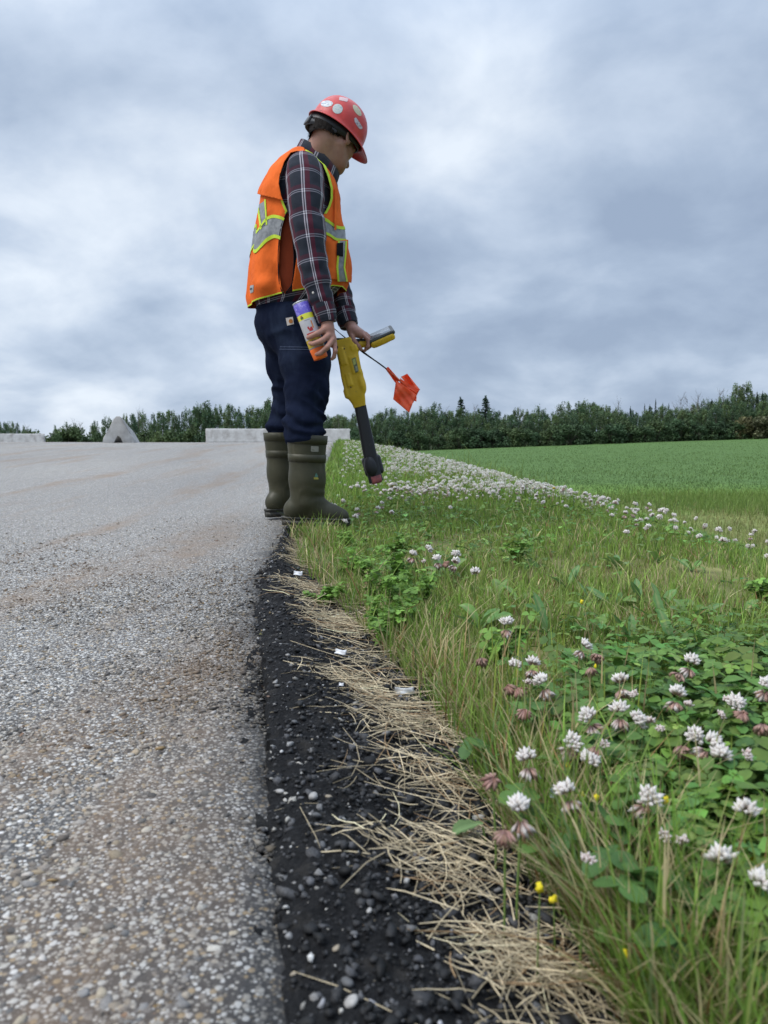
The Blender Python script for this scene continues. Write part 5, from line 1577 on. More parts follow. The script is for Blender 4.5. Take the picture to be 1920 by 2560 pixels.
# label window on the side
Ny = vnormals(Vy, Fy)
nearL = lambda v: YL - .004 - v[:, 1]
for poly, m, nm in (([(879, 897), (889, 893), (897, 928), (889, 933)], plain('label_green', (.13, .15, .055), .3, .5, .35, 160), 'label_window'), ([(881, 899), (888, 896), (890, 910), (884, 913)], plain('label_yellow', (.40, .42, .10), .3, .5, .3, 300), 'label_print'), ([(888, 916), (893, 914), (895, 926), (890, 929)], plain('label_pale', (.26, .28, .20), .3, .5, .4, 300), 'label_print')):
    Vd, Fd = clip_mesh(Vy + Ny * (.0012 if nm == 'label_window' else .002), Fy, [nearL] + half_planes(poly))
    if len(Fd): lp(nm, Vd, Fd, m, house)
for (sx_, sy_) in ((861, 872), (877, 968), (893, 1000)):
    V_, F_ = lathe([(.0004, .0), (.0032, .0), (.0032, .0016), (.0004, .0016)], 10, Q(sx_, sy_, -.046 if sy_ < 990 else -.028), (0, -1, .05)); lp('screw', V_, F_, black)
V_, F_ = lathe([(.0005, 0), (.0075, 0), (.0075, .003), (.0005, .003)], 18, Q(842, 869, -.038), (-.5, -.86, .1)); lp('socket', V_, F_, black)
# shaft: flat black blade widening to the foot
sk = catmull([(888, 912.5, 1015), (899, 924, 1070), (907, 934, 1115), (915, 943, 1155), (920.5, 949, 1182), (926, 956, 1205)], 40)
rings = []
for l, r_, y in sk:
    c = Q((l + r_) / 2, y); hw = (r_ - l) / 2 * mm * 1.24; n = 28
    a = np.linspace(0, 2 * math.pi, n, endpoint=False)
    ca2 = np.sign(np.cos(a)) * np.abs(np.cos(a)) ** .55; sa2 = np.sign(np.sin(a)) * np.abs(np.sin(a)) ** .55
    rings.append(c + np.outer(ca2 * hw, xx_) + np.outer(sa2 * .0185, yx))
V_, F_ = ring_loft(rings)
F_ = [tuple(f) for f in F_] + [tuple(range(28))[::-1], tuple(39 * 28 + k for k in range(28))]
shaft = lp('shaft', V_, F_, blk, smooth=False)
sh = shaft.modifiers.new('edge', 'BEVEL'); sh.width = .0015; sh.segments = 1; sh.limit_method = 'ANGLE'
for k_, (l, r_, y, nm_) in enumerate(((918, 926, 1095, 'scuff'), )):
    pass
# aerial housings bulging from both faces, and the red worn foot
S5 = SDF(Q(890, 1215) - (.02, .08, .01), Q(975, 1125) + (.02, .08, .02), .0036)
cd = Q(932, 1164)
S5.rbox(cd + yx * .012, (.0450, .020, .047), .018, LR, .010)
S5.ell(cd + xx_ * .010 - yx * .016, (.028, .018, .048), LR, .012)
S5.rbox(cd + yx * .026, (.030, .012, .034), .010, LR, .008)
V_, F_ = S5.mesh(); lp('aerial_housing', V_, F_, blk)
red = M('worn_red_foot', .55, .3); red.set('Base Color', red.ramp(red.noise(red.geo(), 40, 5, .7), [(.35, (.13, .05, .05)), (.6, (.30, .075, .07))]))
rings = []
for l, r_, y, g_ in ((923.5, 953.5, 1189, 1.0), (926.5, 957, 1203, 1.0), (927.5, 957.5, 1208, .9)):
    c = Q((l + r_) / 2 + .6, y); hw = (r_ - l) / 2 * mm * g_; a = np.linspace(0, 2 * math.pi, 28, endpoint=False)
    ca2 = np.sign(np.cos(a)) * np.abs(np.cos(a)) ** .5; sa2 = np.sign(np.sin(a)) * np.abs(np.sin(a)) ** .5
    rings.append(c + np.outer(ca2 * hw * .93, xx_) + np.outer(sa2 * .0225, yx))
V_, F_ = ring_loft(rings); F_ = [tuple(f) for f in F_] + [tuple(range(28))[::-1], tuple(56 + k for k in range(28))]
lp('foot', V_, F_, red.m, smooth=False)

# ------------------------------------------------------------------ bundle of marker flags held with the locator
flag_m = M('orange_flag_film', .45, .4); fc = flag_m.ramp(flag_m.noise(flag_m.geo(), 30, 3), [(.3, (1.0, .17, .065)), (.7, (1.0, .24, .10))]); flag_m.set('Base Color', fc); flag_m.leafy(fc, .5)
wire_m = plain('black_wire', (.010, .010, .011), .4, .4)
hand_p = (905, 879)
fl_lab = ['outermost orange marker flag of the bundle, its lower corner hanging lowest', 'orange marker flag folded over the upper right of the bundle', 'orange marker flag in the middle of the bundle', 'orange marker flag whose sleeve shows nearest the hand', 'orange marker flag at the back of the bundle']
quads = [[(990, 950), (1040, 986), (1023, 1032), (983, 998)], [(1002, 942), (1018, 934), (1050, 974), (1040, 986)], [(992, 955), (1042, 980), (1041, 1004), (987, 986)], [(963, 922), (970, 917), (1000, 950), (990, 959)], [(1000, 945), (1047, 978), (1033, 1007), (1002, 1001)]]
for k_ in range(5):
    dY = (-.018, .012, -.008, 0, .006)[k_]
    p0 = P(832 - 3 * k_, 818 - 2 * k_, YL + .065 + dY); p1 = P(903 + k_ * .8, 879 - k_ * .5, YL + .045 + dY); p2 = P(966 + 9 * (k_ % 3), 921 + 8 * (k_ % 3), YL + .03 + dY); p3 = P(1000 + 7 * k_, 953 + 6 * k_, YL + .03 + dY)
    fo = thing('marker_flag', fl_lab[k_], 'marker flag', p1, 0, 'marker flags in the bundle')
    V_, F_ = tube(catmull([p0, p1, p2, p3], 12), .0017, 6); part('wire', V_ - p1, F_, wire_m, fo)
    poly = np.array(quads[k_], float)
    # sheet spanned over the outline, crumpled in depth
    n = 18; c0, c1, c2, c3 = poly[0], poly[1], poly[2], poly[-1]
    low_ = poly[3] if len(poly) == 5 else (c2 + c3) / 2
    V_ = []
    for i in range(n):
        for j in range(n):
            u, v = i / (n - 1), j / (n - 1)
            a = c0 * (1 - v) + c1 * v; b = (c3 * (1 - v) + c2 * v)
            mid = 4 * v * (1 - v)
            b = b + (low_ - (c3 + c2) / 2) * (1 - abs(2 * v - 1)) * (1 if len(poly) == 5 else 0)
            q = a * (1 - u) + b * u
            tw = lambda t: abs((t % 2) - 1) * 2 - 1
            d = .009 * tw(u * 1.4 + v * 2.2 + k_ * .7) + .006 * tw(v * 4.1 + k_ + u) * u + .003 * tw(u * 5 + k_ * 2.2 - v * 2)
            V_.append(P(q[0], q[1], YL + .03 + dY * 1.6 + d))
    V_ = np.array(V_)
    part('sheet', V_ - p1, grid_faces(n, n), flag_m.m, fo, smooth=False, solid=.0006)
    V_, F_ = tube(np.array([p2, (p2 + p3) / 2, p3]), .0034, 8); part('sleeve', V_ - p1, F_, flag_m.m, fo)
ORD = ['first', 'second', 'third', 'fourth', 'fifth', 'sixth', 'seventh', 'eighth', 'ninth', 'tenth', 'eleventh', 'twelfth', 'thirteenth', 'fourteenth', 'fifteenth', 'sixteenth', 'seventeenth', 'eighteenth', 'nineteenth', 'twentieth', 'twenty-first', 'twenty-second', 'twenty-third', 'twenty-fourth', 'twenty-fifth', 'twenty-sixth', 'twenty-seventh', 'twenty-eighth', 'twenty-ninth', 'thirtieth']
# ------------------------------------------------------------------ plants of the verge
pg = np.random.default_rng(23)
def blades(base, h, w, yaw, lean, colr, colt, rng, droop=.5):
    """curved grass blades: 7 verts, 5 triangles each"""
    n = len(base)
    d = np.stack([np.cos(yaw), np.sin(yaw), np.zeros(n)], 1); s = np.stack([-np.sin(yaw + rng.normal(0, .5, n)), np.cos(yaw), np.zeros(n)], 1)
    V = np.zeros((n, 7, 3)); Cq = np.zeros((n, 7, 3))
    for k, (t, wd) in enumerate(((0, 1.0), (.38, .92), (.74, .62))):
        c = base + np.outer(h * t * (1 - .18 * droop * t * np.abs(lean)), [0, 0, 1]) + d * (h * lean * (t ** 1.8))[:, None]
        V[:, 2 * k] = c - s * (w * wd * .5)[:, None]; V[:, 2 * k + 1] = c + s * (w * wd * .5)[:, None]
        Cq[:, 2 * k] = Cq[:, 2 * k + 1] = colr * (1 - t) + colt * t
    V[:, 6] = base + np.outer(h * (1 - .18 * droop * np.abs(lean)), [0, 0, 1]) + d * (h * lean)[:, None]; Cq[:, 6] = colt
    F = np.array([(0, 1, 3), (0, 3, 2), (2, 3, 5), (2, 5, 4), (4, 5, 6)])
    return V.reshape(-1, 3), (F[None] + 7 * np.arange(n)[:, None, None]).reshape(-1, 3), Cq.reshape(-1, 3)
def leaf_mat(name, fac=.38, rough=.6, spec=.25):
    m = M(name, rough, spec); c = m.attr()
    c = m.mix(1.0, c, m.ramp(m.noise(m.geo(), 60, 3), [(.3, (.82, .84, .8)), (.7, (1.16, 1.14, 1.1))]), 'MULTIPLY')
    m.set('Base Color', c); m.leafy(c, fac); return m.m
grass_m = leaf_mat('grass_blades')
GREEN = np.array([.205, .275, .058]); LUSH = np.array([.170, .300, .048]); BLUE = np.array([.135, .215, .075]); DRY = np.array([.42, .35, .19]); RUST = np.array([.24, .135, .06]); PALE = np.array([.30, .36, .10])
N = 165000
yy = .36 * (17 / .36) ** pg.random(N)
xl = G(yy) - .03; xr = np.minimum(C(yy) + .7, .53 * yy + .30)
xx = xl + pg.random(N) ** 1.12 * (xr - xl)
dE = xx - G(yy)
pt = np.stack([xx, yy, np.zeros(N)], 1)
den = fbm(pt, 2.6, 51, 3); den2 = fbm(pt, 9, 52, 2)
keep = (den2 + .6 * den > -.72 + .55 * pg.random(N) - .35 * (yy > 3.3))
# a worn bare patch on the verge
bare = np.exp(-(((xx - .96) / .12) ** 2 + ((yy - 2.28) / .22) ** 2)); keep &= pg.random(N) > bare * 1.15
# the boots stand here
keep &= ~((np.abs(yy - 3.29) < .07) & (xx > -.46) & (xx < -.12) & (pg.random(N) < .93))
edge_w = smooth01((dE + .04) / .07)
keep &= pg.random(N) < .25 + .75 * edge_w
keep &= pg.random(N) < 1 - .68 * smooth01((1.45 - yy) / .6) * smooth01((dE - .03) / .10) - .12 * smooth01((1.1 - yy) / .4)
xx, yy, dE, den, den2 = [a[keep] for a in (xx, yy, dE, den, den2)]
n = len(xx)
rimf = np.exp(-(np.maximum(dE, 0) / .16) ** 2) * (yy < 4.2)
nearf = smooth01((1.25 - yy) / .5); farf = smooth01((yy - 3.2) / 1.5)
h = .026 + .026 * rimf + .016 * nearf + .032 * farf + .018 * den + .02 * pg.random(n)
h *= np.exp(pg.normal(0, .32, n)); h += .045 * np.exp(-(((xx + .24) / .14) ** 2 + ((yy - 2.9) / .35) ** 2))
h = np.clip(h, .015, .16)
w = (.0014 + .0020 * pg.random(n)) * (1 + .30 * np.maximum(yy - 1.2, 0)) ; w = np.minimum(w, .009)
dryp = np.clip(.08 + .26 * rimf + .13 * np.exp(-((yy - 2.0) / .55) ** 2) * (dE > .25) - .08 * farf + .18 * den2, .02, .7)
isdry = pg.random(n) < dryp
mixg = np.clip(.5 + .6 * den + .25 * pg.normal(size=n), 0, 1)[:, None]
cb = GREEN * (1 - mixg) + LUSH * mixg
bl = (pg.random(n) < .12)[:, None]; cb = np.where(bl, BLUE, cb)
pl_ = (np.exp(-((yy - 2.0) / .55) ** 2) * (dE > .2) * pg.random(n))[:, None]; cb = cb * (1 - pl_ * .7) + PALE * pl_ * .7
cb = np.where(isdry[:, None], np.where((pg.random(n) < .18)[:, None], RUST, DRY), cb) * np.exp(pg.normal(0, .22, (n, 1)))
ctp = np.where((pg.random(n) < .15)[:, None] & ~isdry[:, None], cb * .6 + DRY * .4, cb * 1.12)
base = np.stack([xx, yy, ground_z(xx, yy) - .004], 1)
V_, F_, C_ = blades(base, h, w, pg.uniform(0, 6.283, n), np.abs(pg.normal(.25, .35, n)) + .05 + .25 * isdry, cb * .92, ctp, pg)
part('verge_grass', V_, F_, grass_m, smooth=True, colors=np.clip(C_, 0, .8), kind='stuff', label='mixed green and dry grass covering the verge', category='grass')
# tall dry stalks in the near corner
N = 300
yy = pg.uniform(.42, 1.35, N); xx = G(yy) + .01 + np.abs(pg.normal(0, .16, N))
h = pg.uniform(.07, .17, N); cb = np.where(pg.random((N, 1)) < .55, DRY * 1.1, GREEN * 1.5) * np.exp(pg.normal(0, .2, (N, 1)))
V_, F_, C_ = blades(np.stack([xx, yy, ground_z(xx, yy) - .004], 1), h, pg.uniform(.0018, .0034, N), pg.uniform(0, 6.28, N), np.abs(pg.normal(0, .16, N)), cb * np.array([.9, .62, .5]), cb, pg)
part('dry_stalks', V_, F_, grass_m, smooth=True, colors=np.clip(C_, 0, .8), kind='stuff', label='upright yellowing grass stalks at the near edge of the verge', category='grass')
# rough grass and crop on the low ground
def low_grass(N, y0, y1, hh, ww, cols, name, label, x0=None):
    yy = y0 * (y1 / y0) ** pg.random(N); xl = C(yy) + .9; xr = .56 * yy + 2
    xx = xl + pg.random(N) * np.maximum(xr - xl, .1)
    p = np.stack([xx, yy, yy * 0], 1); q = fbm(p, .5, 61, 3)
    h = hh * np.exp(pg.normal(0, .3, N)) * (1 + .5 * q)
    k = np.clip(.5 + q * 1.1 + .3 * pg.normal(size=N), 0, 1)[:, None]
    c = (cols[0] * (1 - k) + cols[1] * k) * np.exp(pg.normal(0, .18, (N, 1)))
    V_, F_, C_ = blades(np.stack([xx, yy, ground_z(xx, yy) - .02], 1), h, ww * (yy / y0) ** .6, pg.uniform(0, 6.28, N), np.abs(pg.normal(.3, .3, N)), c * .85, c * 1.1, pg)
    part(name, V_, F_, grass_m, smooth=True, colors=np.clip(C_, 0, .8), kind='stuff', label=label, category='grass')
low_grass(26000, 9, 27, .16, .010, (np.array([.27, .26, .11]), np.array([.165, .235, .06])), 'rough_grass', 'yellowish rough grass on the low ground below the bank')
low_grass(52000, 21, 168, .09, .022, (np.array([.110, .178, .062]), np.array([.130, .200, .062])), 'crop', 'green crop standing in the field below the wood')
N = 5000
yy = pg.uniform(19, 27, N); xx = np.clip(pg.normal(11.5, 2.2, N), 7.5, 20)
V_, F_, C_ = blades(np.stack([xx, yy, ground_z(xx, yy) - .02], 1), pg.uniform(.2, .42, N), np.full(N, .016), pg.uniform(0, 6.28, N), np.abs(pg.normal(.3, .2, N)), np.tile([.14, .21, .05], (N, 1)), np.tile([.20, .28, .07], (N, 1)) * np.exp(pg.normal(0, .2, (N, 1))), pg)
part('tall_grass', V_, F_, grass_m, smooth=True, colors=C_, kind='stuff', label='taller bright green grass at the right edge of the low ground', category='grass')

# ---- clover leaves
def leaflet(L_, W_, fold=.25, seg=5):
    """heart-shaped leaflet along +x, folded on its midrib: verts, tris"""
    V, F = [], []
    for i in range(seg + 1):
        t = i / seg
        wd = W_ * math.sin(math.pi * min(1, t * .86 + .02)) ** .75 * (1 if t < .98 else .55)
        x_ = L_ * t; z_ = -.18 * L_ * t * t
        V += [(x_ + (.06 * L_ if i == seg else 0), -wd, z_ + fold * wd), (x_ - (.07 * L_ if i == seg else 0), 0, z_), (x_ + (.06 * L_ if i == seg else 0), wd, z_ + fold * wd)]
    for i in range(seg):
        for k in (0, 1):
            a = i * 3 + k; F += [(a, a + 3, a + 4), (a, a + 4, a + 1)]
    return np.array(V), np.array(F)
LV, LF = leaflet(.010, .0048, .25, 3)
def trifoliate_np(base, size, yaw, tilt, tyaw, colr, rng):
    n = len(base); A = []
    for k in range(3):
        a = k * 2.094
        v = LV + (.0006, 0, 0)
        A.append(np.stack([v[:, 0] * math.cos(a) - v[:, 1] * math.sin(a), v[:, 0] * math.sin(a) + v[:, 1] * math.cos(a), v[:, 2]], 1))
    T = np.concatenate(A); m = len(T)
    FF = np.concatenate([LF + k * len(LV) for k in range(3)])
    W = T[None] * size[:, None, None]
    cy, sy = np.cos(yaw)[:, None], np.sin(yaw)[:, None]
    X = W[..., 0] * cy - W[..., 1] * sy; Y = W[..., 0] * sy + W[..., 1] * cy
    Z = W[..., 2] + X * (tilt * np.cos(tyaw))[:, None] + Y * (tilt * np.sin(tyaw))[:, None]
    V = np.stack([X, Y, Z], -1) + base[:, None]
    return V.reshape(-1, 3), (FF[None] + m * np.arange(n)[:, None, None]).reshape(-1, 3), np.repeat(colr, m, 0)
N = 20000
yy = .45 * (12 / .45) ** pg.random(N)
xl = G(yy) + .06; xr = np.minimum(C(yy) + .4, .53 * yy + .25); xx = xl + pg.random(N) * (xr - xl)
cm_ = fbm(np.stack([xx, yy, yy * 0], 1), 1.7, 71, 3)
wgt = np.clip(.40 + 1.5 * cm_, 0, 1) * (.55 + .45 * smooth01((yy - 3.0) / 1.0)) + .55 * np.exp(-(((xx - .40) / .26) ** 2 + ((yy - .76) / .38) ** 2))
kp = pg.random(N) < wgt
xx, yy = xx[kp], yy[kp]; n = len(xx)
hz = pg.uniform(.02, .065, n) + .035 * (yy < 1.2) + .015 * (yy > 4)
sz = np.exp(pg.normal(0, .25, n)) * (.95 + .06 * yy + .30 * (yy < 1.3))
tone = np.array([.118, .210, .045]) * np.exp(pg.normal(0, .28, (n, 1))) * np.stack([1 + .15 * pg.normal(size=n), np.ones(n), 1 + .15 * pg.normal(size=n)], 1)
V_, F_, C_ = trifoliate_np(np.stack([xx, yy, ground_z(xx, yy) + hz], 1), sz, pg.uniform(0, 6.28, n), np.abs(pg.normal(.25, .25, n)), pg.uniform(0, 6.28, n), tone, pg)
leaf_m = leaf_mat('clover_leaf', .25, .55)
part('clover_leaves', V_, F_, leaf_m, smooth=True, colors=np.clip(C_, .01, .5), kind='stuff', label='small clover leaves spread through the verge grass', category='clover')
# clover plants near the camera, leaf by leaf
stalk_m = plain('clover_stalk', (.16, .24, .06), .6, .25, .15)
cl_tone = [(.080, .165, .042), (.100, .195, .045), (.068, .145, .042), (.115, .215, .05)]
tri_mesh = []
for k in range(4):
    v, f = [], []; n0 = 0
    for q in range(3):
        lv, lf = leaflet(.021, .0098, .12 + .1 * (k % 3), 7)
        a = q * 2.094 + (.15 if k % 2 else -.1)
        v.append(np.stack([lv[:, 0] * math.cos(a) - lv[:, 1] * math.sin(a), lv[:, 0] * math.sin(a) + lv[:, 1] * math.cos(a), lv[:, 2] - (.004 if k == 2 else 0) * lv[:, 0] / .02], 1)); f.append(lf + n0); n0 += len(lv)
    v = np.concatenate(v)
    tri_mesh.append(make_mesh('leaf', v, np.concatenate(f), leaf_m, True, np.tile(cl_tone[k], (len(v), 1))))
cp = [(1600, 1880), (1640, 1830), (1700, 1810), (1760, 1800), (1830, 1830), (1890, 1840), (1700, 1940), (1800, 1930), (1870, 1950), (1560, 2060), (1650, 2130), (1790, 2110), (1880, 2190), (1500, 2120), (1420, 2150), (1740, 2260), (1600, 2300), (1850, 2340), (1290, 1830), (1240, 1880), (1350, 1790), (1420, 1830), (1530, 1830), (1470, 1950), (1380, 2050), (1690, 2400), (1560, 2190), (1900, 2060), (1640, 2020), (1750, 2020)]
cp.sort()
for ci, (px, py) in enumerate(cp):
    g0 = ray_ground(px, py, .055)
    g0[2] -= .055
    t_ = thing('clover_plant', 'clover plant with broad three-part leaves, %s from the left in the near verge' % ORD[ci], 'clover', g0, random.uniform(0, 6.28), 'clover plants in the near verge')
    for q in range(random.randint(4, 6)):
        a = random.uniform(0, 6.28); r_ = random.uniform(.006, .042); hh = random.uniform(.045, .10)
        tp = np.array([r_ * math.cos(a), r_ * math.sin(a), hh])
        lf_ = link('leaf', random.choice(tri_mesh), t_); lf_.location = tp; lf_.rotation_euler = (random.gauss(0, .3), random.gauss(0, .3), random.uniform(0, 6.28)); s_ = random.uniform(.75, 1.15); lf_.scale = (s_,) * 3
        V_, F_ = tube([(0, 0, -.005), tp * (.35, .35, .6), tp], [.0009, .0008, .0006], 4); part('stalk', V_, F_, stalk_m, t_)

# ---- broad leaves: dandelions and plantains
def broad_leaf(L_, W_, rng, tooth=.25, arch=.5, n=12):
    V = []; cols = []
    for i in range(n + 1):
        t = i / n
        wd = W_ * (math.sin(math.pi * min(1, t ** 1.35)) ** .8 + .10 * (1 - t)) * (1 - tooth * (i % 2) * (.3 + .5 * (1 - t))) + .0004
        x_ = L_ * (t * math.cos(arch * t)); z_ = L_ * math.sin(arch * t * .9) * t * -.55
        ru = .05 * W_ * math.sin(i * 2.1)
        V += [(x_ + wd * .12, -wd, z_ + .16 * wd + ru), (x_, -wd * .5, z_ + .05 * wd), (x_, 0, z_ - .06 * wd), (x_, wd * .5, z_ + .05 * wd), (x_ + wd * .12, wd, z_ + .16 * wd - ru)]
    F = []
    for i in range(n):
        for k in range(4): F.append((i * 5 + k, i * 5 + 5 + k, i * 5 + 6 + k, i * 5 + k + 1))
    return np.array(V), np.array(F)
broad_m = leaf_mat('broad_leaf', .25, .5, .3)
dl_mesh = []
for k in range(7):
    rr = np.random.default_rng(500 + k)
    v, f = broad_leaf(.10, [.012, .015, .0125, .016, .013, .011, .018][k], rr, [.28, .18, .35, .10, .3, .22, .05][k], [.5, .9, .3, .7, 1.1, .4, .6][k])
    c = np.tile(np.array([(.085, .165, .035), (.100, .180, .040), (.070, .145, .045), (.090, .155, .040), (.11, .19, .04), (.075, .15, .05), (.08, .16, .045)][k]), (len(v), 1)).reshape(-1, 5, 3)
    c *= 1.6; c[:, 2] = np.array([.22, .28, .11]); c = c.reshape(-1, 3)
    dl_mesh.append(make_mesh('leaf', v, f, broad_m, True, c))
dpos = [(1010, 1455), (975, 1440), (1245, 1500), (1300, 1520), (1480, 1520), (1540, 1530), (1600, 1525), (1655, 1530), (1495, 1600), (1370, 1590), (1580, 1620), (1745, 1680), (1690, 1640), (1200, 1580), (1420, 1480), (1780, 1690), (1660, 1580), (1540, 1420), (1640, 1410), (1730, 1430), (1210, 1330), (1320, 1350), (1120, 1450), (1480, 1700), (1720, 1560), (1860, 1560)]
dpos.sort()
for k, (px, py) in enumerate(dpos):
    g0 = ray_ground(px, py, .0)
    t_ = thing('dandelion_plant', 'rosette of upright toothed dandelion leaves, %s from the left in the verge' % ORD[k], 'dandelion', g0, random.uniform(0, 6.28), 'dandelion plants of the verge')
    nl = random.randint(5, 8)
    for q in range(nl):
        o = link('leaf', random.choice(dl_mesh), t_); s_ = random.uniform(.6, 1.0); o.scale = (s_, s_ * random.uniform(.85, 1.15), s_)
        o.rotation_euler = (random.gauss(0, .25), -random.uniform(.35, 1.25), q * 6.283 / nl + random.gauss(0, .3)); o.location = (0, 0, .003)
def lone_leaf(px, py, hgt, L_, W_, rot, label, tone, arch=.4, tooth=.02):
    g0 = ray_ground(px, py, hgt)
    v, f = broad_leaf(L_, W_, pg, tooth, arch); v[:, 0] -= L_ * .5
    c = np.tile(np.array(tone), (len(v), 1)).reshape(-1, 5, 3); c[:, 2] = np.array(tone) * 1.5 + .03; c = c.reshape(-1, 3)
    t_ = thing('leafy_plant', label, 'plant', (g0[0], g0[1], g0[2]))
    o = part('leaf', v, f, broad_m, t_, colors=c); o.rotation_euler = rot
    e_ = np.array(Matrix.Rotation(rot[2], 3, 'Z') @ Vector((-L_ * .48, 0, 0)))
    V_, F_ = tube([e_ + (0, 0, -.002), e_ * 1.15 + (0, 0, -hgt * .5), e_ * 1.2 + (0, 0, -hgt - .004)], [.0011, .0013, .0016], 6); part('stalk', V_, F_, stalk_m, t_)
lone_leaf(1165, 2068, .035, .036, .0155, (.15, .1, R(185)), 'single rounded green leaf lying out over the straw', (.105, .175, .06))
lone_leaf(1590, 1962, .075, .052, .0145, (0, -1.15, R(95)), 'upright oval leaf in the middle of the near clover', (.080, .150, .055))
lone_leaf(1425, 1955, .06, .070, .0105, (.2, -.9, R(60)), 'long pointed leaf leaning right among the near stalks', (.085, .165, .030))
lone_leaf(1895, 2430, .06, .050, .010, (.3, -1.0, R(100)), 'bright yellow-green leaf in the bottom right corner', (.16, .24, .03))
lone_leaf(1840, 2480, .05, .030, .012, (.3, -.8, R(110)), 'small olive-yellow leaf in the bottom right corner', (.20, .20, .03))
lone_leaf(1345, 1835, .05, .030, .010, (.2, -.5, R(20)), 'oval leaf beside the spent clover head at the left of the patch', (.12, .20, .035))
lone_leaf(1100, 1410, .045, .055, .012, (.2, -1.1, R(95)), 'broad leaf rising beside the first small group of clover flowers', (.085, .160, .045))
lone_leaf(1510, 1680, .06, .048, .016, (.1, -1.0, R(80)), 'broad rounded leaf behind the brown clover heads', (.085, .155, .045))
lone_leaf(1650, 1745, .06, .036, .016, (.2, -.6, R(30)), 'dark round leaf right of centre in the clover patch', (.050, .115, .055))

# ---- loose leafy weed (small leaflets on branching stems)
weed_m = leaf_mat('weed_leaf', .3, .55)
wpos = [(905, 1452, .10), (940, 1505, .09), (985, 1530, .10), (1000, 1470, .11), (930, 1570, .07), (870, 1440, .08), (960, 1600, .07), (880, 1370, .07), (990, 1385, .07), (1220, 1650, .07), (1290, 1400, .08), (1050, 1500, .08), (1015, 1560, .08), (800, 1500, .05), (1900, 1500, .06)]
wpos.sort()
for k, (px, py, hh) in enumerate(wpos):
    g0 = ray_ground(px, py, .02); g0[2] -= .02
    t_ = thing('weed_plant', 'bright green weed with many small leaflets, %s from the left in the verge' % ORD[k], 'weed', g0, 0, 'leafy weeds of the verge')
    prt = []; cen = []
    for s in range(6):
        a = pg.uniform(0, 6.28); r_ = pg.uniform(.01, .06)
        p = catmull([(0, 0, 0), (r_ * .4 * math.cos(a), r_ * .4 * math.sin(a), hh * .5), (r_ * math.cos(a), r_ * math.sin(a), hh * pg.uniform(.7, 1.15))], 7)
        prt.append(tube(p, np.linspace(.0012, .0005, 7), 4)); cen.append(p[2:])
    V_, F_ = merge(prt); part('stem', V_, F_, stalk_m, t_)
    cen = np.concatenate(cen); cen = np.repeat(cen, 3, 0) + pg.normal(0, .005, (len(cen) * 3, 3))
    m_ = len(cen)
    V_, F_, C_ = trifoliate_np(cen, np.exp(pg.normal(.15, .2, m_)), pg.uniform(0, 6.28, m_), np.abs(pg.normal(.3, .3, m_)), pg.uniform(0, 6.28, m_), np.array([.16, .29, .055]) * np.exp(pg.normal(0, .22, (m_, 1))), pg)
    part('foliage', V_, F_, weed_m, t_, colors=np.clip(C_, .01, .5))
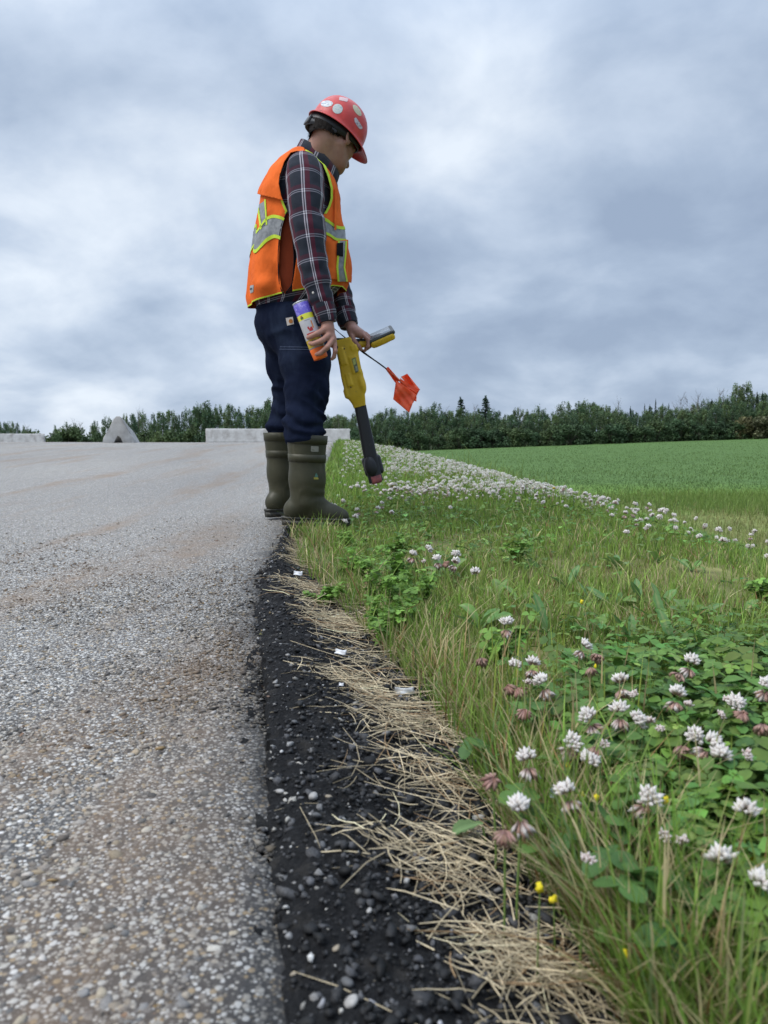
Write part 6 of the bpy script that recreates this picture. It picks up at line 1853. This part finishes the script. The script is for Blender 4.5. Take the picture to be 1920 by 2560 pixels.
# ------------------------------------------------------------------ white clover in flower
petal_m = M('clover_petal', .6, .25); pc_ = petal_m.attr(); petal_m.set('Base Color', pc_); petal_m.leafy(pc_, .25); petal_m = petal_m.m
def floret(a, b, w, c0, c1, up=(0, 0, 1)):
    """slim petal tube from a to b, swelling towards the tip"""
    t, u, v = frame(b - a); m = a + (b - a) * .62
    V = [a] + [m + w * (math.cos(q) * u + math.sin(q) * v * .8) for q in (0, 1.57, 3.14, 4.71)] + [b]
    F = [(0, 1 + (k + 1) % 4, 1 + k) for k in range(4)] + [(5, 1 + k, 1 + (k + 1) % 4) for k in range(4)]
    return np.array(V), F, np.array([c0] + [c0 * .3 + c1 * .7] * 4 + [c1])
def head_mesh(seed, kind):
    rr = np.random.default_rng(seed); prts = []
    def add(dirv, r0, r1, w, c0, c1, curl):
        d = dirv / np.linalg.norm(dirv)
        a = d * r0; b = d * r1 + np.array([0, 0, curl])
        prts.append(floret(a, b, w, c0, c1))
    W_ = np.array([.86, .82, .77]); PK = np.array([.56, .32, .28]); BR = np.array([.30, .165, .125]); TN = np.array([.46, .31, .24]); GR = np.array([.42, .44, .24])
    up_ = []; dn = []
    if kind in ('fresh', 'mixed', 'bud'):
        n = {'fresh': 44, 'mixed': 30, 'bud': 22}[kind]; R1 = {'fresh': .0118, 'mixed': .0116, 'bud': .0078}[kind]
        lo = {'fresh': -.25, 'mixed': .05, 'bud': -.1}[kind]; zo = .006 if kind == 'mixed' else 0
        for k in range(n):
            z_ = lo + (1 - lo) * (k + .5) / n; a = k * 2.39996 + rr.normal(0, .15); s = math.sqrt(max(0, 1 - z_ * z_))
            d = np.array([math.cos(a) * s, math.sin(a) * s, z_]); tip = d * R1 * rr.uniform(.68, 1.16)
            tip[2] += R1 * .42 * s * rr.uniform(.7, 1.3)
            tint_ = W_ * rr.uniform(.88, 1.06); base_ = (PK if kind == 'bud' or rr.random() < .6 else TN) * rr.uniform(.8, 1.2)
            v, f, c = floret(d * .0025 + (0, 0, zo), tip + (0, 0, zo), .0025 if kind != 'bud' else .0018, base_, tint_); c[1:5] = tint_ * .80 + base_ * .15 if kind != 'bud' else tint_ * .55 + base_ * .45
            up_.append((v, f, c))
    if kind in ('mixed', 'spent'):
        n = {'mixed': 28, 'spent': 44}[kind]
        for k in range(n):
            a = k * 2.39996 + rr.normal(0, .2); e_ = rr.uniform(-1.15, -.45) if kind == 'mixed' else rr.uniform(-1.45, -.45)
            d = np.array([math.cos(a) * math.cos(e_), math.sin(a) * math.cos(e_), math.sin(e_)])
            c1 = (TN if rr.random() < .45 else W_ * .92) if kind == 'mixed' else (BR if rr.random() < .35 else TN)
            c0 = BR * rr.uniform(.8, 1.4) if rr.random() < .6 else PK
            o_ = np.array([0, 0, .0035 if kind == 'mixed' else .004]); L_ = .0135 * rr.uniform(.8, 1.12)
            dn.append(floret(d * .002 + o_, d * L_ + o_ + (0, 0, -.0035), .0021, c0, c1 * rr.uniform(.85, 1.1)))
    out = {}
    for nm, lst in (('head', up_), ('drooping_florets', dn)):
        if lst:
            V, F, Cq, n0 = [], [], [], 0
            for v, f, c in lst:
                V.append(v); F += [tuple(i + n0 for i in q) for q in f]; Cq.append(c); n0 += len(v)
            out[nm] = make_mesh(nm, np.concatenate(V), F, petal_m, True, np.clip(np.concatenate(Cq), 0, .9))
    return out
FL = {k: [head_mesh(600 + 10 * i + j, k) for j in range(3)] for i, k in enumerate(('fresh', 'mixed', 'spent', 'bud'))}
stem_meshes = []
for k in range(5):
    b = pg.normal(0, .018, 2)
    V_, F_ = tube(catmull([(b[0], b[1], -1.05), (b[0] * .9, b[1] * .9, -.6), (b[0] * .2, b[1] * .2, -.15), (0, 0, 0)], 8) * (1, 1, 1), [.011] * 8, 5)
    stem_meshes.append(make_mesh('stem', V_, F_, stalk_m, True))
def flower(p, hgt, kind, s, label, group='clover flowers of the verge', tilt=.42):
    o = thing('clover_flower', label, 'flower', p, random.uniform(0, 6.28), group)
    st = link('stem', random.choice(stem_meshes), o); st.scale = (.1 * s * 1.0, .1 * s, hgt); st.location = (0, 0, 0)
    rx, ry = random.gauss(0, tilt), random.gauss(0, tilt)
    for nm, me in random.choice(FL[kind]).items():
        q = link(nm, me, o); q.scale = (s,) * 3; q.rotation_euler = (rx, ry, 0)
        if nm == 'drooping_florets' and kind == 'mixed': q.location = (0, 0, -.0030 * s)
    return o
W2 = {'fresh': 'white clover flower', 'mixed': 'brown-skirted white clover flower', 'spent': 'brown spent clover flower', 'bud': 'small half-open clover flower'}
fls = [(1204, 1649, 'spent', 'standing alone left of the flower group at mid height'), (1288, 1669, 'fresh', 'top left of the tight group left of the patch'), (1330, 1674, 'mixed', 'top right of the tight group left of the patch'), (1271, 1719, 'spent', 'leftmost of the two reddish ones side by side'), (1295, 1727, 'spent', 'right of the two reddish ones side by side'),
 (1320, 1711, 'bud', 'between the reddish pair and the drooping pale one'), (1362, 1724, 'mixed', 'at the right end of the tight group left of the patch'), (1345, 1713, 'bud', 'tucked into the right end of the tight group'), (1310, 1780, 'spent', 'hanging below the reddish pair'), (1453, 1627, 'mixed', 'highest of the trio at the top of the patch'), (1495, 1642, 'spent', 'right one of the trio at the top of the patch'), (1476, 1674, 'spent', 'lowest of the trio at the top of the patch'),
 (1722, 1670, 'mixed', 'at the top right of the patch'), (1698, 1691, 'spent', 'touching the white flower at the top right of the patch'), (1555, 1724, 'mixed', 'right of the broad rounded leaf'), (1586, 1742, 'bud', 'beside the flower right of the broad rounded leaf'), (1688, 1753, 'mixed', 'left of the dark round leaf'), (1718, 1766, 'bud', 'just left of the dark round leaf'), (1911, 1728, 'mixed', 'cut by the right edge, upper one'), (1817, 1758, 'bud', 'left of a pair at the right of the patch'), (1841, 1763, 'fresh', 'right of a pair at the right of the patch'), (1856, 1786, 'spent', 'below the pair at the right of the patch'),
 (1906, 1817, 'spent', 'at the right edge with pale tips'), (1481, 1811, 'mixed', 'tall white one left of centre in the patch'), (1552, 1798, 'mixed', 'in the middle of the patch above the green stem'), (1592, 1805, 'fresh', 'on a thick green stem in mid patch'), (1626, 1811, 'bud', 'right of the one on the thick green stem'), (1651, 1829, 'bud', 'lying low right of the half-open one'), (1799, 1793, 'bud', 'between the dark leaves at the right'), (1424, 1872, 'mixed', 'with spiky pale petals left of centre'), (1488, 1876, 'spent', 'golden brown below the tall white one'), (1511, 1869, 'bud', 'right of the golden brown one'),
 (1738, 1846, 'fresh', 'upper one of the large group right of centre'), (1762, 1873, 'mixed', 'largest one of the group right of centre'), (1802, 1898, 'fresh', 'right one of the group right of centre'), (1864, 1894, 'bud', 'on a curved stalk near the right edge'), (1708, 1875, 'spent', 'hanging like a bell left of the large group'), (1322, 1921, 'mixed', 'thin pink and white one near the left of the patch'), (1473, 1908, 'fresh', 'with a purple-pink heart below the golden one'), (1231, 1951, 'spent', 'dark reddish one nearest the straw, upper'),
 (1426, 2000, 'mixed', 'in front of the pale blue scrap'), (1609, 2012, 'mixed', 'large pink and white one in front of the oval leaf'), (1303, 2050, 'mixed', 'pink and white one nearest the black gravel'), (1263, 2084, 'spent', 'dark reddish one nearest the straw, lower'), (1864, 2040, 'fresh', 'lone white one at the right below the group'), (1656, 2094, 'bud', 'small pink one, left of two low in the grass'), (1710, 2117, 'bud', 'small pink one, right of two low in the grass'), (1804, 2156, 'fresh', 'low one near the yellow flowers'), (1903, 2213, 'fresh', 'cut by the right edge, lower one'), (1468, 2159, 'bud', 'tiny and half hidden among low grass'),
 (1069, 1374, 'fresh', 'round, highest of the little group in mid verge'), (1140, 1389, 'fresh', 'right one of the little group in mid verge'), (1134, 1413, 'mixed', 'below the right one of the little group'), (1095, 1407, 'mixed', 'small reddish white one in the middle of the little group'), (1112, 1409, 'spent', 'dark one in the middle of the little group'), (1029, 1394, 'mixed', 'second from the left in the little group'), (995, 1394, 'spent', 'leftmost of the little group'), (1061, 1406, 'bud', 'below the highest of the little group'), (1189, 1434, 'fresh', 'alone right of the little group in mid verge'), (1267, 1573, 'mixed', 'alone and ragged between the groups'),
 (769, 1300, 'fresh', 'in front of the near boot\'s instep'), (862, 1306, 'fresh', 'touching the toe of the near boot'), (888, 1294, 'fresh', 'just right of the near boot\'s toe'), (943, 1277, 'mixed', 'tall one right of the near boot'), (979, 1283, 'fresh', 'round one further right of the near boot'), (955, 1264, 'mixed', 'above the tall one right of the near boot'), (894, 1281, 'mixed', 'low pinkish one behind the near boot\'s toe')]
used = []
for px, py, kind, txt in fls:
    h_ = .105 if py > 1600 else (.085 if py > 1350 else .06)
    if py < 1320 and px < 870: h_ = .05
    p = ray_ground(px, py, h_)
    s_ = {'fresh': 1.0, 'mixed': 1.06, 'spent': .98, 'bud': .9}[kind] * (1 if py > 1600 else 1.15) * random.uniform(.93, 1.08)
    flower(p, h_, kind, s_, W2[kind] + ' ' + txt)
# the white drift along the brow of the bank: the nearest ones singly, the rest as one mass
N = 9000
yy = 3.3 * (14 / 3.3) ** pg.random(N)
xl = np.maximum(G(yy) + .12, C(yy) - 1.75); xr = C(yy) + .35; xx = xl + pg.random(N) * np.maximum(xr - xl, .05)
cm_ = fbm(np.stack([xx, yy, yy * 0], 1), 1.3, 81, 3)
wgt = np.clip(.20 + 1.5 * cm_ + .45 * smooth01((yy - 4.0) / 1.5), 0, 1) * (.25 + .75 * smooth01((xx - G(yy) - .25) / .5)) * (.45 + .55 * smooth01((yy - 3.4) / 1.0))
wgt *= .5 + .5 * smooth01((xx - (C(yy) - 1.3)) / .5)
kp = pg.random(N) < wgt
xx, yy = xx[kp], yy[kp]
# a line of flowers on the brow to the right edge
m2 = 95; y2 = pg.uniform(2.2, 4.6, m2); x2 = C(y2) + pg.normal(.05, .16, m2)
xx = np.concatenate([xx, x2]); yy = np.concatenate([yy, y2])
kp = (np.abs(xx / yy) < .54); xx, yy = xx[kp], yy[kp]
o_ = np.argsort(yy); xx, yy = xx[o_], yy[o_]
hh = pg.uniform(.035, .115, len(xx)); zz_ = ground_z(xx, yy) + hh
solo = 300 - len(fls)
print('CLOVER', len(xx))
for k in range(solo):
    kind = 'mixed' if pg.random() < .3 else 'fresh'
    flower((xx[k], yy[k], zz_[k]), hh[k], kind, .98 * float(np.exp(pg.normal(0, .18))), 'small white clover flower in the white drift along the brow of the bank', 'clover flowers of the drift')
n = len(xx) - solo
bx, by, bz = xx[solo:], yy[solo:], zz_[solo:]
# one low-polygon head: upper white dome of petals, lower brownish ring
VV, FF, CC = [], [], []
rr = np.random.default_rng(9)
for k in range(16):
    z_ = -.45 + 1.4 * (k + .5) / 16; a = k * 2.39996; s = math.sqrt(max(0, 1 - min(1, abs(z_)) ** 2))
    d = np.array([math.cos(a) * s, math.sin(a) * s, z_])
    v, f, c = floret(d * .003, d * .0118, .0026, np.array([.72, .64, .54]), np.array([.90, .88, .83]) if z_ > -.15 else np.array([.58, .44, .36]))
    FF += [tuple(i + len(VV) * 6 for i in q) for q in f]; VV.append(v); CC.append(c)
HVt = np.concatenate(VV); HC_ = np.concatenate(CC); HF = np.array(FF); mh = len(HVt)
sc1 = np.exp(pg.normal(-.04, .22, n)); ang = pg.uniform(0, 6.28, n)
X = HVt[None, :, 0] * np.cos(ang)[:, None] - HVt[None, :, 1] * np.sin(ang)[:, None]; Y = HVt[None, :, 0] * np.sin(ang)[:, None] + HVt[None, :, 1] * np.cos(ang)[:, None]
Vm = np.stack([X, Y, np.broadcast_to(HVt[None, :, 2], X.shape)], -1) * sc1[:, None, None] + np.stack([bx, by, bz], 1)[:, None]
Cm = HC_[None] * np.exp(pg.normal(0, .10, (n, 1, 1)))
part('clover_drift', Vm.reshape(-1, 3), (HF[None] + mh * np.arange(n)[:, None, None]).reshape(-1, 3), petal_m, colors=np.clip(Cm.reshape(-1, 3), 0, .9), kind='stuff', label='distant white clover flowers merging into a white drift on the bank', category='flowers')

# ---- small yellow flowers
yf_m = plain('yellow_petal', (.72, .58, .02), .6, .25, .2, 300, .4)
Vb_ = []
bm2 = bmesh.new(); bmesh.ops.create_icosphere(bm2, subdivisions=2, radius=1.0)
Vi = np.array([v.co[:] for v in bm2.verts]); Fi = np.array([[v.index for v in f.verts] for f in bm2.faces]); bm2.free()
Vi2 = Vi * (1 + .22 * np.sign(np.sin(Vi[:, :1] * 9) * np.sin(Vi[:, 1:2] * 9 + 1) * np.sin(Vi[:, 2:] * 9 + 2))) * (1, 1, 1.15)
yhead = make_mesh('head', Vi2 * .0034, Fi, yf_m, False)
ys_ = [(1419, 1919, 'beside the long leaning leaf'), (1490, 2000, 'right of the pale blue scrap'), (1453, 1990, 'touching the drooping flower by the scrap'), (1666, 2003, 'right of the large pink and white clover'), (1743, 1968, 'left of a pair in the clover leaves'), (1767, 1968, 'right of a pair in the clover leaves'), (1829, 2131, 'above the largest yellow one'), (1874, 2154, 'largest, near the right edge'), (1861, 2218, 'tiny, below the largest one'), (1876, 2302, 'lowest at the right edge'), (1350, 2220, 'left of two over the straw'), (1384, 2252, 'right of two over the straw'), (1562, 2386, 'among the stalks at the bottom'), (1812, 2235, 'pale, left of the tiny one at the right'), (1490, 1667, 'on top of the brown clover trio'), (1455, 1505, 'small, far back in the verge')]
for k, (px, py, txt) in enumerate(ys_):
    h_ = .085 if py < 2250 else .06
    p = ray_ground(px, py, h_); s_ = 1.35 if 'largest, near' in txt else random.uniform(.8, 1.1)
    o = thing('yellow_flower', 'small round yellow flower ' + txt, 'flower', p, 0, 'small yellow flowers')
    q = link('head', yhead, o); q.scale = (s_,) * 3; q.rotation_euler = (random.gauss(0, .4), random.gauss(0, .4), random.uniform(0, 6))
    st = link('stem', random.choice(stem_meshes), o); st.scale = (.06, .06, h_)
# dandelions in flower
for px, py, lb in ((980, 1216, 'yellow dandelion flower left of the locator foot'), (866, 1266, 'half-closed yellow-brown dandelion above the near boot\'s toe'), (1335, 1222, 'yellow dandelion flower, left of two far along the brow'), (1385, 1222, 'yellow dandelion flower, right of two far along the brow'), (1362, 1270, 'brown seed head on a tall stem in the mid verge')):
    h_ = .10; p = ray_ground(px, py, h_)
    o = thing('dandelion_flower', lb, 'flower', p, 0)
    brown = 'brown' in lb
    V, F, Cq = [], [], []
    for k in range(40):
        a = k * 2.39996; e_ = .15 + 1.2 * (k / 40); d = np.array([math.cos(a) * math.cos(e_), math.sin(a) * math.cos(e_), math.sin(e_)])
        v, f, c = floret(d * .002, d * (.011 if not brown else .008), .0017, np.array([.5, .33, .01]) if not brown else np.array([.12, .07, .03]), np.array([.72, .52, .01]) if not brown else np.array([.20, .13, .05]))
        F += [tuple(i + len(V) * 6 for i in q) for q in f]; V.append(v); Cq.append(c)
    part('head', np.concatenate(V), F, petal_m, o, colors=np.concatenate(Cq))
    st = link('stem', random.choice(stem_meshes), o); st.scale = (.12, .12, h_)

# ------------------------------------------------------------------ straw raked along the edge
straw_m = M('straw', .7, .25); sc2 = straw_m.attr(); straw_m.set('Base Color', straw_m.mix(1.0, sc2, straw_m.ramp(straw_m.noise(straw_m.geo(), 120, 3), [(.3, (.75, .74, .72)), (.7, (1.15, 1.13, 1.1))]), 'MULTIPLY')); straw_m = straw_m.m
def straws(mid, ang, length, rad, lift, tilt, bend, colr):
    n = len(mid); m = 5
    t = np.linspace(-.5, .5, m)
    d = np.stack([np.cos(ang), np.sin(ang)], 1); s = np.stack([-np.sin(ang), np.cos(ang)], 1)
    XY = mid[:, None, :2] + d[:, None] * (t[None, :, None] * length[:, None, None]) + s[:, None] * ((t ** 2 - .08)[None, :, None] * (bend * length)[:, None, None])
    zg = shoulder_z(XY[..., 0].ravel(), XY[..., 1].ravel()).reshape(n, m)
    zmean = zg.mean(1, keepdims=True)
    Z = np.maximum(zg + rad[:, None], zmean * .6 + zg * .4 + lift[:, None] + tilt[:, None] * t[None] * length[:, None])
    c = np.concatenate([XY, Z[..., None]], -1)
    V = []
    k3 = np.array([0, 2.094, 4.189])
    u = np.concatenate([s, np.zeros((n, 1))], 1); w = np.array([0, 0, 1.0])
    off = np.cos(k3)[None, None, :, None] * u[:, None, None, :] + np.sin(k3)[None, None, :, None] * w
    r_ = rad[:, None] * np.array([.85, 1, 1, .95, .5])[None]
    V = c[:, :, None, :] + off * r_[:, :, None, None]
    F = []
    for i in range(m - 1):
        for k in range(3): F.append((i * 3 + k, i * 3 + (k + 1) % 3, i * 3 + 3 + (k + 1) % 3, i * 3 + 3 + k))
    F = np.array(F)
    return V.reshape(-1, 3), (F[None] + 15 * np.arange(n)[:, None, None]).reshape(-1, 4), np.repeat(colr, 15, 0)
mids, angs, lens, lifts = [], [], [], []
for k in range(60):
    y0 = .40 + 2.75 * pg.random() ** 1.25; w_ = G(y0) - E(y0)
    x0 = E(y0) + w_ * (.42 + .62 * pg.random()) + .03
    m_ = int(pg.integers(8, 42)); a0 = R(pg.choice([150, 165, 125, 100, 20]) + pg.normal(0, 18))
    spread = .022 + .016 * y0
    mids.append(np.stack([x0 + pg.normal(0, spread, m_), y0 + pg.normal(0, spread * .8, m_)], 1)); angs.append(a0 + pg.normal(0, 1.15, m_)); lens.append(np.exp(pg.normal(math.log(.060 + .012 * y0), .5, m_))); lifts.append(pg.uniform(.001, .018, m_))
m_ = 520; y0 = .40 + 2.8 * pg.random(m_) ** 1.2; x0 = E(y0) + (G(y0) - E(y0)) * pg.beta(3.0, 1.0, m_) * 1.15 + .01
mids.append(np.stack([x0, y0], 1)); angs.append(pg.uniform(0, 6.28, m_)); lens.append(np.exp(pg.normal(math.log(.065), .5, m_))); lifts.append(pg.uniform(.0, .012, m_))
# a raked heap in the foot of the picture and one halfway up
for (px, py, m_, sp) in ((1330, 2440, 150, .030), (1160, 2230, 70, .04), (1010, 2150, 50, .03), (900, 1720, 140, .05), (1060, 1840, 80, .05), (860, 1560, 120, .06), (780, 1480, 90, .06)):
    g0 = ray_ground(px, py, .01)
    mids.append(np.stack([g0[0] + pg.normal(0, sp, m_), g0[1] + pg.normal(0, sp * .7, m_)], 1)); angs.append(R(150) + pg.normal(0, 1.2, m_)); lens.append(np.exp(pg.normal(math.log(.050), .5, m_))); lifts.append(pg.uniform(.001, .014, m_))
mid = np.concatenate(mids); ang = np.concatenate(angs); ln = np.clip(np.concatenate(lens), .015, .20); lf2 = np.concatenate(lifts)
n = len(mid); kp = (mid[:, 0] > E(mid[:, 1]) + .035) & (mid[:, 1] > .33); mid, ang, ln, lf2 = mid[kp], ang[kp], ln[kp], lf2[kp]; n = len(mid)
cst = np.array([.54, .45, .30]) * np.exp(pg.normal(-.05, .32, (n, 1))); cst = np.where(pg.random((n, 1)) < .12, np.array([.33, .22, .12]), cst)
V_, F_, C_ = straws(mid, ang, ln, pg.uniform(.00034, .00078, n), lf2, pg.normal(0, .10, n), pg.normal(0, .35, n), cst)
part('straw', V_, F_, straw_m, smooth=True, colors=np.clip(C_, 0, .9), kind='stuff', label='dry straw raked along the edge between black gravel and grass', category='straw')
print('STRAW', n)
# white scraps caught in the straw
wm_ = plain('white_scrap', (.66, .66, .67), .7, .2, .1); bm3 = plain('pale_blue_scrap', (.45, .53, .58), .5, .3, .1); gm3 = plain('grey_film_scrap', (.42, .42, .41), .3, .5, .1)
for px, py, w_, hh_, mt, lb in ((745, 1434, 22, 9, wm_, 'white scrap lying in the straw below the boot'), (851, 1631, 30, 10, wm_, 'white feather-like scrap on the straw halfway down'), (1012, 1727, 50, 14, gm3, 'crumpled translucent film scrap at the edge of the grass'), (1392, 1988, 34, 22, bm3, 'pale blue scrap half hidden behind a clover flower'), (853, 1712, 12, 6, wm_, 'tiny white scrap left of the grey film')):
    h_ = .06 if 'blue' in lb else .016
    p = ray_ground(px, py, h_, shoulder_z if px < 1000 else ground_z); k = p[1] / FPX
    n = 9; V_ = []
    for i in range(n):
        for j in range(n):
            u, v = i / (n - 1) - .5, j / (n - 1) - .5
            r_ = 1 - .25 * (abs(u) * 2) ** 2
            V_.append((u * w_ * k, v * hh_ * k * 1.6 * r_, .35 * hh_ * k * math.sin(u * 5 + 1) * math.cos(v * 4) + .2 * hh_ * k * math.sin(v * 9 + u * 6)))
    o = part('scrap', V_, grid_faces(n, n), mt, None, label=lb, category='scrap', solid=.0008); o.location = p; o.rotation_euler = (R(35), 0, random.gauss(0, .3))
